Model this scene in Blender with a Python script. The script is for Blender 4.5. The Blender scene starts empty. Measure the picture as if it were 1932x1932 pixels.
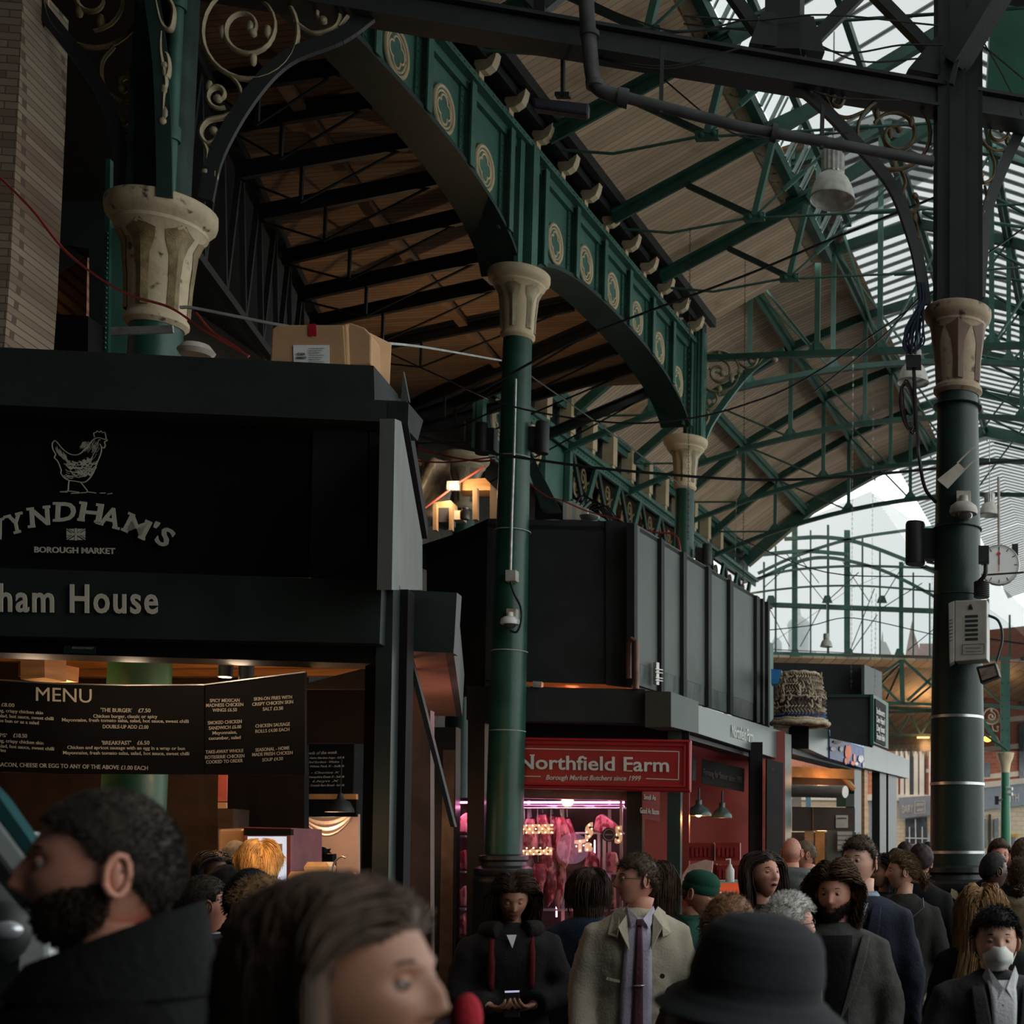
import bpy, bmesh, math, random
import numpy as np
from mathutils import Vector, Matrix
R = math.radians
random.seed(7)
# ------------------------------------------------------------------ camera, sky, light, exposure
FPX, CX, CY = 2500.0, 1850.0, 1430.0
TH = math.atan(187/2500.0)
EZ = 1.72                                   # eye height
CT, ST_ = math.cos(TH), math.sin(TH)
sc = bpy.context.scene
cam_d = bpy.data.cameras.new('camera'); cam = bpy.data.objects.new('camera', cam_d)
sc.collection.objects.link(cam); sc.camera = cam
cam.location = (0, 0, EZ); cam.rotation_euler = (math.pi/2+TH, 0, 0)
cam_d.sensor_width = 36; cam_d.sensor_fit = 'HORIZONTAL'; cam_d.lens = FPX/1932*36
cam_d.shift_x = -(CX-966)/1932; cam_d.shift_y = (CY-966)/1932
cam_d.clip_start = .1; cam_d.clip_end = 500
cam_d.dof.use_dof = True; cam_d.dof.focus_distance = 8.5; cam_d.dof.aperture_fstop = 4.4
w = bpy.data.worlds.new('world'); sc.world = w; w.use_nodes = True
wn = w.node_tree; bg = wn.nodes['Background']
tcw = wn.nodes.new('ShaderNodeTexCoord'); nzw = wn.nodes.new('ShaderNodeTexNoise'); nzw.inputs['Scale'].default_value = 2.2
rpw = wn.nodes.new('ShaderNodeValToRGB')
rpw.color_ramp.elements[0].position = .3; rpw.color_ramp.elements[0].color = (.77, .82, .81, 1)
rpw.color_ramp.elements[1].position = .7; rpw.color_ramp.elements[1].color = (.90, .94, .93, 1)
wn.links.new(tcw.outputs['Generated'], nzw.inputs['Vector']); wn.links.new(nzw.outputs['Fac'], rpw.inputs['Fac'])
wn.links.new(rpw.outputs['Color'], bg.inputs['Color'])
bg.inputs['Strength'].default_value = 2.55
sc.view_settings.view_transform = 'Standard'; sc.view_settings.look = 'None'
sc.view_settings.gamma = 1; sc.view_settings.use_curve_mapping = False
sc.view_settings.exposure = 0.1
sc.render.engine = 'CYCLES'
sc.cycles.max_bounces = 7; sc.cycles.diffuse_bounces = 4; sc.cycles.glossy_bounces = 2
sc.cycles.transparent_max_bounces = 10; sc.cycles.use_denoising = True
sc.cycles.sample_clamp_indirect = 4.0; sc.cycles.caustics_reflective = False; sc.cycles.caustics_refractive = False

# ------------------------------------------------------------------ pixel rays and planes (photo pixels -> points in the place)
V = lambda *a: np.array(a, float)
def ray(x, y):
    a = (x-CX)/FPX; b = (CY-y)/FPX
    return V(a, CT-b*ST_, ST_+b*CT)
EYE = V(0, 0, EZ)
def at(x, y, Y):
    r = ray(x, y); return EYE + r*(Y/r[1])
def pl(p0, n): return (np.array(p0, float), np.array(n, float))
def on(x, y, P, off=0.0):
    p0, n = P; nn = n/np.linalg.norm(n)
    r = ray(x, y); return EYE + r*(((p0+nn*off-EYE) @ nn)/(r @ nn))
def vplane(x, Y, dx, dy):
    """vertical plane through the point seen at pixel column x at depth Y, running along (dx,dy); its normal looks to the camera"""
    n = V(dy, -dx, 0); n /= np.linalg.norm(n)
    p = at(x, 1617, Y)
    if n @ (EYE-p) < 0: n = -n
    return pl(p, n)
AG = math.atan(.108)
U = V(math.sin(AG), math.cos(AG), 0); VV = V(math.cos(AG), -math.sin(AG), 0); UP = V(0, 0, 1)
P0 = V(-5.04, 14, 0)
def W(s, t, h): return P0 + VV*s + U*t + UP*(h+EZ)
def splane(s): return pl(P0+VV*s, VV)
def tplane(t): return pl(P0+U*t, U)

# ------------------------------------------------------------------ materials
def new_mat(name):
    m = bpy.data.materials.new(name); m.use_nodes = True
    return m, m.node_tree, m.node_tree.nodes['Principled BSDF']
def mat(name, col, rough=.55, metal=0.0, var=.25, scale=6.0, bump=0.0, bscale=None, spec=.4, emit=None, es=1.0, dirt=None, stretch=None, alpha=None, coat=0):
    m, nt, b = new_mat(name)
    b.inputs['Roughness'].default_value = rough; b.inputs['Metallic'].default_value = metal
    b.inputs['Specular IOR Level'].default_value = spec; b.inputs['Coat Weight'].default_value = coat
    tc = nt.nodes.new('ShaderNodeTexCoord'); src = tc.outputs['Object']
    if stretch:
        mp = nt.nodes.new('ShaderNodeMapping'); mp.inputs['Scale'].default_value = stretch
        nt.links.new(src, mp.inputs['Vector']); src = mp.outputs['Vector']
    if var > 0:
        nz = nt.nodes.new('ShaderNodeTexNoise'); nz.inputs['Scale'].default_value = scale; nz.inputs['Detail'].default_value = 5
        nt.links.new(src, nz.inputs['Vector'])
        rp = nt.nodes.new('ShaderNodeValToRGB')
        rp.color_ramp.elements[0].position = .32; rp.color_ramp.elements[1].position = .7
        rp.color_ramp.elements[0].color = [c*(1-var) for c in col]+[1]
        rp.color_ramp.elements[1].color = [min(1, c*(1+var*.8)) for c in col]+[1]
        nt.links.new(nz.outputs['Fac'], rp.inputs['Fac']); outc = rp.outputs['Color']
        if dirt:
            dc, thr, ds = dirt
            n2 = nt.nodes.new('ShaderNodeTexNoise'); n2.inputs['Scale'].default_value = ds; n2.inputs['Detail'].default_value = 8
            nt.links.new(src, n2.inputs['Vector'])
            r2 = nt.nodes.new('ShaderNodeValToRGB'); r2.color_ramp.elements[0].position = thr; r2.color_ramp.elements[1].position = min(1, thr+.08)
            nt.links.new(n2.outputs['Fac'], r2.inputs['Fac'])
            mx = nt.nodes.new('ShaderNodeMixRGB'); mx.inputs[2].default_value = list(dc)+[1]
            nt.links.new(r2.outputs['Color'], mx.inputs[0]); nt.links.new(outc, mx.inputs[1]); outc = mx.outputs[0]
        nt.links.new(outc, b.inputs['Base Color'])
    else:
        b.inputs['Base Color'].default_value = list(col)+[1]
    if bump > 0:
        nb = nt.nodes.new('ShaderNodeTexNoise'); nb.inputs['Scale'].default_value = bscale or scale*6; nb.inputs['Detail'].default_value = 4
        nt.links.new(src, nb.inputs['Vector'])
        bp = nt.nodes.new('ShaderNodeBump'); bp.inputs['Strength'].default_value = bump; bp.inputs['Distance'].default_value = .01
        nt.links.new(nb.outputs['Fac'], bp.inputs['Height']); nt.links.new(bp.outputs['Normal'], b.inputs['Normal'])
    if emit:
        b.inputs['Emission Color'].default_value = list(emit)+[1]; b.inputs['Emission Strength'].default_value = es
    if alpha is not None: b.inputs['Alpha'].default_value = alpha
    return m
def striped(name, col, col2, direc, pitch, frac, rough=.7, var=.2, glass=False, bumpy=.5, stain=None):
    """boards or glazing: lines of col2 every pitch metres along direc"""
    m, nt, b = new_mat(name); N = nt.nodes; L = nt.links
    tc = N.new('ShaderNodeTexCoord'); dt = N.new('ShaderNodeVectorMath'); dt.operation = 'DOT_PRODUCT'
    dt.inputs[1].default_value = tuple(direc); L.new(tc.outputs['Object'], dt.inputs[0])
    dv = N.new('ShaderNodeMath'); dv.operation = 'DIVIDE'; dv.inputs[1].default_value = pitch; L.new(dt.outputs['Value'], dv.inputs[0])
    fr = N.new('ShaderNodeMath'); fr.operation = 'FRACT'; L.new(dv.outputs[0], fr.inputs[0])
    lt = N.new('ShaderNodeMath'); lt.operation = 'LESS_THAN'; lt.inputs[1].default_value = frac; L.new(fr.outputs[0], lt.inputs[0])
    fl = N.new('ShaderNodeMath'); fl.operation = 'FLOOR'; L.new(dv.outputs[0], fl.inputs[0])
    wn_ = N.new('ShaderNodeTexWhiteNoise'); wn_.noise_dimensions = '1D'; L.new(fl.outputs[0], wn_.inputs['W'])
    nz = N.new('ShaderNodeTexNoise'); nz.inputs['Scale'].default_value = 1.3; nz.inputs['Detail'].default_value = 7; L.new(tc.outputs['Object'], nz.inputs['Vector'])
    ad = N.new('ShaderNodeMath'); ad.operation = 'ADD'; L.new(wn_.outputs['Value'], ad.inputs[0]); L.new(nz.outputs['Fac'], ad.inputs[1])
    rp = N.new('ShaderNodeValToRGB'); rp.color_ramp.elements[0].position = .3; rp.color_ramp.elements[1].position = 1.3 if False else 1.0
    rp.color_ramp.elements[0].color = [c*(1-var) for c in col]+[1]; rp.color_ramp.elements[1].color = [min(1, c*(1+var)) for c in col]+[1]
    ml = N.new('ShaderNodeMath'); ml.operation = 'MULTIPLY'; ml.inputs[1].default_value = .6; L.new(ad.outputs[0], ml.inputs[0]); L.new(ml.outputs[0], rp.inputs['Fac'])
    cout = rp.outputs['Color']
    if stain:
        n2 = N.new('ShaderNodeTexNoise'); n2.inputs['Scale'].default_value = .9; n2.inputs['Detail'].default_value = 3; L.new(tc.outputs['Object'], n2.inputs['Vector'])
        r2 = N.new('ShaderNodeValToRGB'); r2.color_ramp.elements[0].position = .58; r2.color_ramp.elements[1].position = .74; r2.color_ramp.elements[1].color = (.75, .75, .75, 1); L.new(n2.outputs['Fac'], r2.inputs['Fac'])
        mx2 = N.new('ShaderNodeMixRGB'); mx2.inputs[2].default_value = list(stain)+[1]; L.new(r2.outputs['Color'], mx2.inputs[0]); L.new(cout, mx2.inputs[1]); cout = mx2.outputs[0]
    mx = N.new('ShaderNodeMixRGB'); mx.inputs[2].default_value = list(col2)+[1]
    L.new(lt.outputs[0], mx.inputs[0]); L.new(cout, mx.inputs[1]); L.new(mx.outputs[0], b.inputs['Base Color'])
    b.inputs['Roughness'].default_value = rough
    if glass:
        out = N['Material Output']; tr = N.new('ShaderNodeBsdfTransparent'); tr.inputs[0].default_value = (glass, glass*1.01, glass*1.01, 1)
        ms = N.new('ShaderNodeMixShader')
        sb = N.new('ShaderNodeMath'); sb.operation = 'MULTIPLY_ADD'; sb.inputs[1].default_value = .75; sb.inputs[2].default_value = .12; L.new(lt.outputs[0], sb.inputs[0])
        L.new(sb.outputs[0], ms.inputs[0]); L.new(tr.outputs[0], ms.inputs[1]); L.new(b.outputs[0], ms.inputs[2]); L.new(ms.outputs[0], out.inputs['Surface'])
    return m
M = {}
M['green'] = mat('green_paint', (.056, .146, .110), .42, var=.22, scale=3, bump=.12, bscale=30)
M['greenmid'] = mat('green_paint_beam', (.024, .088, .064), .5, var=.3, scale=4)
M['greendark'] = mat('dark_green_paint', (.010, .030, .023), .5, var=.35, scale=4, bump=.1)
M['gcolR'] = mat('column_green_against_light', (.005, .020, .015), .5, var=.3, scale=4, bump=.15, bscale=25)  # column green darkened for the right column standing against the light
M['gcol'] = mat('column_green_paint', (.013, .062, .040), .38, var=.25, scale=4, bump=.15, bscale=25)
M['black'] = mat('black_iron', (.012, .014, .014), .55, var=.3, scale=5, bump=.15)
M['blackgloss'] = mat('black_gloss_paint', (.012, .014, .013), .42, var=.3, scale=3, bump=.1, dirt=((.10, .10, .09), .72, 9))
M['charcoal'] = mat('charcoal_board', (.025, .028, .028), .7, spec=.2, var=.2, scale=3, bump=.15, bscale=60, dirt=((.12, .13, .13), .83, 14))
M['panel'] = mat('grey_green_board', (.066, .079, .069), .6, var=.15, scale=2, bump=.12, bscale=50)
M['panelworn'] = mat('worn_grey_board', (.060, .072, .066), .65, var=.5, scale=9, bump=.3, stretch=(1, 1, .25))
M['cream'] = mat('cream_paint', (.62, .49, .31), .55, var=.14, scale=5, bump=.2, dirt=((.16, .11, .06), .66, 7))
M['creamdirty'] = mat('cream_paint_dirty', (.46, .37, .24), .6, var=.25, scale=5, bump=.3, dirt=((.05, .035, .02), .60, 9))
M['gold'] = mat('tarnished_gold', (.20, .145, .065), .5, .25, var=.4, scale=12, bump=.3)
M['goldlight'] = mat('faded_gold', (.34, .28, .17), .5, .1, var=.3, scale=12, bump=.2)
M['wood'] = mat('warm_timber', (.36, .19, .08), .6, var=.3, scale=3, stretch=(1, 1, 8), bump=.1)
M['woodd'] = mat('dark_timber', (.10, .055, .03), .6, var=.3, scale=4, stretch=(1, 6, 1))
M['white'] = mat('white_enamel', (.72, .72, .68), .4, var=.08)
M['offwhite'] = mat('aged_white_plastic', (.42, .38, .32), .5, var=.2, scale=8)
M['steel'] = mat('brushed_steel', (.5, .5, .5), .35, .9, var=.15, scale=10)
M['galv'] = mat('galvanised_steel', (.42, .41, .38), .45, .7, var=.3, scale=14)
M['tube'] = mat('cable_black', (.012, .012, .013), .5, var=0)
M['redcable'] = mat('cable_red', (.28, .035, .03), .5, var=0)
M['rope'] = mat('pale_rope', (.35, .38, .36), .8, var=.2)
M['sign'] = mat('sign_white', (.60, .61, .57), .6, var=.05)
M['signdim'] = mat('sign_cream', (.55, .50, .40), .6, var=.05)
M['red'] = mat('sign_red', (.30, .010, .016), .38, var=.12, scale=3)
M['redwall'] = mat('dark_red_wall', (.20, .025, .018), .55, var=.2, scale=2)
M['card'] = mat('cardboard', (.42, .24, .12), .8, var=.12, scale=5, bump=.1)
M['asphalt'] = mat('asphalt', (.05, .05, .052), .8, var=.3, scale=5, bump=.4)
M['skin'] = mat('skin_light', (.52, .28, .20), .5, var=.1, scale=25, bump=.1, bscale=200)
M['skinr'] = mat('skin_ruddy', (.50, .22, .15), .5, var=.12, scale=25, bump=.1, bscale=200)
M['skinb'] = mat('skin_brown', (.30, .14, .085), .5, var=.1, scale=25, bump=.1, bscale=200)
M['skind'] = mat('skin_deep', (.07, .032, .02), .45, var=.1, scale=25)
M['lips'] = mat('lips', (.36, .12, .10), .4, var=.05)
M['lipsb'] = mat('lips_dark', (.22, .06, .055), .4, var=.05)
M['eyew'] = mat('eye_white', (.26, .24, .22), .6, spec=.15, var=0)
M['iris'] = mat('iris_dark', (.02, .012, .008), .3, var=0)
def tinted(name, k, gloss=.04):
    m, nt, b = new_mat(name); tr = nt.nodes.new('ShaderNodeBsdfTransparent'); tr.inputs[0].default_value = (k, k*1.02, k*1.02, 1); g = nt.nodes.new('ShaderNodeBsdfGlossy'); g.inputs['Roughness'].default_value = .2
    ms = nt.nodes.new('ShaderNodeMixShader'); ms.inputs[0].default_value = gloss; nt.links.new(tr.outputs[0], ms.inputs[1]); nt.links.new(g.outputs[0], ms.inputs[2]); nt.links.new(ms.outputs[0], nt.nodes['Material Output'].inputs['Surface']); return m
M['plainglass'] = tinted('sky_dimming_roof_glass', .34); M['plainglass2'] = tinted('sky_dimming_gable_glass', .57, .02)  # panes tinted dark to hold down the sky seen through them

# ------------------------------------------------------------------ mesh collector
COL = sc.collection
class MB:
    def __init__(s): s.v = []; s.f = []; s.mi = []
    def add(s, vs, fs, mi=0):
        n = len(s.v); s.v.extend([tuple(map(float, p)) for p in vs]); s.f.extend([tuple(i+n for i in f) for f in fs]); s.mi.extend([mi]*len(fs)); return s
    def hexa(s, p, mi=0):
        return s.add(p, [(0, 3, 2, 1), (4, 5, 6, 7), (0, 1, 5, 4), (1, 2, 6, 5), (2, 3, 7, 6), (3, 0, 4, 7)], mi)
    def box(s, c, size, ax=None, mi=0):
        c = np.array(c, float); x, y, z = ax if ax is not None else (V(1, 0, 0), V(0, 1, 0), UP)
        a, b, d = [q/2 for q in size]
        return s.hexa([c-x*a-y*b-z*d, c+x*a-y*b-z*d, c+x*a+y*b-z*d, c-x*a+y*b-z*d, c-x*a-y*b+z*d, c+x*a-y*b+z*d, c+x*a+y*b+z*d, c-x*a+y*b+z*d], mi)
    def bar(s, p, q, w, h, up=UP, mi=0):
        p = np.array(p, float); q = np.array(q, float); d = q-p; L = np.linalg.norm(d)
        if L < 1e-6: return s
        d /= L; x = np.cross(d, up)
        if np.linalg.norm(x) < 1e-4: x = np.cross(d, V(1, 0, 0))
        x /= np.linalg.norm(x); z = np.cross(x, d)
        return s.box((p+q)/2, (L, w, h), (d, x, z), mi)
    def tube(s, pts, r, n=6, closed=False, cap=True, mi=0, flat=None):
        """tube along pts; r number or list; flat=(normal, factor) squashes it along normal"""
        P = [np.array(p, float) for p in pts]; m = len(P)
        rr = r if hasattr(r, '__len__') else [r]*m
        T = []
        for i in range(m):
            a = P[(i-1) % m] if (closed or i > 0) else P[i]; b = P[(i+1) % m] if (closed or i < m-1) else P[i]
            t = b-a; T.append(t/(np.linalg.norm(t)+1e-9))
        up = V(0, 0, 1) if abs(T[0][2]) < .9 else V(1, 0, 0)
        if flat is not None: up = np.array(flat[0], float)
        x = np.cross(T[0], up); x /= (np.linalg.norm(x)+1e-9); vs = []
        for i in range(m):
            if flat is not None: x = np.cross(T[i], up)
            else: x = x-T[i]*(x@T[i])
            x /= (np.linalg.norm(x)+1e-9); y = np.cross(T[i], x)
            fy = flat[1] if flat is not None else 1
            for k in range(n):
                a = 2*math.pi*(k+.5)/n; vs.append(P[i]+x*math.cos(a)*rr[i]+y*math.sin(a)*rr[i]*fy)
        fs = []
        for i in range(m if closed else m-1):
            j = (i+1) % m
            for k in range(n): fs.append((i*n+k, i*n+(k+1) % n, j*n+(k+1) % n, j*n+k))
        if cap and not closed: fs.append(tuple(reversed(range(n)))); fs.append(tuple((m-1)*n+k for k in range(n)))
        return s.add(vs, fs, mi)
    def lathe(s, prof, c, n=24, ax=None, mi=0, cap=True):
        c = np.array(c, float); x, y, z = ax if ax is not None else (V(1, 0, 0), V(0, 1, 0), UP)
        vs = [c+x*r*math.cos(2*math.pi*k/n)+y*r*math.sin(2*math.pi*k/n)+z*h for r, h in prof for k in range(n)]
        fs = [(i*n+k, i*n+(k+1) % n, (i+1)*n+(k+1) % n, (i+1)*n+k) for i in range(len(prof)-1) for k in range(n)]
        if cap: fs.append(tuple(reversed(range(n)))); fs.append(tuple((len(prof)-1)*n+k for k in range(n)))
        return s.add(vs, fs, mi)
    def slab(s, pts, d, mi=0):
        """polygon pts (3-D) extruded by vector d"""
        n = len(pts); d = np.array(d, float); vs = [np.array(p, float) for p in pts]+[np.array(p, float)+d for p in pts]
        fs = [tuple(range(n)), tuple(reversed(range(n, 2*n)))]+[(i, i+n, (i+1) % n+n, (i+1) % n) for i in range(n)]
        return s.add(vs, fs, mi)
    def grid(s, rows, closed=False, mi=0):
        m = len(rows); n = len(rows[0]); vs = [p for r in rows for p in r]
        fs = [(i*n+k, i*n+(k+1) % n, (i+1)*n+(k+1) % n, (i+1)*n+k) for i in range(m-1) for k in range(n if closed else n-1)]
        return s.add(vs, fs, mi)
    def ball(s, c, r, n=10, m=7, ax=None, mi=0):
        c = np.array(c, float); r = np.array(r if hasattr(r, '__len__') else (r, r, r), float)
        x, y, z = ax if ax is not None else (V(1, 0, 0), V(0, 1, 0), UP)
        rows = []
        for i in range(m+1):
            th = math.pi*i/m*.998+.003
            rows.append([c+x*r[0]*math.sin(th)*math.cos(2*math.pi*k/n)+y*r[1]*math.sin(th)*math.sin(2*math.pi*k/n)+z*r[2]*math.cos(th) for k in range(n)])
        return s.grid(rows, True, mi)
    def build(s, name, m, parent=None, smooth=None, voxel=None, smooth_it=0, solid=None, bevel=None):
        me = bpy.data.meshes.new(name); me.from_pydata(s.v, [], s.f)
        ms = m if isinstance(m, (list, tuple)) else [m]
        for q in ms: me.materials.append(M[q] if isinstance(q, str) else q)
        if len(ms) > 1: me.polygons.foreach_set('material_index', s.mi)
        bm = bmesh.new(); bm.from_mesh(me); bmesh.ops.recalc_face_normals(bm, faces=bm.faces); bm.to_mesh(me); bm.free()
        if smooth is not None:
            me.shade_smooth()
            if smooth < 179: me.set_sharp_from_angle(angle=R(smooth))
        o = bpy.data.objects.new(name, me); COL.objects.link(o)
        if parent is not None: setpar(o, parent)
        if voxel:
            q = o.modifiers.new('remesh', 'REMESH'); q.mode = 'VOXEL'; q.voxel_size = voxel; q.use_smooth_shade = True
            if smooth_it: q = o.modifiers.new('smooth', 'SMOOTH'); q.factor = .6; q.iterations = smooth_it
        if solid: q = o.modifiers.new('solid', 'SOLIDIFY'); q.thickness = solid; q.offset = 0
        if bevel: q = o.modifiers.new('bevel', 'BEVEL'); q.width = bevel; q.segments = 2
        return o
def setpar(o, p):
    o.parent = p; o.matrix_parent_inverse = p['_inv'] if False else Matrix.Translation(-p.location) if p.type == 'EMPTY' and p.rotation_euler.z == 0 else Matrix()
def setpar(o, p):
    o.parent = p; q = p; off = Vector((0, 0, 0))
    while q is not None:
        if q.type == 'EMPTY': off = Vector(q.location)
        q = q.parent
    if p.type == 'EMPTY': o.matrix_parent_inverse = Matrix.Translation(-off)
def thing(name, label, cat, loc=(0, 0, 0), group=None, kind=None):
    o = bpy.data.objects.new(name, None); COL.objects.link(o); o.location = tuple(float(q) for q in loc); o.empty_display_size = .1
    return tag(o, label, cat, group, kind)
def tag(o, label=None, cat=None, group=None, kind=None):
    if label: o['label'] = label
    if cat: o['category'] = cat
    if group: o['group'] = group
    if kind: o['kind'] = kind
    return o
def struct(o): o['kind'] = 'structure'; return o
def copy_tree(o, parent=None):
    c = o.copy(); COL.objects.link(c)
    if parent is not None: c.parent = parent
    for ch in list(o.children): copy_tree(ch, c)
    return c
def px(poly, P, off=0): return [on(x, y, P, off) for x, y in poly]
def slab(poly, P, th, off=0, mb=None, mi=0):
    """pixel polygon on plane P (moved off towards the camera), given thickness th away from the camera"""
    mb = mb or MB(); n = P[1]/np.linalg.norm(P[1])
    return mb.slab(px(poly, P, off), -n*th, mi)
def text(s, P, x0, y0, x1, y1, hpx, m, parent, name='lettering', off=.01, bold=.0, shear=0, th=.006, dy=None, sp=1.0):
    """text whose baseline runs from pixel (x0,y0) to (x1,y1) on plane P, capital height hpx at its start (dy: at its end)"""
    cu = bpy.data.curves.new(name, 'FONT'); cu.body = s; cu.size = 1; cu.space_character = sp; cu.offset = bold; cu.shear = shear; cu.resolution_u = 3; cu.extrude = .0
    to = bpy.data.objects.new(name, cu); COL.objects.link(to)
    dg = bpy.context.evaluated_depsgraph_get(); me = bpy.data.meshes.new_from_object(to.evaluated_get(dg))
    bpy.data.objects.remove(to)
    co = np.array([v.co for v in me.vertices])
    lo, hi = co.min(0), co.max(0); cap = .72
    A, B = on(x0, y0, P, off), on(x1, y1, P, off); C = on(x0, y0-hpx, P, off); D = on(x1, y1-(dy or hpx), P, off)
    ux = (co[:, 0]-lo[0])/(hi[0]-lo[0]); uy = co[:, 1]/cap
    pts = (A[None]*(1-ux)[:, None]+B[None]*ux[:, None])*(1-uy)[:, None]+(C[None]*(1-ux)[:, None]+D[None]*ux[:, None])*uy[:, None]
    for v, p in zip(me.vertices, pts): v.co = p
    me.materials.clear(); me.materials.append(M[m] if isinstance(m, str) else m); me.shade_flat()
    o = bpy.data.objects.new(name, me); COL.objects.link(o)
    if parent is not None: setpar(o, parent)
    q = o.modifiers.new('solid', 'SOLIDIFY'); q.thickness = th; q.offset = 0
    return o
def spiral(cx, cy, r0, r1, a0, turns, n=28, asp=1.0):
    return [(cx+asp*(r0+(r1-r0)*k/(n-1))*math.cos(R(a0+360*turns*k/(n-1))), cy-(r0+(r1-r0)*k/(n-1))*math.sin(R(a0+360*turns*k/(n-1)))) for k in range(n)]
def arcp(cx, cy, r, a0, a1, n=14, asp=1.0): return [(cx+asp*r*math.cos(R(a0+(a1-a0)*k/(n-1))), cy-r*math.sin(R(a0+(a1-a0)*k/(n-1)))) for k in range(n)]
def smoothpts(pts, k=6):
    """Catmull-Rom through pts"""
    P = [np.array(p, float) for p in pts]; P = [2*P[0]-P[1]]+P+[2*P[-1]-P[-2]]; out = []
    for i in range(1, len(P)-2):
        for j in range(k):
            t = j/k; a, b, c, d = P[i-1:i+3]
            out.append(.5*((2*b)+(-a+c)*t+(2*a-5*b+4*c-d)*t*t+(-a+3*b-3*c+d)*t**3))
    return out+[P[-2]]
# ================================================================== THE SETTING
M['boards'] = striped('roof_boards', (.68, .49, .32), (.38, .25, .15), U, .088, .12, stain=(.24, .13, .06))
M['boardsB'] = striped('far_roof_boards', (.72, .53, .36), (.33, .22, .14), U, .11, .16, stain=(.30, .15, .06))
LD = V(-.42, 1, 0); LD = LD/np.linalg.norm(LD)
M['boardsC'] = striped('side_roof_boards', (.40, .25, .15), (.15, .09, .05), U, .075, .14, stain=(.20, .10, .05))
M['glazing'] = striped('roof_glazing', (.34, .37, .36), (.30, .32, .31), U, .62, .10, glass=.62)
M['glazing2'] = striped('roof_glazing_far', (.36, .40, .39), (.42, .45, .44), U, .34, .36, glass=.62)
M['canopy_boards'] = striped('canopy_boards', (.50, .40, .28), (.24, .18, .12), V(.8, .5, 0), .3, .1)
b = MB(); b.box((0, 22, -.05), (70, 90, .1)); f = b.build('floor', 'asphalt'); struct(f)
b = MB(); b.box((-6, -8, 6), (44, .3, 14)); struct(b.build('wall_back', 'charcoal'))
b = MB(); b.box((-14, 8, 6), (.3, 34, 14)); struct(b.build('wall_left', 'charcoal'))
b = MB(); b.slab([W(-.5, -21, 9.4), W(12, -21, 9.4), W(12, -9.5, 9.4), W(-.5, -9.5, 9.4)], (0, 0, .1)); struct(b.build('ceiling_near', 'charcoal'))
b = MB(); b.slab([W(-10, -21, 9.6), W(-.42, -21, 9.6), W(-.42, -5.4, 9.6), W(-8.3, 13, 9.6), W(-12, 13, 9.6)], (0, 0, .1)); struct(b.build('ceiling_left', 'charcoal'))

def roof_surface(name, prof, t0, t1, m, th=.05):
    b = MB(); b.grid([[W(s, t0, h) for s, h in prof], [W(s, t1, h) for s, h in prof]], False)
    n = len(prof); b.grid([[W(s, t0, h+th) for s, h in prof], [W(s, t1, h+th) for s, h in prof]], False)
    return struct(b.build(name, m))
# near roof: boarded eaves slope, glazed lantern above
roof_surface('roof_boards', [(.25, 8.12), (1.2, 8.62), (2.02, 9.06)], -16, 5.75, 'boards')
roof_surface('roof_glazing_left', [(2.45, 9.55), (4.6, 10.75)], -15, 5.75, 'glazing', .02)
roof_surface('roof_glazing_right', [(4.6, 10.75), (9.2, 8.15)], -15, 5.75, 'glazing2', .02)
roof_surface('roof_far_boards', [(-3.45, 8.12), (-2.6, 8.75), (-1.8, 9.32), (-.9, 9.88), (0, 10.32), (.9, 10.68), (1.7, 10.9)], 5.75, 21, 'boardsB')
roof_surface('roof_far_glazing', [(1.7, 10.93), (3.0, 11.35), (4.3, 11.0), (6, 10.32), (7.8, 9.3), (9.6, 7.9)], 5.75, 21, 'glazing2', .02)
roof_surface('roof_far_end_glazing', [(.5, 10.5), (1.7, 10.93), (3.0, 11.35), (4.3, 11.0), (6, 10.32), (7.8, 9.3), (9.6, 7.9)], 21.05, 31, 'glazing2', .02)
roof_surface('roof_lantern_glass', [(2.2, 9.12), (2.43, 9.55)], -15, 5.75, 'plainglass2', .01)
b = MB(); b.slab([W(-.5, -15, 8.24), W(.32, -15, 8.24), W(.32, 5.75, 8.24), W(-.5, 5.75, 8.24)], UP*.05); struct(b.build('ceiling_gutter_board', 'black'))
b = MB(); b.slab([W(-.5, -15, 7.3), W(-.5, 5.75, 7.3), W(-.5, 5.75, 9.4), W(-.5, -15, 9.4)], VV*-.05); struct(b.build('wall_over_arches', 'black'))
# wall closing the left flank of the far roof, over the second arcade
b = MB(); b.slab([W(-3.5, 5.6, 7.45), W(-3.5, 21, 7.45), W(-3.5, 21, 8.2), W(-3.5, 5.6, 8.2)], VV*-.1); struct(b.build('wall_clerestory', 'greendark'))
b = MB(); b.slab([W(-.3, 5.72, 7.8), W(-3.5, 5.72, 7.4), W(-3.5, 5.72, 9.6), W(-.3, 5.72, 10.6)], U*.1); struct(b.build('wall_roof_end', 'charcoal'))
# side roof: low boarded ceiling behind the arches
EL = lambda t: -1.93-.431*(t+2.08)
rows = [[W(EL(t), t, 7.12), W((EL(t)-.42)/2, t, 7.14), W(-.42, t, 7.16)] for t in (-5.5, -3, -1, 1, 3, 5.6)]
b = MB(); b.grid(rows); b.grid([[p+UP*.06 for p in r] for r in rows]); struct(b.build('roof_side_boards', 'boardsC'))
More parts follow.
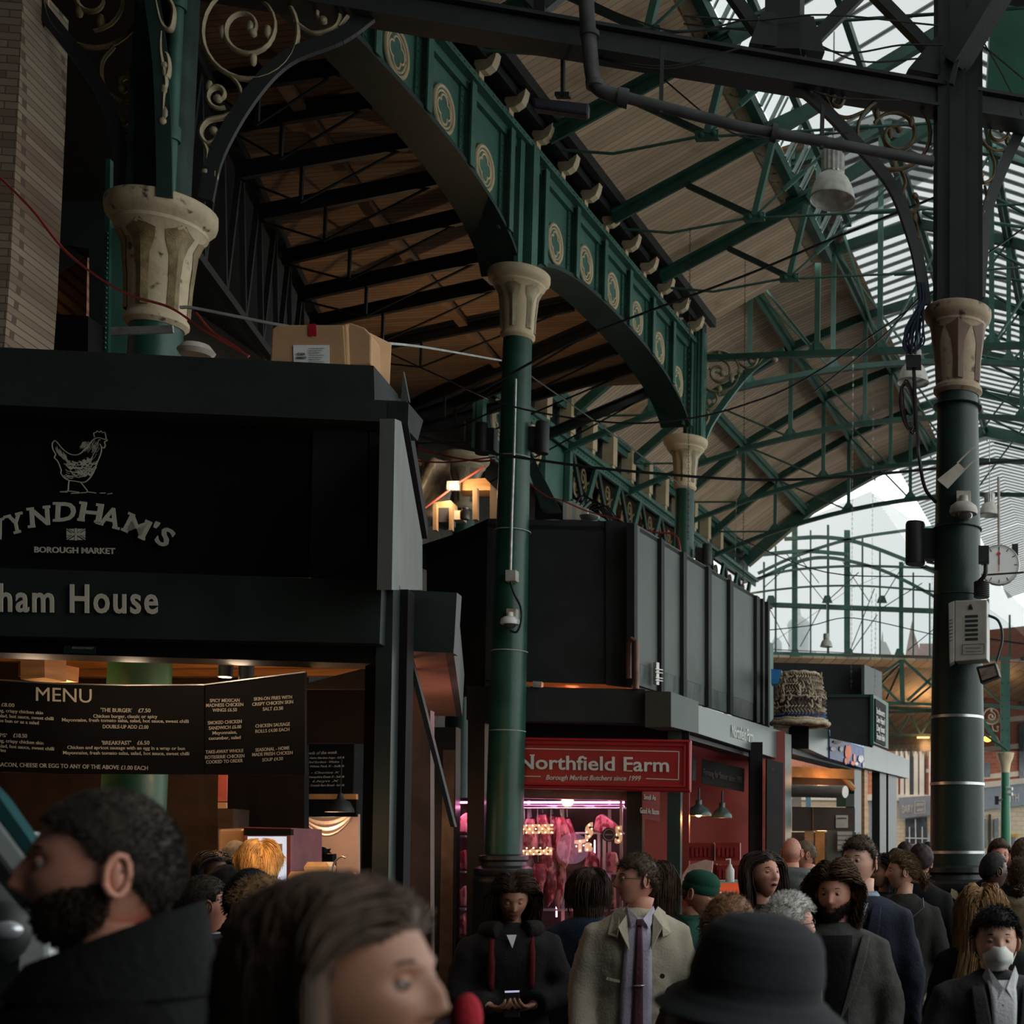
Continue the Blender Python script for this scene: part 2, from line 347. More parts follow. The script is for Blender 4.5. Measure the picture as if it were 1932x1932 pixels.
# glass-roofed hall beyond
def fp(x, y, Y): return at(x, y, Y)
HP = [(-8.6, 6.0), (-7.6, 7.2), (-5.2, 8.9), (-2.9, 9.9), (.3, 7.6), (4.2, 3.9)]
hall = lambda i_, Y: V(HP[i_][0]+.11*(Y-36), Y, HP[i_][1]+EZ)
b = MB(); b.grid([[hall(i_, Y) for i_ in (0, 1, 2, 3)] for Y in (35.3, 43.62)]); struct(b.build('roof_hall_left_glass', 'plainglass'))
b = MB(); b.grid([[hall(i_, Y) for i_ in (3, 4, 5)] for Y in (35.3, 43.62)]); struct(b.build('roof_hall_glazing', 'glazing2'))
b = MB(); b.slab([hall(i_, 43.55) for i_ in range(6)]+[V(5, 43.55, 5.2), V(-7.6, 43.55, 5.2)], V(0, .02, 0)); struct(b.build('window_gable_glass', 'plainglass2'))
roof_surface('roof_last_glazing', [(1.7, 10.93), (3.0, 11.35), (4.3, 11.0), (6, 10.32), (7.8, 9.3), (9.6, 7.9)], 31.05, 42, 'glazing2', .02)

# brick pier at the left edge
M['brickpale'] = new_mat('whitewashed_brick')[0]
def brickmat(m, c1, c2, mo, sc_=6, bw=.5, rh=.18):
    nt = m.node_tree; b = nt.nodes['Principled BSDF']; tc = nt.nodes.new('ShaderNodeTexCoord'); mp = nt.nodes.new('ShaderNodeMapping')
    mp.inputs['Rotation'].default_value = (R(90), 0, 0); nt.links.new(tc.outputs['Object'], mp.inputs['Vector'])
    br = nt.nodes.new('ShaderNodeTexBrick'); br.inputs['Scale'].default_value = sc_; br.inputs['Brick Width'].default_value = bw; br.inputs['Row Height'].default_value = rh
    br.inputs['Color1'].default_value = c1+(1,); br.inputs['Color2'].default_value = c2+(1,); br.inputs['Mortar'].default_value = mo+(1,); br.inputs['Mortar Size'].default_value = .014
    nt.links.new(mp.outputs[0], br.inputs['Vector']); nt.links.new(br.outputs['Color'], b.inputs['Base Color']); b.inputs['Roughness'].default_value = .85
    bp = nt.nodes.new('ShaderNodeBump'); bp.inputs['Strength'].default_value = .5; nt.links.new(br.outputs['Fac'], bp.inputs['Height']); bp.invert = True; nt.links.new(bp.outputs[0], b.inputs['Normal'])
    return m
brickmat(M['brickpale'], (.30, .23, .16), (.17, .11, .07), (.10, .07, .05), 3.2)
b = MB(); b.slab([V(-16, 27, 0), V(-8.2, 28, 0), V(-8.2, 28, 10), V(-16, 27, 10)], V(0, .2, 0)); struct(b.build('wall_far', 'charcoal'))
b = MB(); b.slab([W(-6.2, 9, -1.72), W(-5.4, 22, -1.72), W(-5.4, 22, 8.4), W(-6.2, 9, 8.4)], VV*-.2); struct(b.build('wall_aisle', mat('aisle_wall', (.10, .085, .065), .8)))
b = MB(); b.slab([W(-6.5, 5.6, 8.3), W(-3.4, 5.6, 8.3), W(-3.4, 22, 8.3), W(-6.5, 22, 8.3)], UP*.1); struct(b.build('roof_aisle', 'boardsC'))
P = vplane(5, 9.0, 1, .145)
b = slab([(-60, -60), (44, -60), (37, 150), (20, 500), (8, 660), (-60, 660)], P, .6)
tag(b.build('brick_pier', 'brickpale'), 'whitewashed brick pier standing at the dark left edge above the food stall', 'pier', kind='thing')
# orange-lit ribbed arch vault far behind the left column
M['vault'] = striped('vault_boards', (.34, .12, .035), (.12, .03, .01), V(.6, .3, .75), .11, .35)
P = vplane(100, 14.5, 1, .1)
b = slab([(-30, 640), (0, 590), (60, 520), (125, 476), (165, 482), (162, 660), (300, 680), (300, 740), (-30, 740)], P, .3)
struct(b.build('wall_vault', 'vault'))
b = MB(); b.slab(px([(-40, 690), (-30, 600), (0, 560), (60, 505), (125, 462), (168, 470), (168, 700), (200, 700), (200, 380), (-40, 380)], P, .4), V(0, .3, 0))
struct(b.build('wall_arch_surround', 'charcoal'))

# ================================================================== RIVETED GIRDER WITH ARCHES
g = thing('arched_girder', 'green riveted girder arching between the cast iron columns with cream roundels', 'girder', W(0, -5.5, 0), kind='thing')
def archh(t):
    if t < 0: c, hw = -2.85, 2.72
    else: c, hw = 2.85, 2.72
    q = min(1, abs((t-c)/hw)); return 6.32+.68*math.sqrt(max(0, 1-q**2.3))
bounds = [-5.5, -4.65, -3.8, -2.95, -2.1, -1.27, -.42, .0, .43, 1.3, 2.15, 3.0, 3.87, 4.7, 5.5]
ts = sorted(set([round(-5.5+.11*i, 3) for i in range(101)]))
b = MB(); b.grid([[W(0, t, archh(t)) for t in ts], [W(0, t, 7.72) for t in ts]]); b.grid([[W(-.06, t, archh(t)) for t in ts], [W(-.06, t, 7.72) for t in ts]])
b.build('web_plate', 'green', g, smooth=30)
b = MB()
rows = [[W(s, t, archh(t)+dh) for t in ts] for s, dh in ((.09, .0), (.09, -.05), (-.36, -.05), (-.36, .0), (.09, .0))]
b.grid(rows); b.build('arch_flange', 'greendark', g, smooth=40)
b = MB(); b.bar(W(.02, -5.5, 7.78), W(.02, 5.6, 7.78), .26, .07); b.bar(W(.03, -5.5, 7.70), W(.03, 5.6, 7.70), .05, .1)
for i in range(110): b.ball(W(.152, -5.45+.1*i, 7.78), .012, 5, 3)
b.build('top_flange', 'green', g)
for t in bounds:
    b = MB(); lo = archh(t)-.02
    if abs(t) < .01: b.box(W(.05, t+.03, (lo+7.8)/2), (.24, .14, 7.74-lo), (VV, U, UP)); b.box(W(.075, t-.16, (lo+7.8)/2), (.05, .1, 7.74-lo), (VV, U, UP))
    else:
        b.box(W(.06, t, (lo+7.72)/2), (.1, .014, 7.74-lo), (VV, U, UP)); b.box(W(.11, t, (lo+7.72)/2), (.016, .09, 7.74-lo), (VV, U, UP))
        b.box(W(.01, t, (lo+7.72)/2), (.03, .19, 7.74-lo), (VV, U, UP))
    n = int((7.7-lo)/.07)
    for k in range(n):
        for dt in (-.075, .075): b.ball(W(.03, t+dt, lo+.05+k*.07), .011, 5, 3)
    b.build('stiffener', 'green', g)
def quatre(c, r, k=40):
    out = []
    for i in range(k):
        a = 2*math.pi*i/k; q = r*(.66+.34*abs(math.cos(2*a))**.6); out.append(c+U*q*math.cos(a)+UP*q*1.15*math.sin(a))
    return out
for t, h in [(-3.37, 7.26), (-2.52, 7.27), (-1.68, 7.17), (-.85, 7.02), (.86, 6.98), (1.73, 7.12), (2.58, 7.2), (3.44, 7.18), (4.31, 7.07), (5.12, 6.92)]:
    h = max(h, archh(t)+.27); c = W(.02, t, h); b = MB(); b.add([c]+[c+U*.19*math.cos(2*math.pi*k/32)+UP*.225*math.sin(2*math.pi*k/32) for k in range(32)], [(0, k+1, (k+1) % 32+1) for k in range(32)])
    b.build('roundel_field', 'green', g)
    b = MB()
    for rr, q in ((.185, .022), (.148, .012)): b.tube([c+U*rr*math.cos(2*math.pi*k/40)+UP*rr*1.18*math.sin(2*math.pi*k/40) for k in range(40)], q, 6, True)
    b.tube(quatre(c, .125), .013, 6, True)
    b.build('roundel', 'cream', g, smooth=60)
# cream bracket ends along the gutter
gt = thing('gutter', 'black gutter beam running above the green girder on cream brackets', 'gutter', W(.3, -5, 8), kind='thing')
b = MB(); b.bar(W(.16, -6, 8.03), W(.16, 5.75, 8.03), .16, .12); b.bar(W(.34, -8, 8.13), W(.34, 5.75, 8.13), .10, .14); b.build('beam', 'black', gt)
for i in range(16):
    t = -4.55+.655*i
    b = MB(); prof = [(.02, .0), (.1, .005), (.17, .05), (.20, .12), (.215, .2), (.17, .165), (.12, .13), (.05, .125), (0, .15), (-.02, .08)]
    b.slab([W(.12+s, t, 7.85+h) for s, h in prof], U*.10); b.slab([W(.1, t, 7.8), W(.16, t, 7.8), W(.16, t, 7.87), W(.1, t, 7.87)], U*.1)
    b.build('bracket', 'cream', gt)

# ================================================================== ROOF STEELWORK (near roof)
for i, t in enumerate([-5.3, -3.5, -1.7, .12, 1.98, 3.7]):
    tr = thing('roof_truss', ['green roof truss nearest the viewer over the dark beam', 'second green roof truss from the viewer, above the hanging lamp bar', 'third green roof truss, passing behind the drain pipe elbow', 'fourth green roof truss, meeting the gutter above the middle column', 'fifth green roof truss, beside the big bell lamp', 'sixth green roof truss, last one before the scroll brackets'][i], 'roof truss', W(.3, t, 7.8), 'trusses of the boarded roof', 'thing')
    b = MB(); b.bar(W(.25, t, 7.93), W(2.3, t, 8.93), .03, .17); b.bar(W(.25, t, 8.0), W(2.3, t, 9.0), .13, .03)
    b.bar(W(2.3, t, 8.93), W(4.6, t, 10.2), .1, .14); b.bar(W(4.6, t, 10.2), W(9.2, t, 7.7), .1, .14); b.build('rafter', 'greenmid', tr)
    b = MB(); b.bar(W(1.2, t, 8.3), W(2.06, t, 7.85), .05, .07); b.build('strut', 'greendark', tr)
    b = MB(); b.bar(W(2.06, t, 7.86), W(2.29, t, 8.85), .07, .07); b.build('post', 'green', tr); b = MB(); b.bar(W(7.1, t, 7.85), W(6.9, t, 8.85), .07, .07); b.build('post', 'green', tr)
    b = MB(); b.tube([W(.4, t, 7.78), W(1.0, t, 7.70), W(2.06, t, 7.85)], .018, 6); b.tube([W(2.06, t, 7.83), W(7.1, t, 7.83)], .017, 6)
    b.tube([W(3.5, t, 7.83), W(3.85, t, 7.83)], .03, 8)
    b.tube([W(2.06, t, 7.85), W(4.6, t, 10.1)], .015, 6); b.tube([W(2.42, t, 8.17), W(2.68, t, 8.4)], .03, 8); b.tube([W(7.1, t, 7.85), W(4.6, t, 10.1)], .015, 6); b.tube([W(7.1, t, 7.85), W(9.1, t, 7.7)], .015, 6)
    b.build('tie_rod', 'green', tr, smooth=50)
    b = MB(); b.box(W(2.06, t, 7.84), (.26, .06, .1), (VV, U, UP)); b.ball(W(2.0, t, 7.84), .05, 8, 5); b.ball(W(2.14, t, 7.85), .05, 8, 5)
    b.build('gusset', 'greenmid', tr, smooth=50); b = MB(); b.slab([W(2.0, t-.03, 8.8), W(2.6, t-.03, 9.1), W(2.6, t-.03, 9.2), W(2.0, t-.03, 8.95)], U*.06); b.build('gusset', 'greenmid', tr, smooth=50)
pn = thing('lantern_curb', 'green and cream channel with light upright bars where the boards meet the glass roof', 'roof curb', W(2.1, -5, 9), kind='thing')
b = MB(); b.bar(W(1.98, -8, 9.0), W(1.98, 5.7, 9.0), .16, .05); b.build('board_trim', 'creamdirty', pn)
b = MB(); b.bar(W(2.13, -8, 9.04), W(2.13, 5.7, 9.04), .12, .16); b.bar(W(2.45, -8, 9.56), W(2.45, 5.7, 9.56), .08, .1); b.build('channel', 'greenmid', pn)
b = MB()
for i in range(34):
    t = -7.9+.4*i; b.bar(W(2.2, t, 9.1), W(2.42, t, 9.55), .05, .03); b.bar(W(2.16, t+.2, 9.1), W(2.38, t+.2, 9.55), .02, .02)
b.build('upright_bar', mat('pale_green_paint', (.36, .46, .42), .5, var=.1), pn); b.build
for k, (s, h) in enumerate([(3.3, 9.95), (4.6, 10.66), (5.8, 9.95), (7.0, 9.28), (8.2, 8.6)]):
    b = MB(); b.bar(W(s, -7, h), W(s, 5.7, h), .08, .12); o = b.build('roof_purlin', 'green'); tag(o, ['green purlin under the glass next to the curb', 'green ridge beam of the near glass roof', 'green purlin just right of the near ridge', 'green purlin halfway down the right glass slope', 'green purlin lowest on the right glass slope'][k], 'purlin', 'purlins of the near glass roof', 'thing')
# side roof rafters and timbers
LPl = pl(W(-1.93, -2.08, 6.9), np.cross(W(EL(5), 5, 0)-W(EL(-2), -2, 0), UP)/1.0)
raf = [((402, 120), (640, 55)), ((435, 225), (700, 156)), ((446, 326), (774, 254)), ((485, 406), (832, 337)), ((536, 489), (879, 409)), ((565, 558), (919, 482)), ((594, 609), (960, 540)), ((636, 648), (1082, 569)), ((700, 692), (1125, 590)), ((706, 704), (1165, 614)), ((715, 738), (1200, 645)), ((766, 765), (1240, 690))]
places = ['highest in the dark side roof', 'second from the top of the side roof', 'third from the top of the side roof', 'fourth from the top of the side roof', 'halfway down the side roof', 'just above the cardboard box', 'level with the middle capital', 'passing just under the middle capital', 'eighth from the top of the side roof', 'ninth from the top of the side roof', 'lowest but one in the side roof', 'lowest in the side roof, ending low at the second arch']
for i, (l, r) in enumerate(raf):
    p = on(*l, LPl); q = on(*r, splane(-.42)); p[2] = min(max(p[2], 6.7+EZ), 7.02+EZ); q[2] = min(max(q[2], 6.55+EZ), 7.02+EZ); 
    rt = thing('side_rafter', 'dark steel rafter '+places[i], 'rafter', p, 'rafters of the side roof', 'thing')
    b = MB(); b.bar(p, q, .05, .14); b.bar(p+UP*.07, q+UP*.07, .12, .02); b.build('beam', 'black', rt)
    m_ = p*.62+q*.38; n_ = p*.25+q*.75
    b = MB(); b.bar(m_, m_-UP*.42, .03, .03); b.tube([p-UP*.05, m_-UP*.42, q-UP*.02+U*.01], .014, 5); b.build('tie_rod', 'black', rt)
for k, pts in enumerate([[(500, 105), (700, 400), (940, 690)], [(410, 200), (460, 320), (594, 598), (620, 650)]]):
    b = MB(); Q = []
    for x, y in pts:
        r = ray(x, y); Q.append(EYE+r*((7.07)/r[2]))
    for a_, c_ in zip(Q, Q[1:]): b.bar(a_, c_, .13, .07)
    tag(b.build('roof_timber', 'woodd' if k else mat('side_timber', (.30, .18, .10), .7)), ['brown timber running down the middle of the side roof boards', 'brown timber along the left edge of the side roof boards'][k], 'timber', kind='thing')
# lattice girder leaving the left column along the side roof edge
lg = thing('lattice_girder', 'dark lattice girder running from the left capital back along the side roof edge', 'girder', W(-.54, -4.6, 5), kind='thing')
b = MB(); A1, A2 = W(EL(-4.4), -4.4, 6.95), W(EL(5.6), 5.6, 6.95); b.bar(A1, A2, .12, .12); B1, B2 = W(EL(-4.4), -4.4, 5.2), W(EL(5.6), 5.6, 5.9); b.bar(B1, B2, .08, .08)
for k in range(14):
    p, q = A1+(A2-A1)*k/14, B1+(B2-B1)*(k+.5)/14; b.bar(p, q, .05, .05); b.bar(q, A1+(A2-A1)*(k+1)/14, .05, .05)
b.build('chords', 'black', lg)

# ================================================================== FAR ROOF STEELWORK
def rh(s):
    P_ = [(-3.45, 7.75), (-1.8, 9.12), (0, 10.12), (1.5, 10.7), (3.0, 11.1), (4.6, 10.7), (6.2, 10.1), (8, 9.0), (9.5, 7.75)]
    return float(np.interp(s, [a for a, _ in P_], [c for _, c in P_]))
names = ['first arched truss of the far roof, with scroll bracket at the second column', 'second arched truss of the far roof', 'third arched truss of the far roof', 'fourth arched truss of the far roof', 'fifth arched truss of the far roof', 'heavy end arch where the far roof opens to the bright hall']
for i, t in enumerate([5.9, 8.9, 11.8, 14.7, 17.4, 20.4]):
    tr = thing('arched_truss', 'green '+names[i], 'roof truss', W(-3.4, t, 7.6), 'arched trusses of the far roof', 'thing')
    ss = [(-3.4 if i else -.1)+k*((12.8 if i else 9.5)/22) for k in range(23)]
    b = MB()
    for s0, s1 in zip(ss, ss[1:]): b.bar(W(s0, t, rh(s0)), W(s1, t, rh(s1)), .10 if i < 5 else .2, .16 if i < 5 else .3)
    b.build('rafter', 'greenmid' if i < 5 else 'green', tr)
    lowf = (lambda s: 7.64) if i == 0 else (lambda s: 7.25+1.35*(1-((s-3.0)/6.4)**2))
    if i < 5:
        b = MB()
        for s0, s1 in zip(ss, ss[1:]): b.bar(W(s0, t, lowf(s0)), W(s1, t, lowf(s1)), .09, .09)
        b.build('bottom_chord', 'greenmid', tr)
        nodes = [-1.8, 0, 1.5, 3.0, 4.6, 6.2, 8.0] if i else [1.93, 2.9, 4.6, 6.2, 8.0]
        for s in nodes: b = MB(); b.bar(W(s, t, lowf(s)), W(s, t, rh(s)), .08, .08); b.slab([W(s-.18, t-.02, lowf(s)), W(s+.18, t-.02, lowf(s)), W(s+.05, t-.02, lowf(s)+.18), W(s-.05, t-.02, lowf(s)+.18)], U*.04); b.build('post', 'green', tr)
        b = MB()
        for s0, s1 in zip(([-3.3] if i else [0])+nodes, nodes):
            if s1 <= 3: b.tube([W(s0, t, rh(s0)), W(s1, t, lowf(s1))], .022, 5)
            else: b.tube([W(s0, t, lowf(s0)), W(s1, t, rh(s1))], .022, 5)
        b.build('tie_rod', 'green', tr)
for k, (s, dsc) in enumerate([(-3.3, 'wall plate beam of the far roof above the second arcade'), (-1.8, 'lowest purlin crossing the far roof boards'), (0, 'middle purlin crossing the far roof boards'), (1.5, 'purlin at the top edge of the far roof boards'), (3.0, 'ridge purlin of the far roof'), (4.6, 'first purlin right of the far ridge'), (6.2, 'second purlin right of the far ridge'), (8.0, 'lowest purlin on the right glass slope of the far roof')]):
    b = MB(); h = rh(s)+(.05 if k else .25)
    b.bar(W(s, 5.8, h), W(s, 20.8, h), .16, .12); b.bar(W(s, 5.8, h-.1), W(s, 20.8, h-.1), .03, .16)
    if k == 0:
        for j in range(100): b.ball(W(s+.09, 5.9+j*.15, h), .02, 4, 3)
    tag(b.build('roof_purlin', 'green'), 'green '+dsc, 'purlin', 'purlins of the far roof', 'thing')
# diagonal wind braces of the far right slope
for k in range(7):
    b = MB(); t = 6+2.1*k; b.tube([W(3.2, t, 10.9), W(8, t+2.1, 8.9)], .03, 5); b.tube([W(8, t, 8.9), W(3.2, t+2.1, 10.9)], .03, 5)
    tag(b.build('wind_brace', 'green'), 'crossed green wind brace under the right glass slope, '+['nearest', 'second', 'third', 'fourth', 'fifth', 'sixth', 'farthest'][k]+' one', 'brace', 'wind braces of the far roof', 'thing')

# ================================================================== SECOND ARCADE (behind the black stall)
g2 = thing('arcade_girder', 'green second arcade girder with gold scroll panels and riveted top behind the black stall', 'girder', W(-3.4, 5, 6), kind='thing')
b = MB(); b.bar(W(-3.36, 5.7, 7.42), W(-3.36, 21, 7.42), .3, .08); b.bar(W(-3.3, 5.7, 7.33), W(-3.3, 21, 7.33), .04, .14); b.bar(W(-3.36, 9, 6.35), W(-3.36, 21, 6.35), .26, .08)
b.slab([W(-3.4, 5.7, 6.3), W(-3.4, 9.0, 6.3), W(-3.4, 9.0, 7.4), W(-3.4, 5.7, 7.4)], VV*-.05)
for k in range(115): b.ball(W(-3.27, 5.75+.13*k, 7.33), .016, 4, 3)
for t in (5.75, 7.1, 8.0, 9.0): b.box(W(-3.33, t, 6.85), (.1, .12, 1.1), (VV, U, UP))
b.build('girder_plates', 'green', g2)
for t, h in ((6.35, 6.95), (7.6, 6.95)):
    c = W(-3.33, t, h); b = MB()
    for rr, q in ((.25, .03), (.19, .016)): b.tube([c+U*rr*math.cos(2*math.pi*k/30)+UP*rr*1.3*math.sin(2*math.pi*k/30) for k in range(30)], q, 6, True)
    b.tube(quatre(c, .16), .018, 6, True); b.build('roundel', 'cream', g2)
for k in range(10):
    t = 9.1+1.15*k
    b = MB(); b.bar(W(-3.32, t, 7.3), W(-3.32, t+.55, 6.35), .07, .1); b.build('lattice_bar', 'greendark', g2)
    b = MB(); b.bar(W(-3.32, t+1.1, 7.3), W(-3.32, t+.6, 6.35), .07, .12); b.build('lattice_bar', 'greenmid', g2)
    b = MB()
    for (dt, dh, r, a0, tn) in ((.30, 6.72, .17, 0, 1.8), (.85, 6.72, .17, 180, -1.8), (.12, 7.05, .09, 0, 1.3), (1.03, 7.05, .09, 90, -1.3), (.58, 6.98, .13, 270, 1.6)):
        b.tube([W(-3.36, t+dt+r*(1-j/24*.8)*math.cos(R(a0+360*tn*j/24)), dh+1.5*r*(1-j/24*.8)*math.sin(R(a0+360*tn*j/24))) for j in range(25)], .028, 4)
    b.build('scroll_panel', 'gold', g2)
for k in range(14):
    t = 5.9+.98*k
    if t > 18.5: break
    b = MB(); b.box(W(-3.3, t, 7.84), (.22, .2, .62), (VV, U, UP)); b.box(W(-3.26, t, 7.49), (.1, .12, .16), (VV, U, UP)); b.build('post_end', 'cream', g2)
b = MB(); b.bar(W(-3.62, 5.7, 7.8), W(-3.62, 21, 7.8), .05, .8); b.build('back_board', 'black', g2)

# ================================================================== CAST IRON COLUMNS
def column(name, label, x, yb, Y, r0, r1, htop, hcap, capr, colm, capm, zbase, leaf=True, cut=None):
    c0 = at(x, yb, Y); c = V(c0[0], c0[1], 0)
    o = thing(name, label, 'column', c, 'cast iron columns', 'thing')
    zt = EZ+htop; zc = EZ+htop-hcap
    b = MB(); b.lathe([(r0, zbase), (r0*.985, zbase+1.2), (r1, zc)], c, 28); b.build('shaft', colm, o, smooth=40)
    b = MB(); q = capr
    b.lathe([(r1*1.05, zc-.06), (r1*1.22, zc-.03), (r1*1.22, zc+.0), (r1*1.1, zc+.03), (r1*1.12, zc+.08), (r1*1.16, zc+.35*hcap), (r1*1.3, zc+.62*hcap), (q*.80, zc+.76*hcap), (q*.84, zc+.78*hcap), (q*.84, zc+.81*hcap), (q*.92, zc+.85*hcap), (q*.98, zc+.88*hcap), (q, zc+.92*hcap), (q, zt-.01), (q*.97, zt)], c, 32)
    cp = b.build('capital', capm, o, smooth=35)
    if leaf:
        for k in range(6):
            a = 2*math.pi*k/6+.55; b = MB(); dx = V(math.cos(a), math.sin(a), 0); tx = V(-math.sin(a), math.cos(a), 0)
            prof = [(0.02, .30), (.10, .28), (.45, .26), (.62, .42), (.72, .62), (.70, .2)]
            rows = []
            for f, wd in [(.06, .26), (.3, .24), (.5, .30), (.62, .48), (.70, .62), (.73, .25)]:
                zz = zc+f*hcap; rad = float(np.interp(f, [0, .35, .62, .76], [r1*1.1, r1*1.16, r1*1.3, q*.80]))+.004
                ww = wd*r1
                rows.append([c+dx*math.sqrt(max(.0001, rad*rad-(ww*s_)**2))+tx*ww*s_+dx*(.018*(1-abs(s_)))+UP*(zz+(.0 if f < .7 else .05*hcap*(1-abs(s_)))) for s_ in (-1, -.5, 0, .5, 1)])
            b.grid(rows); b.build('leaf', 'gold' if capm == 'creamdirty' else 'woodd' if capm != 'cream' else 'goldlight', cp, smooth=30)
    b = MB(); rb = r0
    b.lathe([(rb*1.55, 0), (rb*1.55, zbase-.30), (rb*1.6, zbase-.28), (rb*1.62, zbase-.24), (rb*1.5, zbase-.20), (rb*1.58, zbase-.17), (rb*1.56, zbase-.12), (rb*1.28, zbase-.09), (rb*1.22, zbase-.05), (rb*1.32, zbase-.03), (rb*1.3, zbase+.01), (rb*1.02, zbase+.03)], c, 32)
    b.build('plinth', 'blackgloss', o, smooth=40)
    return o, c
colL, cL = column('iron_column', 'green iron column rising through the chicken stall under a gold-leafed cream capital', 258, 1400, 9.5, .205, .172, 4.80, .86, .365, 'gcol', 'creamdirty', 1.72)
colM, cM = column('iron_column', 'slim green column in front of the black stall, with white camera and cable conduit', 951, 1600, 14, .190, .148, 6.33, .68, .325, 'gcol', 'cream', 1.72)
c2p = at(1290, 1050, 19.65)
col2, c2 = column('iron_column', 'second slim green column rising behind the stall top wall, chain hanging before it', 1290, 1050, 19.65, .165, .14, 6.30, .72, .33, 'gcol', 'cream', 1.7)
colR, cR = column('iron_column', 'thick backlit green column at right with steel bands, grey box and black cylinder', 1806, 1560, 11.5, .235, .178, 4.86, .72, .30, 'gcolR', mat('capital_dirty_brown', (.30, .22, .14), .65, var=.25, scale=5, bump=.3, dirt=((.04, .03, .02), .58, 9)), 1.62)
k1 = at(868, 1200, 20.2); colA, cA = column('iron_column', 'cream topped column partly hidden behind the sheeting and work light', 868, 1200, 20.2, .19, .16, 6.22, .8, .36, 'gcol', 'cream', 1.7)
colB, cB = column('iron_column', 'hidden column whose cream capital peeps over the black stall wall', 1045, 1200, 24.2, .19, .16, 6.15, .8, .4, 'gcol', 'cream', 1.7)
# riveted arch leg between those two
b = MB(); 
b.slab(px([(985, 850), (1000, 850), (1055, 958), (1032, 960), (1020, 958)], vplane(1020, 20, 1, .2)), V(-.05, .3, 0)); tag(b.build('riveted_strut', 'greendark'), 'dark riveted strut leaning down to the capital behind the black stall', 'strut', kind='thing')
# steel bands on the right column
for z_, t_ in ((2.93, 0), (2.35, 1), (1.76, 2)):
    b = MB(); rr = .233 if z_ < 2.6 else .226; b.lathe([(rr, z_-.012), (rr+.005, z_-.012), (rr+.005, z_+.012), (rr, z_+.012)], cR, 32); b.build('steel_band', 'steel', colR, smooth=30)
for z_ in (4.0, 3.55, 4.6, 5.7): 
    b = MB(); b.lathe([(.215, z_-.006), (.22, z_), (.215, z_+.006)], cR, 24); b.build('wire_band', 'tube', colR)
for h_ in (3.9, 3.05, 5.2, 6.0): 
    b = MB(); b.tube([cM+V(.186*math.cos(a), .186*math.sin(a), h_) for a in np.linspace(0, 6.2, 25)], .006, 4, True); b.build('wire_band', 'rope', colM)
# posts above the low capitals
def zproj(x, y, c): return at(x, y, c[1])[2]
pT = thing('truss_post', 'dark iron post rising from the right capital to the roof beam', 'post', cR+UP*(EZ+4.86), kind='thing')
b = MB(); b.box(cR+UP*8.6, (.36, .36, 4.05)); b.box(cR+UP*8.6+V(-.0, 0, 0), (.14, .44, 4.05)); b.box(cR+UP*8.6, (.44, .14, 4.05)); b.build('post', 'black', pT)
pT2 = thing('truss_post', 'green-black iron post rising from the left capital between gold scrolls', 'post', cL+UP*(EZ+4.8), kind='thing')
b = MB(); b.box(cL+UP*8.4+V(-.03, 0, 0), (.30, .30, 3.8)); b.box(cL+UP*8.4+V(-.14, -.16, 0), (.03, .06, 3.8)); b.box(cL+UP*8.4+V(.12, -.16, 0), (.03, .06, 3.8)); b.build('post', 'greendark', pT2)
b = MB(); b.tube([cL+V(.2, -.25, 6.5), cL+V(.2, -.25, 10.2)], .045, 12); b.lathe([(.05, 0), (.062, .0), (.062, .1), (.05, .1)], cL+V(.2, -.25, 6.9), 14); b.lathe([(.05, 0), (.062, .0), (.062, .1), (.05, .1)], cL+V(.2, -.25, 7.9), 14)
b.build('down_pipe', 'greenmid', pT2, smooth=40)
# beam between the low columns
dB = (cR-cL); dB[2] = 0; LB = np.linalg.norm(dB); dB /= LB; nB = V(dB[1], -dB[0], 0)
BP = pl(cL, nB)
def bq(L, h, off=0): return cL+dB*L+nB*off+UP*(h+EZ)
bm_ = thing('lattice_beam', 'black lattice beam spanning the view between the left and right columns', 'beam', bq(0, 6.8), kind='thing')
b = MB(); b.bar(bq(-.1, 6.62), bq(LB+3, 6.84), .18, .16); b.bar(bq(-.1, 6.73), bq(LB+3, 6.95), .28, .03); b.bar(bq(-.1, 6.53), bq(LB+3, 6.76), .24, .03)
b.bar(bq(-.1, 7.9), bq(LB+3, 8.0), .18, .16); b.build('chord', 'black', bm_)
b = MB(); b.bar(bq(4.62, 6.9), bq(4.62, 7.95), .28, .3); b.build('post', 'black', bm_); b = MB(); b.bar(bq(2.6, 6.8), bq(2.6, 7.9), .12, .14); b.build('post', 'black', bm_)
for (a_, h0, c_, h1) in ((4.5, 6.95, 3.9, 7.7), (4.75, 6.95, 5.5, 7.9), (6.1, 7.1, 5.3, 7.75), (2.6, 6.9, 3.4, 7.8), (2.6, 6.9, 1.7, 7.8), (.4, 6.8, 1.4, 7.8)):
    b = MB(); b.bar(bq(a_, h0), bq(c_, h1), .1, .1); b.build('diagonal', 'black', bm_)
b = MB(); b.slab([bq(4.3, 6.9, .12), bq(4.95, 6.95, .12), bq(4.85, 7.25, .12), bq(4.4, 7.2, .12)], nB*-.24); b.build('gusset', 'black', bm_); b = MB(); b.slab([bq(5.7, 6.95, .12), bq(6.15, 6.95, .12), bq(6.15, 7.3, .12), bq(5.95, 7.3, .12)], nB*-.24); b.build('gusset', 'black', bm_)
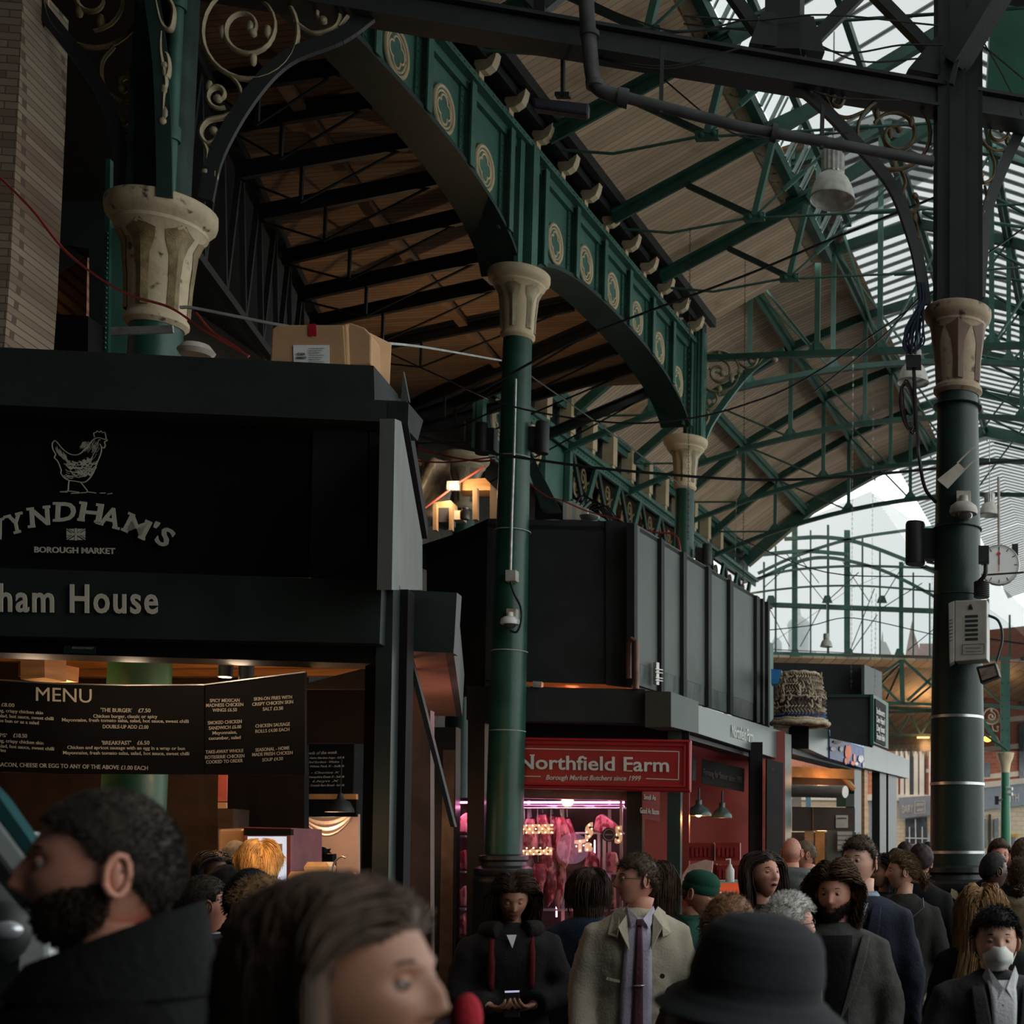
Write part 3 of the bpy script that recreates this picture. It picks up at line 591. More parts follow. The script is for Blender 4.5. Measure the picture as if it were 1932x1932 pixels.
# iron brackets with scrolls
def scrollset(label, P, arc, scr, leaves, m, arcw=.05, r=.022, ma='black', nrm=None, cat='bracket'):
    t_ = thing('scroll_bracket', label, cat, on(*arc[-1], P), 'scroll brackets', 'thing')
    n = P[1]/np.linalg.norm(P[1]); b = MB(); a = [on(x, y, P) for x, y in smoothpts([V(*q) for q in arc], 6)]
    for p, q in zip(a, a[1:]): b.bar(p, q, .10, arcw, up=n)
    b.build('arched_rib', ma, t_)
    for s_ in scr:
        b = MB(); pts = [on(x, y, P) for x, y in s_]; k = len(pts); b.tube(pts, [r*(1-.35*abs(2*i/(k-1)-1)) for i in range(k)], 6, flat=(n, 1.3)); b.ball(pts[-1], r*1.5, 7, 5); b.build('scroll', m, t_, smooth=60)
    for x, y in leaves:
        c = on(x, y, P); b = MB(); b.ball(c, (r*1.3, r*1.3, r*2.6), 6, 5); b.build('leaf', m, t_, smooth=60)
    return t_
scrollset('gold scroll bracket right of the left post, below the black beam', BP, [(700, 28), (640, 70), (540, 112), (470, 185), (410, 290), (388, 378)],
  [arcp(472, 60, 90, 120, 480, 30), spiral(463, 54, 62, 16, 60, -1.25, 30), smoothpts([V(430, 137), V(452, 165), V(455, 200), V(425, 220), V(392, 228), V(378, 250), V(390, 270), V(408, 262), V(404, 247)]), spiral(412, 180, 26, 6, -60, -1.1, 20), smoothpts([V(384, 268), V(392, 290), V(388, 325)]),
   smoothpts([V(555, 40), V(590, 62), V(630, 52), V(640, 25), V(625, 8), V(603, 12), V(598, 30), V(610, 38)]), smoothpts([V(640, 50), V(665, 20), V(690, 15), V(700, 30)])], [(472, 52), (395, 165), (420, 60), (505, 60), (478, 112), (406, 330)], 'goldlight')
scrollset('gold scroll bracket left of the left post, fading into the dark', BP, [(20, -60), (80, 20), (165, 130), (215, 230), (240, 375)],
  [arcp(177, -2, 92, 0, -360, 30), spiral(177, -4, 62, 14, -90, 1.3, 30), smoothpts([V(215, 88), V(192, 120), V(196, 165), V(225, 190), V(258, 185), V(262, 160), V(244, 145), V(228, 152), V(232, 168)]), smoothpts([V(225, 195), V(250, 215), V(256, 240), V(240, 250), V(228, 240), V(234, 228)]), smoothpts([V(246, 250), V(252, 280), V(248, 320)])], [(190, 40), (150, 20), (246, 140), (250, 300)], 'gold')
b_ = vplane(311, 9.25, 1, .33)
scrollset('narrow gold scroll strip on the face of the left post', b_, [(285, -20), (303, 120), (309, 260), (311, 372)], [smoothpts([V(292, -10), V(305, 45), V(322, 55), V(328, 20), V(316, -8)]), spiral(312, 130, 30, 6, 90, -.9, 18, asp=.3), smoothpts([V(305, 60), V(304, 100), V(314, 155), V(310, 180), V(308, 230)])], [(311, 170), (312, 215)], 'goldlight', ma='greendark', arcw=.03)
scrollset('rusty scroll bracket left of the right post, behind the bell lamp', BP, [(1455, 135), (1500, 160), (1560, 210), (1625, 280), (1685, 355), (1722, 450), (1738, 520), (1745, 575)],
  [arcp(1686, 252, 69, 100, 460, 30), spiral(1690, 255, 47, 12, 150, -1.25, 30), smoothpts([V(1700, 322), V(1708, 345), V(1700, 372), V(1706, 395), V(1722, 400), V(1732, 385), V(1726, 370)]), smoothpts([V(1716, 405), V(1728, 425), V(1732, 450)]),
   smoothpts([V(1632, 210), V(1600, 222), V(1575, 215), V(1560, 190), V(1545, 165), V(1525, 158), V(1512, 168), V(1522, 180), V(1530, 174)]), smoothpts([V(1558, 195), V(1560, 170), V(1580, 163), V(1592, 180), V(1585, 200), V(1570, 196), V(1572, 182)])], [(1680, 250), (1655, 215), (1720, 230), (1688, 312), (1726, 412)], mat('rusty_gold', (.13, .085, .045), .6, .2, var=.4, scale=14, bump=.3))
b_ = vplane(1850, 11.7, 1, .5)
scrollset('small scroll bracket on the far side of the right post', b_, [(1945, 200), (1925, 245), (1890, 320), (1862, 400), (1852, 500), (1848, 560)],
  [arcp(1884, 247, 38, 0, 360, 24, .95), spiral(1882, 248, 24, 8, 90, -1.2, 24), smoothpts([V(1868, 285), V(1876, 310), V(1872, 335), V(1856, 345), V(1852, 330)]), smoothpts([V(1858, 350), V(1862, 375), V(1855, 400)])], [(1884, 235), (1900, 265)], 'gold', arcw=.04, r=.018)
scrollset('gold scroll bracket beside the second slim column', tplane(5.9), [(1480, 662), (1452, 672), (1410, 705), (1370, 755), (1340, 800), (1328, 828)],
  [arcp(1357, 702, 39, 0, 360, 28), spiral(1357, 703, 25, 6, 90, -1.3, 26), smoothpts([V(1350, 742), V(1354, 758), V(1340, 772), V(1326, 770), V(1326, 758), V(1336, 758)]), smoothpts([V(1334, 776), V(1338, 790), V(1328, 806), V(1322, 800)]), smoothpts([V(1394, 685), V(1410, 695), V(1425, 690), V(1430, 675), V(1420, 667), V(1412, 674), V(1417, 682)]), smoothpts([V(1432, 688), V(1445, 672), V(1460, 670), V(1462, 678)])], [(1357, 668), (1357, 736), (1332, 690), (1380, 712)], 'goldlight', r=.034, ma='green')
# post of the second slim column
pT3 = thing('truss_post', 'fluted green post above the second slim column', 'post', c2+UP*8, kind='thing')
b = MB()
for k in range(5): b.tube([c2+V(.05+.05*k, -.1, 8.02), c2+V(.05+.05*k, -.1, 9.7)], .024, 6)
b.box(c2+UP*8.85+V(.12, .05, 0), (.3, .2, 1.7)); b.build('post', 'green', pT3, smooth=40)
# green sheet top right
b = slab([(1872, -20), (1945, -20), (1945, 178), (1862, 172)], vplane(1900, 12.6, 1, .3), .05)
tag(b.build('green_sheet', mat('green_sheet', (.012, .10, .055), .4, var=.15, scale=2)), 'plain green painted sheet in the top right corner above the beam', 'panel', kind='thing')
b = MB(); b.bar(at(1800, 120, 11.3), at(1890, -30, 11.0), .2, .2); b.bar(at(1795, 160, 11.2), at(1828, 20, 11.2), .04, .04)
tag(b.build('raking_beam', 'black'), 'dark raking beam rising to the right of the right post', 'beam', kind='thing')
# underside pipe
pp = thing('drain_pipe', 'thick dark drain pipe with elbow hanging under the lattice beam', 'pipe', bq(3, 6.3), kind='thing')
b = MB(); PO = pl(bq(0, 6, .35), nB)
pts = [on(x, y, PO) for x, y in [(1104, -30), (1110, 60), (1118, 140), (1128, 165), (1150, 178), (1180, 185)]]
b.tube(smoothpts(pts, 5), .062, 14); b.tube([on(1165, 180, PO), on(1400, 240, PO), on(1760, 305, PO)], .047, 12)
for x, y in ((1123, 155), (1165, 182), (1175, 184), (1455, 250), (1112, 60)):
    i = 1 if y > 175 else 0; p = on(x, y, PO); q = on(x+(10 if i else 1), y+(3 if i else 10), PO); b.tube([p, q], .078, 14)
b.build('pipe', mat('pipe_grey', (.05, .05, .05), .5, var=.4), pp, smooth=50)
for x, y0, y1 in ((1249, 90, 215), (1552, 200, 280)):
    b = MB(); b.bar(on(x, y0, PO), on(x-2, y1, PO), .04, .03); b.build('hanger', 'black', pp)
# ================================================================== CHICKEN STALL (left)
FW = vplane(0, 7.3, 1, .145); SW = vplane(742, 7.95, -.376, 1); nW = -FW[1]; sd = V(-.376, 1, 0)/np.linalg.norm(V(-.376, 1, 0))
M['blackpanel'] = mat('matt_black_panel', (.006, .0055, .0055), .7, spec=.12, var=.2, scale=2)
M['fascia'] = mat('dark_green_fascia', (.017, .024, .021), .45, spec=.3, var=.25, scale=3, bump=.06, dirt=((.2, .22, .21), .86, 11))
st1 = thing('food_stall', 'black painted chicken stall with stepped fascia and curved menu board', 'market stall', on(370, 1617, FW)*V(1, 1, 0), kind='thing')
slab([(-40, 653), (705, 690), (707, 760), (-40, 724)], FW, .5, -.1).build('upper_fascia', 'charcoal', st1)
b = slab([(-40, 721), (768, 757), (757, 797), (-40, 762)], FW, .35, -.02); b.build('cornice_board', 'charcoal', st1)
q0, q1 = on(771, 759, FW), on(759, 798, FW)
b = MB(); n3 = sd*3.0; b.slab([q0, q0+V(-.12, 0, 0), q0+V(-.12, 0, -.13), q0+V(-.0, 0, -.13)], n3); b.build('side_cornice', 'charcoal', st1)
b = MB(); b.slab(px([(756, 757), (761, 700), (772, 757)], FW, -.6), nW*.03); b.build('finial_board', 'panel', st1)
slab([(-40, 750), (592, 780), (583, 1090), (-40, 1075)], FW, .1, -.22).build('sign_panel', 'blackpanel', st1)
slab([(592, 780), (694, 785), (692, 1100), (583, 1090)], FW, .1, -.2).build('side_board', 'charcoal', st1)
slab([(697, 785), (752, 788), (740, 1110), (695, 1104)], FW, .1, -.2).build('side_board', 'charcoal', st1)
b = MB(); c_ = px([(739, 1113), (745, 790), (757, 795), (797, 1020), (797, 1113)], SW); b.slab(c_, V(-.08, 0, 0)); b.build('flank_board', mat('pale_grey_board', (.155, .165, .155), .6, var=.15, scale=3, bump=.15, bscale=40), st1)
slab([(-40, 1070), (720, 1095), (716, 1214), (-40, 1199)], FW, .22, .12).build('name_board', 'fascia', st1)
slab([(-40, 1199), (712, 1214), (700, 1252), (-40, 1230)], FW, .25, .0).build('lintel', 'blackpanel', st1)
slab([(745, 1112), (862, 1118), (855, 1232), (739, 1226)], FW, .12, -.35).build('name_board', 'fascia', st1)
b = MB(); e0 = on(862, 1118, FW, -.35); e1 = on(856, 1232, FW, -.35); b.slab([e0, e1, e1+V(-.05, 0, 0), e0+V(-.05, 0, 0)], sd*3.9); b.build('awning_side', 'panel', st1)
M['soffit'] = mat('awning_soffit', (.42, .25, .2), .5, var=.2, scale=2)
b = MB(); u0 = on(742, 1228, FW, -.37); b.slab([e1, u0, u0+sd*3.9, e1+sd*3.9], V(0, 0, .03)); b.build('awning_soffit', 'soffit', st1)
for a_, c_, m_ in ((688, 712, 'blackpanel'), (708, 736, 'fascia'), (736, 764, 'blackpanel')):
    b = slab([(a_+4, 1095 if m_ == 'fascia' else 1112), (c_+6, 1096 if m_ == 'fascia' else 1112), (c_-8, 1932), (a_-12, 1932)], FW, .14, .02 if m_ == 'fascia' else -.12); b.build('post', m_, st1)
b = MB(); b.slab(px([(764, 1228), (772, 1228), (792, 1300), (858, 1560), (850, 1560)], FW, -.6), nW*.06); b.build('brace', 'black', st1)
slab([(764, 1232), (800, 1340), (812, 1340), (812, 1932), (760, 1932)], FW, .1, -1.1).build('inner_wall', mat('stall_brown_board', (.07, .035, .022), .6, var=.3, scale=5), st1)
# lettering
SP = pl(FW[0]-FW[1]*.2, FW[1])
slet = 'lettering'
chars = [('W', -38, 1042, 20), ('Y', 25, 1002, 14), ('N', 78, 986, 8), ('D', 121, 984, 0), ('H', 172, 986, -7), ('A', 207, 1000, -16), ('M', 252, 1005, -26), ("'", 289, 990, -32), ('S', 305, 1028, -38)]
cs = {'W': (46, 38), 'Y': (28, 38), 'N': (37, 38), 'D': (38, 37), 'H': (42, 37), 'A': (38, 38), 'M': (44, 38), "'": (9, 14), 'S': (26, 38)}
chars = [('W', 9, 1010, 20), ('Y', 24, 988, 14), ('N', 74, 975, 7), ('D', 123, 966, 0), ('H', 171, 967, -7), ('A', 208, 976, -15), ('M', 258, 993, -24), ("'", 295, 990, -30), ('S', 311, 1013, -36)]
for ch, cx, cy, ang in chars:
    wd, ht = cs[ch]; a = R(ang); ca, sa = math.cos(a), math.sin(a)
    if ch == 'W': cx = -14; cy = 1004
    if ch == 'Y': cx = 29
    bl = (cx-ca*wd/2+sa*ht/2, cy+sa*wd/2+ca*ht/2)
    # baseline from bl along (ca,-sa); up vector (-sa,-ca)
    A_ = V(bl[0], bl[1]); ex = V(ca, -sa); ey = V(-sa, -ca)
    o = text(ch, SP, 0, 0, 10, 0, 10, 'signdim', st1, 'letter', off=.012, bold=.004 if ch in 'MW' else .025)
    me = o.data; co = np.array([v.co for v in me.vertices])
    A0, B0, C0 = on(0, 0, SP, .012), on(10, 0, SP, .012), on(0, -10, SP, .012)
    e1_ = (B0-A0); e2_ = (C0-A0)
    ux = (co-A0)@e1_/(e1_@e1_); uy = (co-A0)@e2_/(e2_@e2_); uy = (uy-uy.min())/(uy.max()-uy.min())
    for v, p, q in zip(me.vertices, ux, uy): pp_ = A_+ex*p*wd+ey*q*ht; v.co = on(pp_[0], pp_[1], SP, .012)
    # slab serifs
    b = MB(); 
    ser = {'W': [(.02, 1), (.5, 1), (.98, 1)], 'Y': [(.1, 1), (.9, 1), (.5, 0)], 'N': [(.06, 0), (.1, 1), (.94, 1)], 'D': [(.08, 0), (.08, 1)], 'H': [(.12, 0), (.12, 1), (.88, 0), (.88, 1)], 'A': [(.08, 0), (.92, 0)], 'M': [(.1, 0), (.9, 0), (.1, 1), (.9, 1)]}.get(ch, [])
    for fx, fy in ser:
        c_ = A_+ex*fx*wd+ey*(fy*(ht-5)+2.5); q = [c_+ex*i*7+ey*j*2.5 for i, j in ((-1, -1), (1, -1), (1, 1), (-1, 1))]; b.slab([on(p[0], p[1], SP, .012) for p in q], FW[1]*.004)
    if ser: b.build('serif', 'signdim', o)
text('BOROUGH MARKET', SP, 65, 1042, 217, 1045, 11, 'signdim', st1, bold=.02, off=.012)
text('ham House', pl(FW[0]+FW[1]*.12, FW[1]), -2, 1153, 298, 1157, 54, 'signdim', st1, bold=.018, off=.015, sp=1.14)
text('d', pl(FW[0]+FW[1]*.12, FW[1]), -40, 1150, -6, 1153, 54, 'signdim', st1, bold=.03, off=.015)
b = MB()                                    # small flag under the name
for x0, y0, x1, y1 in [(126, 998, 161, 998), (126, 1018, 161, 1018)]: pass
fl = [((126, 1008), (161, 1008), 4), ((143.5, 997), (143.5, 1020), 4), ((126, 998), (139, 1006), 1.6), ((148, 1010), (161, 1018), 1.6), ((161, 998), (148, 1006), 1.6), ((126, 1018), (139, 1010), 1.6)]
for (x0, y0), (x1, y1), wd in fl:
    d_ = V(x1-x0, y1-y0); d_ /= np.linalg.norm(d_); n_ = V(-d_[1], d_[0])*wd/2
    b.slab([on(x, y, SP, .012) for x, y in (V(x0, y0)+n_, V(x1, y1)+n_, V(x1, y1)-n_, V(x0, y0)-n_)], FW[1]*.004)
for q in ([(126, 1001), (126, 1006), (134, 1006)], [(126, 1015), (126, 1011), (134, 1011)], [(161, 1001), (161, 1006), (153, 1006)], [(161, 1015), (161, 1011), (153, 1011)], [(130, 998), (140, 998), (140, 1004)], [(157, 998), (147, 998), (147, 1004)], [(130, 1019), (140, 1019), (140, 1013)], [(157, 1019), (147, 1019), (147, 1013)]): b.slab(px(q, SP, .012), FW[1]*.004)
b.build('flag_emblem', 'signdim', st1)
# hen drawing
b = MB(); cv = lambda q: [on(x/2.76, 620+y/2.76, SP, .014) for x, y in smoothpts([V(*p) for p in q], 4)]
hen = [[(285, 582), (272, 600), (276, 630), (290, 655), (283, 672), (300, 690), (318, 735), (318, 755), (345, 785), (395, 795), (440, 800), (470, 775), (490, 740), (505, 700), (525, 650), (528, 618), (520, 600)],
       [(285, 582), (300, 595), (330, 630), (370, 655), (410, 655), (440, 630), (470, 595), (490, 575), (515, 568), (540, 575), (560, 580), (545, 590), (548, 608), (540, 622), (526, 612)],
       [(492, 565), (488, 545), (500, 540), (508, 532), (516, 540), (526, 532), (532, 542), (545, 540), (550, 556), (553, 574)],
       [(516, 578), (522, 580)], [(360, 790), (356, 815), (352, 845), (320, 850)], [(352, 845), (412, 852)], [(420, 800), (440, 825), (455, 850), (420, 856)], [(455, 850), (500, 856)],
       [(312, 850), (350, 852)], [(520, 857), (550, 856)], [(560, 862), (585, 858)], [(370, 858), (415, 856)]]
for q in hen: b.tube(cv(q), .0032, 4)
rnd = random.Random(3)
for k in range(95):
    u_ = rnd.random(); x = 330+150*u_; y = 680+90*rnd.random()-35*(u_-.5)
    ln = 18+22*rnd.random(); b.tube(cv([(x, y), (x+ln*.5, y+6+4*rnd.random()), (x+ln, y+2+8*rnd.random()-(14 if u_ > .6 else 0))]), .0018+.0012*rnd.random(), 3)
for k in range(60):
    x = 430+90*rnd.random(); y = 590+ (x-430)*-.2+90*rnd.random()*(x-420)/90; 
    if y < 700: b.tube(cv([(x, y), (x-6, y+14), (x-16, y+26)]), .0016, 3)
for k in range(26): x = 285+60*rnd.random(); b.tube(cv([(x, 600+(x-285)*.9+25*rnd.random()), (x+8, 625+(x-285)*.9+20*rnd.random()), (x+22, 640+(x-285)*.8+20*rnd.random())]), .002, 3)
b.build('hen_drawing', 'signdim', st1)
text('BOROUGH MARKET', pl(FW[0], FW[1]), 137, 1224, 177, 1225, 4, 'signdim', st1, off=.01)
slab([(120, 1218), (180, 1219), (179, 1233), (120, 1232)], pl(FW[0], FW[1]), .01, .012).build('plate', mat('dark_plate', (.01, .04, .03), .4), st1)
# menu board, three leaves
MP = [vplane(-40, 8.15, 1, .20), None, None]
pA = on(112, 1617, MP[0]); MP[1] = pl(pA, V(.02, -1, 0)); pB = on(385, 1617, MP[1]); MP[0] = MP[1]; MP[2] = pl(pB, V(-.16, -1, 0)/np.linalg.norm(V(-.16, -1, 0)))
mb_ = thing('menu_board', 'long curved black menu board with cream prices under the stall beam', 'menu board', on(250, 1617, MP[1])+V(0, 0, .3), kind='thing')
segs = [([(-40, 1281), (112, 1290), (112, 1460), (-40, 1455)], 0), ([(112, 1290), (385, 1292), (385, 1461), (112, 1460)], 1), ([(385, 1292), (575, 1268), (575, 1462), (385, 1461)], 2)]
for q, k in segs: slab(q, MP[k], .02).build('board_leaf', 'blackpanel', mb_)
b = MB(); b.tube([on(-40, 1281, MP[0], .01), on(112, 1290, MP[0], .01), on(240, 1293, MP[1], .01), on(385, 1292, MP[1], .01), on(575, 1268, MP[2], .01)], .006, 5); b.build('trim', 'steel', mb_)
ML = [(0, 'n £8.00', -6, 1332, 27, 1334, 7), (0, 'ng, crispy chicken skin', -2, 1343, 81, 1348, 6.5), (0, 'alad, hot sauce, sweet chilli', -2, 1353, 101, 1359, 6.5), (0, 'he bun or as a salad', -2, 1362, 73, 1367, 6.5), (0, "IPS'", -4, 1390, 13, 1391, 7), (0, '£10.50', 25, 1391, 51, 1392, 7.5), (0, 'ng, crispy chicken skin', -2, 1400, 82, 1405, 6.5), (0, 'alad, hot sauce, sweet chilli', -2, 1410, 102, 1416, 6.5), (0, 'ries', -2, 1418, 11, 1419, 6.5),
 (1, 'MENU', 68, 1322, 173, 1326, 27), (1, "'THE BURGER'", 190, 1343, 249, 1344, 7.5), (1, '£7.50', 261, 1344, 284, 1344, 7.5), (1, 'Chicken burger, classic or spicy', 176, 1354, 297, 1355, 6.5), (1, 'Mayonnaise, fresh tomato salsa, salad, hot sauce, sweet chilli', 117, 1361, 356, 1364, 6.5), (1, 'DOUBLE-UP ADD £2.00', 194, 1374, 280, 1375, 7), (1, "'BREAKFAST'", 192, 1405, 247, 1405, 7.5), (1, '£6.50', 259, 1405, 282, 1405, 7.5), (1, 'Chicken and apricot sausage with an egg in a wrap or bun', 127, 1413, 349, 1415, 6.5), (1, 'Mayonnaise, fresh tomato salsa, salad, hot sauce, sweet chilli', 119, 1423, 357, 1425, 6.5), (1, 'BACON, CHEESE OR EGG TO ANY OF THE ABOVE £1.00 EACH', -4, 1446, 279, 1453, 8),
 (2, 'SPICY MEXICAN', 396, 1325, 452, 1324, 6.5), (2, 'MADNESS CHICKEN', 389, 1334, 459, 1332, 6.5), (2, 'WINGS £6.50', 401, 1343, 447, 1342, 6.5), (2, 'SMOKED CHICKEN', 392, 1367, 456, 1364, 6.5), (2, 'SANDWICH £6.00', 394, 1377, 455, 1374, 6.5), (2, 'Mayonnaise,', 401, 1386, 447, 1384, 6.5), (2, 'cucumber, salad', 394, 1396, 454, 1394, 6.5), (2, 'TAKE-AWAY WHOLE', 388, 1422, 459, 1419, 6.5), (2, 'ROTISSERIE CHICKEN', 387, 1432, 461, 1429, 6.5), (2, 'COOKED TO ORDER', 389, 1441, 458, 1438, 6.5),
 (2, 'SKIN-ON FRIES WITH', 479, 1322, 551, 1318, 6.5), (2, 'CRISPY CHICKEN SKIN', 476, 1332, 553, 1327, 6.5), (2, 'SALT £3.50', 496, 1341, 534, 1339, 6.5), (2, 'CHICKEN SAUSAGE', 482, 1373, 547, 1369, 6.5), (2, 'ROLLS £4.00 EACH', 482, 1383, 546, 1379, 6.5), (2, 'SEASONAL - HOME', 482, 1418, 546, 1414, 6.5), (2, 'MADE FRESH CHCKEN', 476, 1427, 552, 1423, 6.5), (2, 'SOUP £4.50', 495, 1437, 534, 1434, 6.5)]
for k, s, x0, y0, x1, y1, h in ML:
    text(s, MP[k], x0, y0, x1, y1, h, 'signdim', mb_, off=.006, bold=.0 if s == 'MENU' else .008, th=.002)
# inside of the stall: ceiling timbers, back wall, fittings
BW = vplane(300, 11.3, 1, .1)
ins = thing('stall_interior', 'dark back partition of the chicken stall behind the customers', 'partition', on(300, 1617, BW)*V(1, 1, 0), kind='thing')
slab([(-60, 1200), (411, 1210), (411, 1932), (-60, 1932)], BW, .1).build('partition_left', mat('dark_brown_panel', (.03, .018, .012), .6, var=.3), ins)
slab([(428, 1210), (574, 1210), (574, 1932), (428, 1932)], BW, .1).build('partition_middle', 'blackpanel', ins)
slab([(411, 1210), (428, 1210), (428, 1460), (411, 1460)], BW, .1).build('partition_strip', 'blackpanel', ins)
slab([(574, 1300), (690, 1300), (690, 1402), (574, 1402)], BW, .1).build('partition_header', 'blackpanel', ins)
b = MB(); zc_ = 3.25
b.slab([V(-8.2, 7.6, zc_+.12), V(-3.85, 8.2, zc_+.12), V(-5.15, 11.8, zc_+.12), V(-9.8, 11.8, zc_+.12)], (0, 0, .04)); b.build('ceiling_boards', 'wood', ins)
for k in range(7):
    b = MB(); b.bar(V(-7.6, 8.1+.5*k, zc_+.04), V(-3.85-.376*(.35+.5*k), 8.3+.5*k, zc_+.08), .10, .12); b.build('joist', 'wood', ins)
b = MB(); b.bar(at(60, 1265, 8.4), at(105, 1262, 8.4), .2, .14); b.build('joist_end', 'wood', ins); b = MB(); b.bar(at(65, 1268, 8.8), at(120, 1268, 8.8), .3, .1); b.build('joist_end', 'wood', ins)
slab([(575, 1290), (682, 1262), (690, 1262), (690, 1300), (575, 1300)], vplane(600, 9.6, 1, .1), .05).build('pelmet', 'blackpanel', ins)
for k, (x, y) in enumerate([(425, 1277), (464, 1288)]):
    c = at(x, y, 8.5+.0); sp = thing('spotlight', ['black cylinder spotlight nearer the menu board middle, higher of the two', 'black cylinder spotlight lower and right of its twin'][k], 'spotlight', c, 'ceiling spotlights over the menu', 'thing')
    b = MB(); b.lathe([(.045, 0), (.045, .15)], c, 16); b.build('housing', 'black', sp, smooth=40)
    b = MB(); b.lathe([(.0, -.001), (.036, -.001), (.036, -.004)], c, 16); b.build('lens', mat('spot_glow', (.9, .6, .35), emit=(1, .55, .22), es=14, var=0), sp)
    l = bpy.data.lights.new('spot_light', 'SPOT'); l.energy = 55; l.color = (1, .55, .25); l.spot_size = R(110); l.shadow_soft_size = .05
    lo = bpy.data.objects.new('spot_light', l); COL.objects.link(lo); lo.location = c-UP*.02; 
def point(p, e, col, r=.08, name='lamp_light'):
    l = bpy.data.lights.new(name, 'POINT'); l.energy = e; l.color = col; l.shadow_soft_size = r
    lo = bpy.data.objects.new(name, l); COL.objects.link(lo); lo.location = tuple(p); return lo
for q_, e_ in ((at(60, 1280, 7.7), 3.4), (at(250, 1262, 7.75), 4.2), (at(450, 1262, 7.7), 3.4)): point(q_, e_, (1, .72, .48), .06, 'board_fill')  # points added before the menu board to brighten its lettering
point(V(-3.55, 9.6, 2.75), 3.0, (1, .30, .45), .1, 'soffit_pink_fill'); point(V(-3.9, 8.6, 2.7), 1.5, (1, .35, .12), .1, 'warm_spill'); point(V(-6.2, 8.9, 2.9), 5, (1, .6, .2))  # pink point added to tint the awning soffit
point(V(-6.5, 9.2, 2.75), 14, (1, .42, .12)); point(V(-5.6, 9.6, 2.75), 12, (1, .42, .12)); point(V(-4.9, 9.4, 2.55), 18, (1, .55, .25)); point(V(-7.2, 9.6, 1.9), 8, (1, .5, .2))
ob = lambda name, b, m, label, cat, par=None, group=None, **k: tag(b.build(name, m, None, **k), label, cat, group, 'thing')
P_ = vplane(420, 11.0, 1, .1)
ob('poster', slab([(412, 1462), (428, 1462), (427, 1512), (411, 1512)], P_, .02), mat('poster_pink', (.55, .13, .10), .6), 'narrow pink and red poster at the edge of the dark partition', 'poster')
ob('price_card', slab([(411, 1514), (427, 1514), (427, 1525), (411, 1525)], P_, .02), mat('card_tan', (.55, .33, .2), .6), 'small tan card under the pink poster', 'card')
ob('display_case', slab([(411, 1526), (440, 1526), (439, 1563), (411, 1563)], P_, .3), mat('smoked_glass', (.06, .04, .03), .2), 'small smoked glass case on the steel cabinet', 'case')
P_ = vplane(420, 10.7, 1, .1)
ob('steel_cabinet', slab([(411, 1564), (460, 1562), (459, 1700), (411, 1700)], P_, .4), mat('warm_steel', (.55, .42, .28), .35, .3, var=.1), 'warm lit steel cabinet left of the fridge', 'cabinet', bevel=.02)
fr = thing('fridge', 'glass door fridge with maroon frame and bright inside behind the blond head', 'fridge', at(505, 1800, 10.6)*V(1, 1, 0), kind='thing'); P_ = vplane(505, 10.6, 1, .08)
slab([(460, 1560), (549, 1562), (547, 1932), (460, 1932)], P_, .6, -.04).build('cabinet', mat('maroon_fridge', (.16, .045, .05), .5), fr)
for q in ([(460, 1562), (549, 1564), (549, 1576), (460, 1576)], [(460, 1576), (466, 1576), (466, 1800), (460, 1800)], [(541, 1576), (548, 1576), (547, 1800), (540, 1800)]): slab(q, P_, .05).build('frame', 'blackpanel' if q[2][1] == 1576 and q[0][0] == 460 and q[1][0] == 549 else mat('maroon_frame', (.2, .06, .065), .5), fr)
slab([(466, 1578), (541, 1578), (540, 1800), (466, 1800)], P_, .01, -.01).build('lit_interior', mat('fridge_light', (.5, .55, .6), .5, emit=(.55, .65, .8), es=.75, var=.1), fr)
slab([(510, 1591), (520, 1591), (520, 1606), (510, 1606)], P_, .02, .0).build('green_label', mat('lime', (.35, .5, .03)), fr); slab([(522, 1592), (532, 1592), (532, 1607), (522, 1607)], P_, .02, .0).build('grey_label', 'offwhite', fr); slab([(526, 1619), (531, 1619), (531, 1627), (526, 1627)], P_, .02, .0).build('tan_label', 'wood', fr)
P_ = vplane(620, 12.5, 1, .1)
bb = thing('chalkboard', 'black chalkboard of handwritten breeds seen through the stall', 'chalkboard', on(620, 1450, P_), kind='thing')
slab([(570, 1402), (668, 1402), (666, 1498), (570, 1498)], P_, .03).build('board', 'blackpanel', bb)
text('Breeds of the week', P_, 572, 1424, 636, 1422, 6, 'signdim', bb, shear=.3, th=.002)
for i, s in enumerate(['B: - Native Aberdeen Angus - Suffolk', '- Beef Shorthorn - Wiltshire', '- White Park X - Suffolk', 'L: - Cheviot X', '- Hampshire Down X - Suffolk', '- Lleyn X', 'C: - Cornish Rare Breed - Suffolk']):
    text(s, P_, 576+(4 if s[0] == '-' else 0), 1432+8*i+(4 if i > 2 else 0), 650-10*(i % 2), 1431+8*i+(4 if i > 2 else 0), 4, 'signdim', bb, shear=.3, th=.002)
ob('timber_rail', slab([(570, 1498), (672, 1498), (672, 1508), (570, 1508)], P_, .05), mat('orange_timber', (.6, .28, .09), .6), 'orange lit timber rail under the chalkboard', 'rail')
ob('dark_header', slab([(570, 1508), (672, 1508), (672, 1541), (570, 1541)], P_, .05), 'blackpanel', 'black header board behind the pendant lamp', 'board')
c = at(641, 1532, 12.0); pn = thing('pendant_lamp', 'black dome pendant lamp above the white cloth backdrop', 'lamp', c, kind='thing')
b = MB(); b.lathe([(.125, 0), (.12, .02), (.085, .09), (.03, .12), (.02, .17)], c, 20); b.build('shade', 'black', pn, smooth=50); b = MB(); b.tube([c+UP*.16, c+UP*.5], .006, 4); b.build('cord', 'tube', pn)
P_ = vplane(620, 13.2, 1, .1)
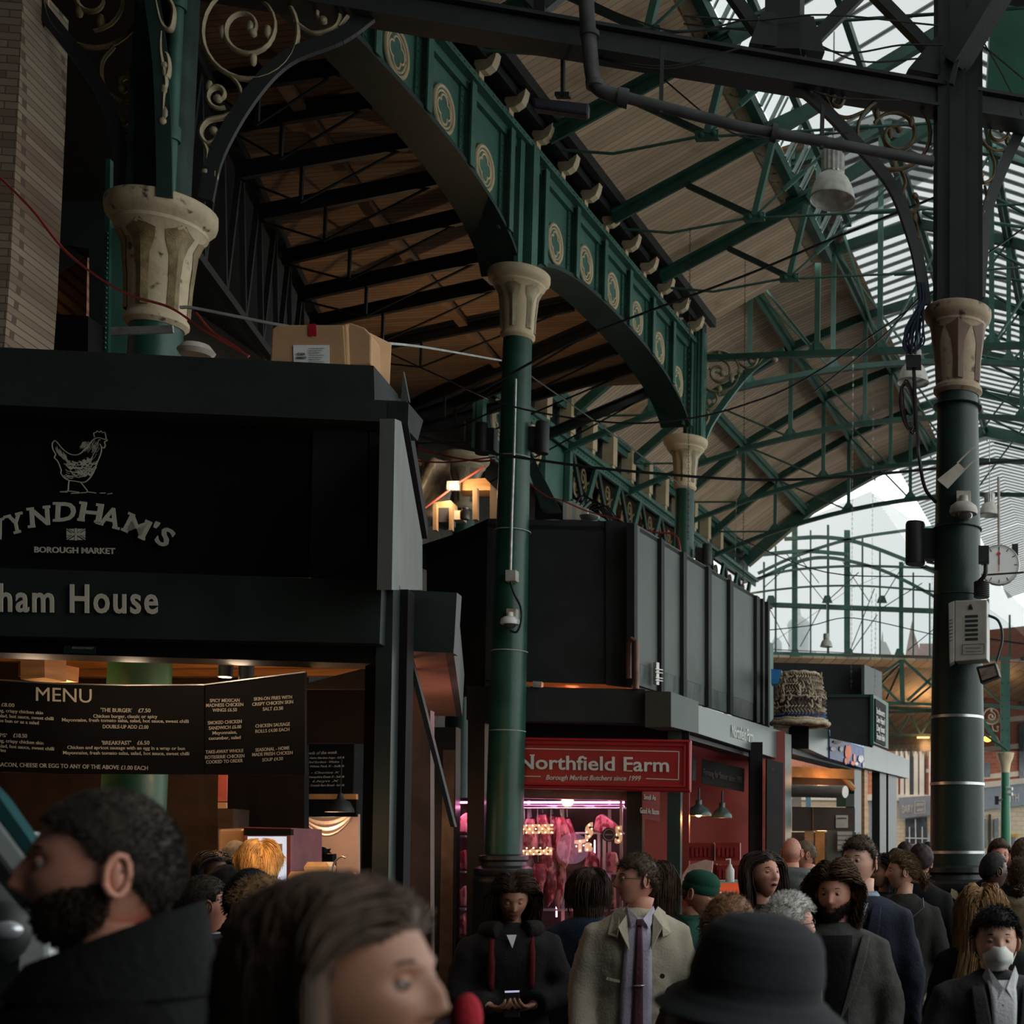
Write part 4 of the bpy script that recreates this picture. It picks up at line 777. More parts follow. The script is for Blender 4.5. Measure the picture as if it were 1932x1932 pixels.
ob('backdrop_wall', slab([(566, 1536), (676, 1536), (676, 1720), (566, 1720)], P_, .05), mat('peach_wall', (.62, .40, .28), .6, var=.05, emit=None), 'peach lit wall of the next shop seen through the stall', 'wall')
point(at(620, 1560, 12.7), 7, (1, .6, .38))
for k in range(3):
    b = MB(); rows = []
    for j in range(13):
        u_ = j/12; x = 574+92*u_; sag = 20+9*k; y = 1543+4*k+sag*4*u_*(1-u_)*(.8)-(10*u_); rows.append([at(x, y-5+k, 12.9-.1*k), at(x, y+2, 12.9-.1*k)])
    b.grid(rows); ob('draped_cloth', b, mat('muslin', (.5, .38, .28), .9), ['upper sheer cloth swag in the peach lit shop', 'middle sheer cloth swag in the peach lit shop', 'lowest sheer cloth swag in the peach lit shop'][k], 'cloth', solid=.004, smooth=180)
P_ = vplane(610, 12.2, 1, .1)
b = slab([(592, 1611), (627, 1611), (627, 1660), (592, 1660)], P_, .1); b.ball(at(608, 1607, 12.2), (.05, .03, .045), 14, 8); b.slab(px([(616, 1602), (622, 1601), (619, 1606), (623, 1610), (616, 1610)], P_), V(0, .03, 0))
ob('till_screen', b, 'blackpanel', 'dark till screen with round ornament silhouetted on the peach wall', 'till')
# egg cartons on the counter
P_ = vplane(610, 9.9, 1, .1)
ob('counter', slab([(400, 1668), (720, 1668), (720, 1932), (400, 1932)], P_, .55, .25), 'woodd', 'timber counter holding egg cartons inside the chicken stall', 'counter')
M['carton'] = mat('egg_carton_pulp', (.60, .42, .24), .9, var=.15, scale=20, bump=.3)
for k, (x, y, op) in enumerate([(604, 1637, 1), (573, 1655, 0), (600, 1657, 0), (630, 1657, 0), (655, 1655, 0)]):
    c = at(x, y+12, 9.85+.06*(k % 2)); b = MB(); e = thing('egg_carton', ['open lidded egg carton on top of the counter pile', 'egg carton lowest at the left of the counter pile', 'egg carton second from left on the counter', 'egg carton under the tap', 'egg carton at the right end of the counter'][k], 'egg carton', c, 'egg cartons on the counter', 'thing')
    b.slab([c+V(-.085, -.05, 0), c+V(.085, -.05, 0), c+V(.095, -.055, .05), c+V(-.095, -.055, .05)], (0, .1, 0)); b.build('tray', 'carton', e)
    if op or k == 1:
        b = MB(); b.slab([c+V(-.095, -.055, .052), c+V(.095, -.055, .052), c+V(.07, -.055, .09), c+V(-.07, -.055, .09)], (0, .1, 0)); b.build('lid', 'carton', e)
    else:
        for j in range(5):
            b = MB(); b.ball(c+V(-.07+.035*j, -.03, .06), (.018, .018, .024), 8, 6); b.build('egg', mat('eggshell', (.62, .45, .32), .4) if 'eggshell' not in bpy.data.materials else bpy.data.materials['eggshell'], e, smooth=180)
b = MB(); p = at(627, 1668, 9.7); b.tube(smoothpts([p, p+UP*.12, p+V(.02, 0, .17), p+V(.06, 0, .2), p+V(.09, 0, .19)], 5), .007, 8); ob('swan_neck_tap', b, 'steel', 'bright swan neck tap beside the egg cartons', 'tap', smooth=60)
b = MB(); b.lathe([(.0, 0), (.03, .0), (.03, .004), (0, .004)], at(566, 1580, 11.1), 16, (V(1, 0, 0), UP, V(0, -1, 0))); ob('round_sticker', b, mat('sticker_red', (.4, .06, .05)), 'small round red sticker on the dark partition right of the fridge', 'sticker')
point(at(500, 1560, 6.6), 5, (1, .62, .3), .1, 'blond_hair_fill')  # warm point added above the blond head to brighten the hair
# green column lit inside the stall is the left column itself
# things on the stall roof
P_ = vplane(600, 7.9, 1, .145)
cb = thing('cardboard_box', 'brown cardboard box with red tape and white label on the stall roof', 'box', on(600, 690, P_), kind='thing')
b = slab([(508, 690), (512, 620), (524, 612), (650, 612), (655, 698)], P_, .3); b.build('carton', 'card', cb, bevel=.012)
b = MB(); A_ = on(655, 698, P_); B_ = on(650, 612, P_); b.slab([A_, B_, B_+V(.03, .03, .02), B_+V(.16, .3, .0), A_+V(.13, .3, 0), ], V(-.03, .02, 0)); b.slab(px([(645, 612), (660, 608), (688, 618), (700, 632), (700, 688), (655, 690)], P_, -.02), nW*.25); b.build('crushed_end', 'card', cb, bevel=.01)
b = slab([(581, 611), (596, 611), (597, 634), (592, 632), (587, 635), (582, 633)], P_, .004, .006); b.build('tape', 'red', cb)
slab([(553, 651), (621, 651), (621, 690), (554, 690)], P_, .004, .006).build('paper_label', 'white', cb)
text('CODE:', P_, 561, 670, 576, 670, 4.5, 'tube', cb, off=.012, bold=.02, th=.002); text('WM2577', P_, 559, 677, 578, 677, 4, 'tube', cb, off=.012, bold=.02, th=.002)
for i in range(7): text('material description', P_, 582, 658+4.2*i, 612-4*(i % 3), 658+4.2*i, 1.8, 'tube', cb, off=.012, th=.001)
b = MB(); b.lathe([(.0, 0), (.09, .0), (.11, .03), (.08, .07), (0, .075)], at(370, 672, 8.2), 14); ob('alarm_bell', b, 'offwhite', 'pale dusty dish lying behind the stall parapet', 'dish', smooth=50)
b = slab([(209, 617), (325, 613), (326, 627), (209, 632)], vplane(260, 8.9, 1, .1), .02); ob('steel_bracket', b, 'galv', 'perforated steel strip clamped across the left column neck', 'bracket')
b = slab([(96, 616), (100, 592), (166, 596), (166, 662), (96, 660)], vplane(120, 10.5, 1, .1), .3); ob('dark_cabinet', b, 'blackpanel', 'dark box standing on the stall roof before the orange vault', 'box')
P_ = vplane(225, 10.8, 1, .1); gp_ = thing('riveted_pilaster', 'green riveted pilaster standing just behind the left column', 'pilaster', on(225, 660, P_), kind='thing')
b = slab([(202, 430), (248, 430), (240, 670), (195, 670)], P_, .2)
b.build('plate', 'green', gp_)
b = slab([(199, 300), (208, 300), (204, 670), (195, 670)], P_, .05, .04); 
for k in range(24): b.ball(on(203-.2*k, 440+9.4*k, P_, .05), .012, 5, 3)
b.build('rivet_strip', 'greenmid', gp_)

# ================================================================== BUTCHER STALL (middle)
NF = vplane(920, 14.5, 1, .12)
cN = on(1195, 1617, NF); NR = pl(cN, V(1, -.165, 0)/np.linalg.norm(V(1, -.165, 0))); nlw = on(920, 1617, NF); NLf = pl(nlw, V(-.68, -.74, 0)/np.linalg.norm(V(-.68, -.74, 0)))
if NR[1] @ (EYE-cN) < 0: NR = pl(cN, -NR[1])
st2 = thing('butcher_stall', 'black panelled butcher stall with pink lit window and green street fascia', 'market stall', cN*V(1, 1, 0), kind='thing')
slab([(920, 979), (1143, 983), (1143, 1290), (915, 1283)], NF, .08).build('front_board', 'charcoal', st2)
slab([(1143, 981), (1195, 987), (1192, 1297), (1143, 1291)], NF, .08, .03).build('front_board', 'charcoal', st2)
slab([(805, 1031), (920, 979), (915, 1300), (805, 1330)], NLf, .08).build('left_board', 'charcoal', st2)
edges = [(1195, 1290), (1238, 1290), (1293, 1300), (1338, 1330), (1380, 1345), (1427, 1360), (1450, 1365)]
tops = lambda x: 986+(x-1195)*.598
bots = lambda x: 1290+(x-1195)*.31
xs = [1195, 1248, 1291, 1338, 1380, 1430, 1452]
for k in range(6):
    x0, x1 = xs[k], xs[k+1]; spl = lambda x: bots(x)-42+(x-1195)*.04
    slab([(x0, tops(x0)), (x1, tops(x1)), (x1, spl(x1)), (x0, spl(x0))], NR, .06).build('flank_board', 'panel', st2)
    slab([(x0, spl(x0)), (x1, spl(x1)), (x1, bots(x1)), (x0, bots(x0))], NR, .06, -.004).build('flank_lower_board', 'panelworn', st2)
for k, x in enumerate([1200, 1251, 1293, 1340, 1381, 1431, 1441, 1451]):
    wd = 6 if k < 6 else 3
    b = slab([(x-wd/2, tops(x)-(4 if k else 2)), (x+wd/2, tops(x)), (x+wd/2, bots(x)), (x-wd/2, bots(x))], NR, .09, .05); b.build('batten', 'charcoal', st2)
slab([(1452, 1212), (1459, 1214), (1459, 1380), (1452, 1378)], NR, .2, .02).build('end_post', 'greenmid', st2)
# roof slab behind boards
b = MB(); z_ = on(1195, 987, NF)[2]-.05; b.slab([V(*(on(920, 980, NF)[:2]), z_), V(*(cN[:2]), z_), V(*(on(1452, 1617, NR)[:2]), z_), V(-6.6, 19, z_), V(-7.2, 16, z_)], (0, 0, -.05)); b.build('roof_deck', 'charcoal', st2)
# canopy band
CF = pl(NF[0]+NF[1]*.35, NF[1])
slab([(880, 1294), (1217, 1300), (1217, 1364), (880, 1358)], CF, .5, -.08).build('canopy_front', 'charcoal', st2)
slab([(1217, 1303), (1266, 1305), (1266, 1371), (1217, 1364)], CF, .3).build('canopy_corner', 'charcoal', st2)
c3 = on(1266, 1617, CF); CR = pl(c3, V(1, -.20, 0)/np.linalg.norm(V(1, -.20, 0)));
if CR[1] @ (EYE-c3) < 0: CR = pl(c3, -CR[1])
slab([(1266, 1305), (1318, 1324), (1318, 1384), (1266, 1371)], CR, .3, .03).build('canopy_side', 'panel', st2)
M['fasciagrey'] = mat('grey_green_fascia', (.085, .105, .096), .35, .2, var=.12, scale=2)
slab([(1318, 1331), (1482, 1382), (1481, 1436), (1318, 1384)], CR, .15, 0).build('street_fascia', 'fasciagrey', st2)
text('Northfield Farm', CR, 1381, 1390, 1421, 1402, 24, 'sign', st2, off=.01, bold=.0, dy=25)
slab([(1481, 1384), (1493, 1386), (1494, 1932), (1482, 1932)], CR, .15, .06).build('corner_post', mat('post_green_grey', (.05, .075, .06), .45), st2)
b = MB(); a_ = CR; b.slab(px([(1290, 1384), (1481, 1440), (1481, 1447), (1290, 1392)], CR, -.1), V(-.2, 0, 0)); b.build('canopy_rail', 'black', st2)
slab([(940, 1364), (1300, 1372), (1300, 1400), (940, 1400)], NF, .05, .0).build('header_board', 'blackpanel', st2)
# orange glow line under the top box
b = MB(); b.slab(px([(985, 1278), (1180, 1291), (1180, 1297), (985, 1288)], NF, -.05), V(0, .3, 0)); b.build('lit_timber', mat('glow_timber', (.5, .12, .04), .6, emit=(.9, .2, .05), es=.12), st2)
point(on(1080, 1300, NF, -.3), 2, (1, .35, .12))
# posts of the shopfront
for x0, x1, y0 in ((820, 860, 1372), (1183, 1212, 1490), (1260, 1285, 1380), (883, 915, 1300)):
    slab([(x0, y0), (x1, y0), (x1-4, 1932), (x0-4, 1932)], NF, .2, .05 if x0 != 820 else .1).build('post', 'blackgloss' if x0 != 1260 else 'greendark', st2)
slab([(810, 1372), (862, 1372), (857, 1932), (800, 1932)], NF, .1, -.3).build('red_panel', mat('brown_red_panel', (.11, .022, .018), .5, var=.2), st2)
slab([(836, 1415), (858, 1415), (850, 1932), (826, 1932)], NF, .05, .12).build('steel_edge', mat('bronze_steel', (.17, .12, .085), .4, .5), st2)
slab([(1285, 1385), (1300, 1385), (1300, 1932), (1285, 1932)], NF, .1, -.3).build('red_panel', 'redwall', st2)
slab([(985, 1482), (1183, 1486), (1183, 1510), (985, 1506)], NF, .1, -.02).build('window_header', mat('warm_header', (.22, .13, .09), .5, .3), st2)
slab([(855, 1770), (1183, 1775), (1183, 1932), (850, 1932)], NF, .1, -.02).build('stall_riser', 'blackgloss', st2)
# red hanging sign
RS = pl(NF[0]+NF[1]*.55, V(-.09, -1, 0)/np.linalg.norm(V(-.09, -1, 0)))
RS = vplane(985, 14.05, 1, .06)
sg = thing('shop_sign', 'red moulded hanging sign with cream serif shop name over the pink window', 'sign', on(1140, 1440, RS), kind='thing')
slab([(975, 1391), (1304, 1396), (1303, 1495), (975, 1487)], RS, .06).build('panel', 'red', sg, bevel=.01)
for q0, q1 in (((975, 1394), (1303, 1399)), ((975, 1402), (1290, 1407)), ((975, 1484), (1302, 1492)), ((975, 1479), (1292, 1484)), ((1300, 1399), (1300, 1491)), ((1292, 1406), (1291, 1484))):
    b = MB(); b.tube([on(*q0, RS, .012), on(*q1, RS, .012)], .014, 6); b.build('moulding', 'red', sg, smooth=60)
for q0, q1 in (((975, 1412), (1281, 1418)), ((1281, 1418), (1280, 1471)), ((1280, 1471), (1219, 1469)), ((975, 1464), (1020, 1465))):
    b = MB(); b.bar(on(*q0, RS, .004), on(*q1, RS, .004), .004, .008); b.build('line', 'sign', sg)
text('Northfield Farm', RS, 978, 1450, 1262, 1456, 27, 'sign', sg, off=.014, bold=.012, th=.012)
text('Borough Market Butchers since 1999', RS, 1030, 1471, 1209, 1473, 9.5, 'sign', sg, off=.008, shear=.28, bold=.005)
b = MB()    # slab serifs of the big letters
for x in (985, 1188): b.box(on(x, 1450+(x-978)*.021, RS, .016), (.055, .01, .012))
for x in (982, 1004): b.box(on(x, 1424+(x-978)*.021, RS, .016), (.05, .01, .012))
b.build('serifs', 'sign', sg)
b = slab([(1212, 1487), (1245, 1493), (1245, 1550), (1212, 1545)], vplane(1228, 14.6, 1, .6), .02); s2 = tag(b.build('hanging_notice', 'redwall'), 'small red notice hanging below the right end of the red sign', 'sign', kind='thing')
text('Smell As', vplane(1228, 14.6, 1, .6), 1215, 1508, 1237, 1510, 10, 'sign', s2); text('Good As Bacon', vplane(1228, 14.6, 1, .6), 1208, 1534, 1243, 1537, 11, 'sign', s2)
# street side interior: red walls, panel sign, lamps
ri = thing('stall_side_room', 'dark red side room of the butcher stall under the street fascia', 'partition', V(-4, 17, 0), kind='thing')
IR = vplane(1300, 17.2, 1, .35)
slab([(1200, 1370), (1481, 1380), (1481, 1932), (1200, 1932)], IR, .1).build('red_wall', 'redwall', ri)
slab([(1415, 1400), (1439, 1400), (1437, 1932), (1413, 1932)], IR, .1, .8).build('post', 'blackpanel', ri)
slab([(1447, 1432), (1478, 1440), (1476, 1932), (1445, 1932)], IR, .1, 1.0).build('post', 'blackgloss', ri)
slab([(1439, 1432), (1447, 1432), (1445, 1932), (1437, 1932)], IR, .05, .6).build('red_strip', mat('brick_red', (.32, .055, .03), .6), ri)
slab([(1325, 1432), (1405, 1450), (1404, 1494), (1324, 1478)], IR, .03, .6).build('name_panel', 'charcoal', ri)
text('Farming for flavour since 1999', pl(IR[0]+IR[1]*.6, IR[1]), 1328, 1462, 1400, 1478, 13, mat('faded_letter', (.16, .13, .11)), ri, off=.01)
slab([(1306, 1428), (1313, 1429), (1313, 1474), (1306, 1472)], IR, .03, .7).build('name_panel', 'panelworn', ri)
M['lampshade'] = mat('lamp_green_enamel', (.03, .05, .045), .25, .2, var=.1)
for k, (x, y, on_) in enumerate([(1318, 1539, 1), (1362, 1543, 0)]):
    c = at(x, y, 15.3+.5*k); lp = thing('warehouse_lamp', ['dark enamel dome lamp with orange lit rim in the red room', 'unlit dark enamel dome lamp beside the lit one'][k], 'lamp', c, 'dome lamps in the red room', 'thing')
    rr = .152 if k == 0 else .125
    b = MB(); b.lathe([(rr, 0), (rr*.97, .025), (rr*.7, .085), (rr*.3, .12), (.035, .13), (.035, .18), (.0, .19)], c, 24, cap=False); b.build('shade', 'lampshade', lp, smooth=50)
    b = MB(); b.tube([c+UP*.18, c+UP*.32], .012, 6); b.build('stem', 'tube', lp)
    if on_:
        b = MB(); b.ball(c+UP*.03, .045, 10, 6); b.build('bulb', mat('bulb_warm', (1, .6, .3), emit=(1, .42, .10), es=30, var=0), lp); point(c-UP*.03, 9, (1, .42, .15), .04)
    else: point(c-UP*.08, 2.5, (1, .45, .2), .04)
# pink meat cabinet
M['pinkmetal'] = mat('pink_lit_steel', (.6, .55, .6), .3, .5, var=.1)
M['pinkglow'] = mat('pink_tube_glow', (1, .5, .8), emit=(1, .30, .62), es=9, var=0)
M['bulb'] = mat('marquee_bulb', (1, .8, .5), emit=(1, .66, .32), es=6, var=0)
mc = thing('meat_cabinet', 'pink lit glass meat cabinet with steel shelves behind the shop window', 'cabinet', on(1050, 1770, NF, -.6)*V(1, 1, 0), kind='thing')
q = NF
slab([(845, 1505), (1190, 1505), (1190, 1800), (845, 1800)], q, .05, -1.2).build('back_panel', mat('cabinet_back', (.07, .028, .035), .5, var=.4, scale=6), mc)
def npx(x, y, off): return on(x, y, NF, off)
for (x, y0, y1, off) in ((998, 1510, 1700, -.35), (1172, 1510, 1770, -.2), (1130, 1560, 1720, -.4), (1062, 1520, 1780, -.45), (1140, 1560, 1720, -.3), (1150, 1510, 1720, -.5)):
    b = MB(); b.bar(npx(x, y0, off), npx(x, y1, off), .035, .03); b.build('upright', 'pinkmetal', mc)
for y, x0, x1 in ((1511, 860, 1178), (1518, 985, 1178)):
    b = MB(); b.tube([npx(x0, y+3, -.2), npx(x1, y+3, -.2)], .012 if y == 1511 else .016, 8); b.build('light_tube' if y == 1511 else 'rail', 'pinkglow' if y == 1511 else 'pinkmetal', mc)
for y, x0, x1, off in ((1524, 985, 1178, -.4), (1572, 1075, 1175, -.5), (1648, 1110, 1172, -.4), (1716, 985, 1175, -.5)):
    b = MB(); b.bar(npx(x0, y, off), npx(x1, y, off), .3, .02); b.build('shelf', 'pinkmetal', mc)
for y in (1578, 1645, 1715):
    b = MB(); b.bar(npx(850, y, -.5), npx(884, y, -.5), .3, .02); b.build('shelf', 'pinkmetal', mc)
for y0, y1, x in ((1585, 1640, 1122), (1650, 1700, 1138), (1700, 1730, 1050)):
    b = MB(); b.tube([npx(x, y0, -.45), npx(x, y1, -.45)], .008, 6); b.build('light_tube', 'pinkglow', mc)
for x, e in ((1010, 6), (1080, 6), (1150, 5), (870, 3.5)):
    l = bpy.data.lights.new('pink_light', 'AREA'); l.energy = e; l.color = (1, .32, .60); l.size = .5; l.size_y = .1; l.shape = 'RECTANGLE'
    lo = bpy.data.objects.new('pink_light', l); COL.objects.link(lo); p = npx(x, 1522, -.25); lo.location = tuple(p); lo.rotation_euler = (R(-10), 0, 0)
point(npx(1080, 1730, -.35), 1.5, (1, .32, .3)); point(npx(1060, 1600, .25), 2.2, (1, .45, .7), .2)
M['meat'] = mat('red_meat', (.24, .025, .035), .4, var=.7, scale=22, bump=.5, dirt=((.52, .25, .25), .55, 22), stretch=(1, 1, .5))
M['meatfat'] = mat('fatty_meat', (.50, .23, .22), .45, var=.4, scale=22, bump=.5, dirt=((.22, .02, .03), .50, 20), stretch=(1, 1, .45))
rnd = random.Random(5)
# hanging joints: (x top, y top, y bottom, half width px, lean, meat kind)
J = [(1002, 1545, 1625, 13, -6, 0, 'bulging red joint hanging at the left by the column'), (1024, 1537, 1660, 13, 2, 1, 'long red and white joint, second from left'), (1042, 1540, 1600, 12, 4, 1, 'short joint hanging above the light letters'), (1058, 1542, 1640, 13, 8, 0, 'plump pale leg with rounded end at the middle of the rail'), (1070, 1545, 1628, 9, 14, 1, 'rightmost leg on the rail, leaning right'), (990, 1600, 1700, 13, 14, 0, 'long curved pale flank hanging low at the left'), (1015, 1630, 1700, 12, 0, 1, 'dark joint low in the middle of the window'), (1040, 1600, 1712, 12, -6, 1, 'long shank ending lowest, pink tipped'), (1060, 1620, 1720, 8, -6, 0, 'thin bone end hanging right of the long shank')]
for i, (x, y0, y1, hw, ln, kk, dsc) in enumerate(J):
    off = -.3-.06*(i % 3); b = MB(); rows = []; n = 14; ph = rnd.random()*6
    base = npx(x, y0, off); t_ = thing('hanging_meat', dsc, 'meat', base, 'meat joints on the rail', 'thing')
    for j in range(n+1):
        u_ = j/n; rad = hw*(.35+.9*math.sin(math.pi*min(1, (u_*.85+.12)))**.8*(.55+.5*u_ if kk == 0 else 1.0-.25*u_))*(1-.9*max(0, u_-.88)/.12)
        c = npx(x+ln*u_+2*math.sin(u_*7+ph), y0+(y1-y0)*u_, off); r_ = rad/2500*14.9
        rows.append([c+V(math.cos(2*math.pi*k/14)*r_*(1+.12*math.sin(3*k+ph+u_*5)), math.sin(2*math.pi*k/14)*r_*.7, 0) for k in range(14)])
    b.grid(rows, True); b.build('joint', 'meatfat' if kk == 0 else 'meat', t_, smooth=180)
    b = MB(); tp = npx(x-1, 1524, off); b.tube([tp, base+UP*.02], .006, 5); b.tube(arc3 if False else [tp, tp+V(0, 0, .02), tp+V(.012, 0, .03), tp+V(.022, 0, .02)], .005, 5); b.build('hook', 'steel', t_)
# cut joints on shelves
for i, (pts_, dsc) in enumerate([([(1118, 1568), (1124, 1541), (1135, 1535), (1150, 1545), (1166, 1560), (1162, 1572), (1140, 1574)], 'large pale rib joint on the top right shelf'), ([(1098, 1640), (1108, 1608), (1116, 1604), (1128, 1620), (1131, 1646), (1110, 1646)], 'dark rib joint left on the second shelf'), ([(1131, 1646), (1134, 1618), (1148, 1607), (1160, 1608), (1165, 1630), (1158, 1648)], 'round cut rib joint right on the second shelf'), ([(1132, 1716), (1133, 1678), (1146, 1665), (1158, 1668), (1160, 1716)], 'pink joint on the lowest right shelf behind the glasses man'),
    ([(858, 1572), (858, 1550), (872, 1537), (880, 1532), (882, 1572)], 'rib joint on the top shelf left of the column'), ([(856, 1640), (857, 1612), (878, 1602), (880, 1642)], 'rib joint on the second shelf left of the column'), ([(854, 1708), (856, 1690), (876, 1670), (879, 1710)], 'rib joint on the third shelf left of the column'), ([(852, 1765), (854, 1740), (876, 1722), (878, 1765)], 'steaks under orange light at the bottom left of the window')]):
    b = slab(pts_, NF, .16, -.32-.02*(i % 2)); tag(b.build('meat_cut', 'meatfat' if i % 2 == 0 else 'meat', bevel=.02), dsc, 'meat', 'cut joints on the shelves', 'thing')
# light-bulb letters
def bulbs(s, x0, y0, x1, y1, h, label):
    t_ = thing('light_letters', label, 'illuminated sign', on(x0, y0, NF, .02), 'bulb lit letters in the window', 'thing')
    o = text(s, NF, x0, y0, x1, y1, h, mat('marquee_letter_'+s[:2], (.5, .38, .25), .5, emit=(.9, .5, .25), es=.45), t_, off=-.1, bold=.05, th=.03)
    n = max(3, int((x1-x0)/6)); b = MB()
    for k in range(n):
        for dy in ((0.1, .9) if k % 2 else (.5,)): b.ball(on(x0+(x1-x0)*(k+.5)/n, y0+(y1-y0)*(k+.5)/n-h*dy, NF, -.06), .0085, 6, 4)
    b.build('bulbs', 'bulb', t_)
bulbs('NOSE', 984, 1573, 1044, 1572, 17, 'bulb lit letters across the hanging meat, upper line')
bulbs('ntoti', 984, 1613, 1042, 1612, 14, 'bulb lit letters across the hanging meat, lower line')
bulbs('Ta', 1084, 1608, 1118, 1604, 22, 'bulb lit letters in front of the second shelf')
bulbs('S', 1104, 1585, 1119, 1575, 26, 'single bulb lit letter above the shelf joints'); bulbs('5', 1160, 1590, 1174, 1588, 30, 'bulb lit numeral at the right edge of the window')
b = MB(); b.lathe([(0, 0), (.078, 0), (.078, .012), (0, .012)], on(1149, 1575, NF, .03), 24, (V(1, 0, 0), UP, V(0, -1, 0))); b2 = tag(b.build('round_badge', mat('badge_dark', (.045, .02, .018), .5)), 'round dark badge with pale ring stuck on the window right side', 'badge', kind='thing')
b = MB(); b.tube([on(1149, 1575, NF, .045)+V(.06*math.cos(a), 0, .06*math.sin(a)) for a in np.linspace(0, 6.1, 24)], .004, 4, True); b.build('ring', 'offwhite', b2)
text('since', NF, 1142, 1576, 1156, 1576, 4, 'offwhite', b2, off=.05)
# window glass
mgl, nt, bs = new_mat('window_glass'); bs.inputs['Roughness'].default_value = .02; tr_ = nt.nodes.new('ShaderNodeBsdfTransparent'); gl_ = nt.nodes.new('ShaderNodeBsdfGlossy'); gl_.inputs['Roughness'].default_value = .03; mx_ = nt.nodes.new('ShaderNodeMixShader'); mx_.inputs[0].default_value = .06
nt.links.new(tr_.outputs[0], mx_.inputs[1]); nt.links.new(gl_.outputs[0], mx_.inputs[2]); nt.links.new(mx_.outputs[0], nt.nodes['Material Output'].inputs['Surface']); M['glass'] = mgl
slab([(860, 1506), (1183, 1508), (1183, 1772), (855, 1770)], NF, .01, -.05).build('window_pane', 'glass', st2)
# counter lights and red crates in the side room
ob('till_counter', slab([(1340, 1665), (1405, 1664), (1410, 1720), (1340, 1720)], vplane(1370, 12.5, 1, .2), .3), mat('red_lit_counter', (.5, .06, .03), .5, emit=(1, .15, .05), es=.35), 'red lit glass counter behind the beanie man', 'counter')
ob('counter_glass_edge', slab([(1335, 1662), (1404, 1660), (1404, 1665), (1335, 1667)], vplane(1370, 12.4, 1, .2), .3), mat('mint_edge', (.35, .55, .5), .3), 'pale green edged glass top on the red counter', 'glass')
c = at(1377, 1664, 12.2); sa = thing('sanitiser_bottle', 'clear pump bottle of hand gel on the butcher counter', 'bottle', c, kind='thing')
b = MB(); b.lathe([(.04, 0), (.04, .11), (.02, .14), (.016, .16)], c, 14); b.build('bottle', mat('clear_gel', (.5, .5, .48), .2), sa, smooth=40); b = MB(); b.tube([c+UP*.16, c+UP*.21], .007, 6); b.bar(c+UP*.21, c+V(-.04, 0, .205), .012, .012); b.build('pump', 'white', sa)
for k, (x, y) in enumerate([(1300, 1590), (1350, 1590), (1305, 1630), (1352, 1632)]):
    cr_ = slab([(x, y), (x+46, y), (x+46, y+34), (x, y+34)], vplane(x, 13.8, 1, .15), .35)
    for j in range(5): cr_.slab(px([(x+4+8*j, y+8), (x+9+8*j, y+8), (x+9+8*j, y+26), (x+4+8*j, y+26)], vplane(x, 13.8, 1, .15), .02), V(0, .01, 0))
    ob('plastic_crate', cr_, mat('crate_red', (.20, .012, .01), .5) if k == 0 else bpy.data.materials['crate_red'], 'red plastic crate, '+['upper left', 'upper right', 'lower left', 'lower right'][k]+' of the four stacked by the butcher post', 'crate', group='red crates')
ob('folded_board', slab([(1300, 1632), (1330, 1622), (1345, 1625), (1340, 1672), (1286, 1668), (1288, 1650)], vplane(1310, 12.6, 1, .1), .05), mat('pink_card', (.5, .32, .27), .6), 'pinkish folded cover standing behind the green beanie', 'cover')

# ================================================================== FISH STALL (right middle)
FR = CR; c4 = on(1525, 1617, vplane(1525, 18.4, 1, .12)); FS = pl(c4, V(1, -.10, 0)/np.linalg.norm(V(1, -.10, 0)));
if FS[1] @ (EYE-c4) < 0: FS = pl(c4, -FS[1])
F0 = vplane(1480, 18.3, 1, .12)
st3 = thing('fish_stall', 'fish stall with grey fascia and sea mural beyond the butcher stall', 'market stall', c4*V(1, 1, 0), kind='thing')
slab([(1488, 1366), (1526, 1366), (1526, 1412), (1488, 1412)], F0, .3).build('canopy_end', 'blackpanel', st3)
slab([(1526, 1368), (1567, 1377), (1567, 1432), (1526, 1413)], FS, .2).build('fascia', 'fasciagrey', st3)
slab([(1630, 1399), (1716, 1434), (1716, 1469), (1630, 1448)], FS, .2).build('fascia', 'fasciagrey', st3)
mu = thing('sea_mural', 'blue painted sea mural with orange lobster and white fish on the stall fascia', 'painting', on(1598, 1413, FS), kind='thing')
slab([(1565, 1377), (1630, 1401), (1631, 1450), (1566, 1431)], FS, .22, .02).build('panel', mat('sea_blue', (.045, .075, .22), .5, var=.5, scale=5), mu)
slab([(1565, 1377), (1630, 1401), (1630, 1411), (1566, 1389)], FS, .01, .03).build('wave_band', mat('sea_light', (.25, .40, .58), .5, var=.4, scale=12), mu)
for (x, y, rx, ry, cl) in [(1600, 1420, 6, 15, (.75, .16, .06)), (1572, 1413, 5, 4, (.6, .5, .45)), (1587, 1413, 3.5, 5, (.65, .6, .5)), (1624, 1432, 5, 7, (.65, .62, .58)), (1612, 1430, 2, 8, (.7, .3, .25)), (1609, 1440, 4, 4, (.7, .2, .1)), (1616, 1441, 3, 3, (.7, .6, .5)), (1580, 1400, 8, 3, (.35, .06, .12)), (1596, 1436, 3, 6, (.7, .2, .1)), (1629, 1443, 2, 5, (.6, .5, .5))]:
    b = MB(); p = [on(x+rx*math.cos(a), y+ry*math.sin(a)*(1+.2*math.sin(5*a)), FS, .035) for a in np.linspace(0, 6, 16)]; b.slab(p, FS[1]*.004); b.build('painted_creature', mat('paint_%d_%d' % (x, y), cl, .6), mu)
b = slab([(1495, 1412), (1640, 1452), (1640, 1460), (1495, 1422)], FS, .3, -.15); b.build('canopy_rail', 'black', st3)
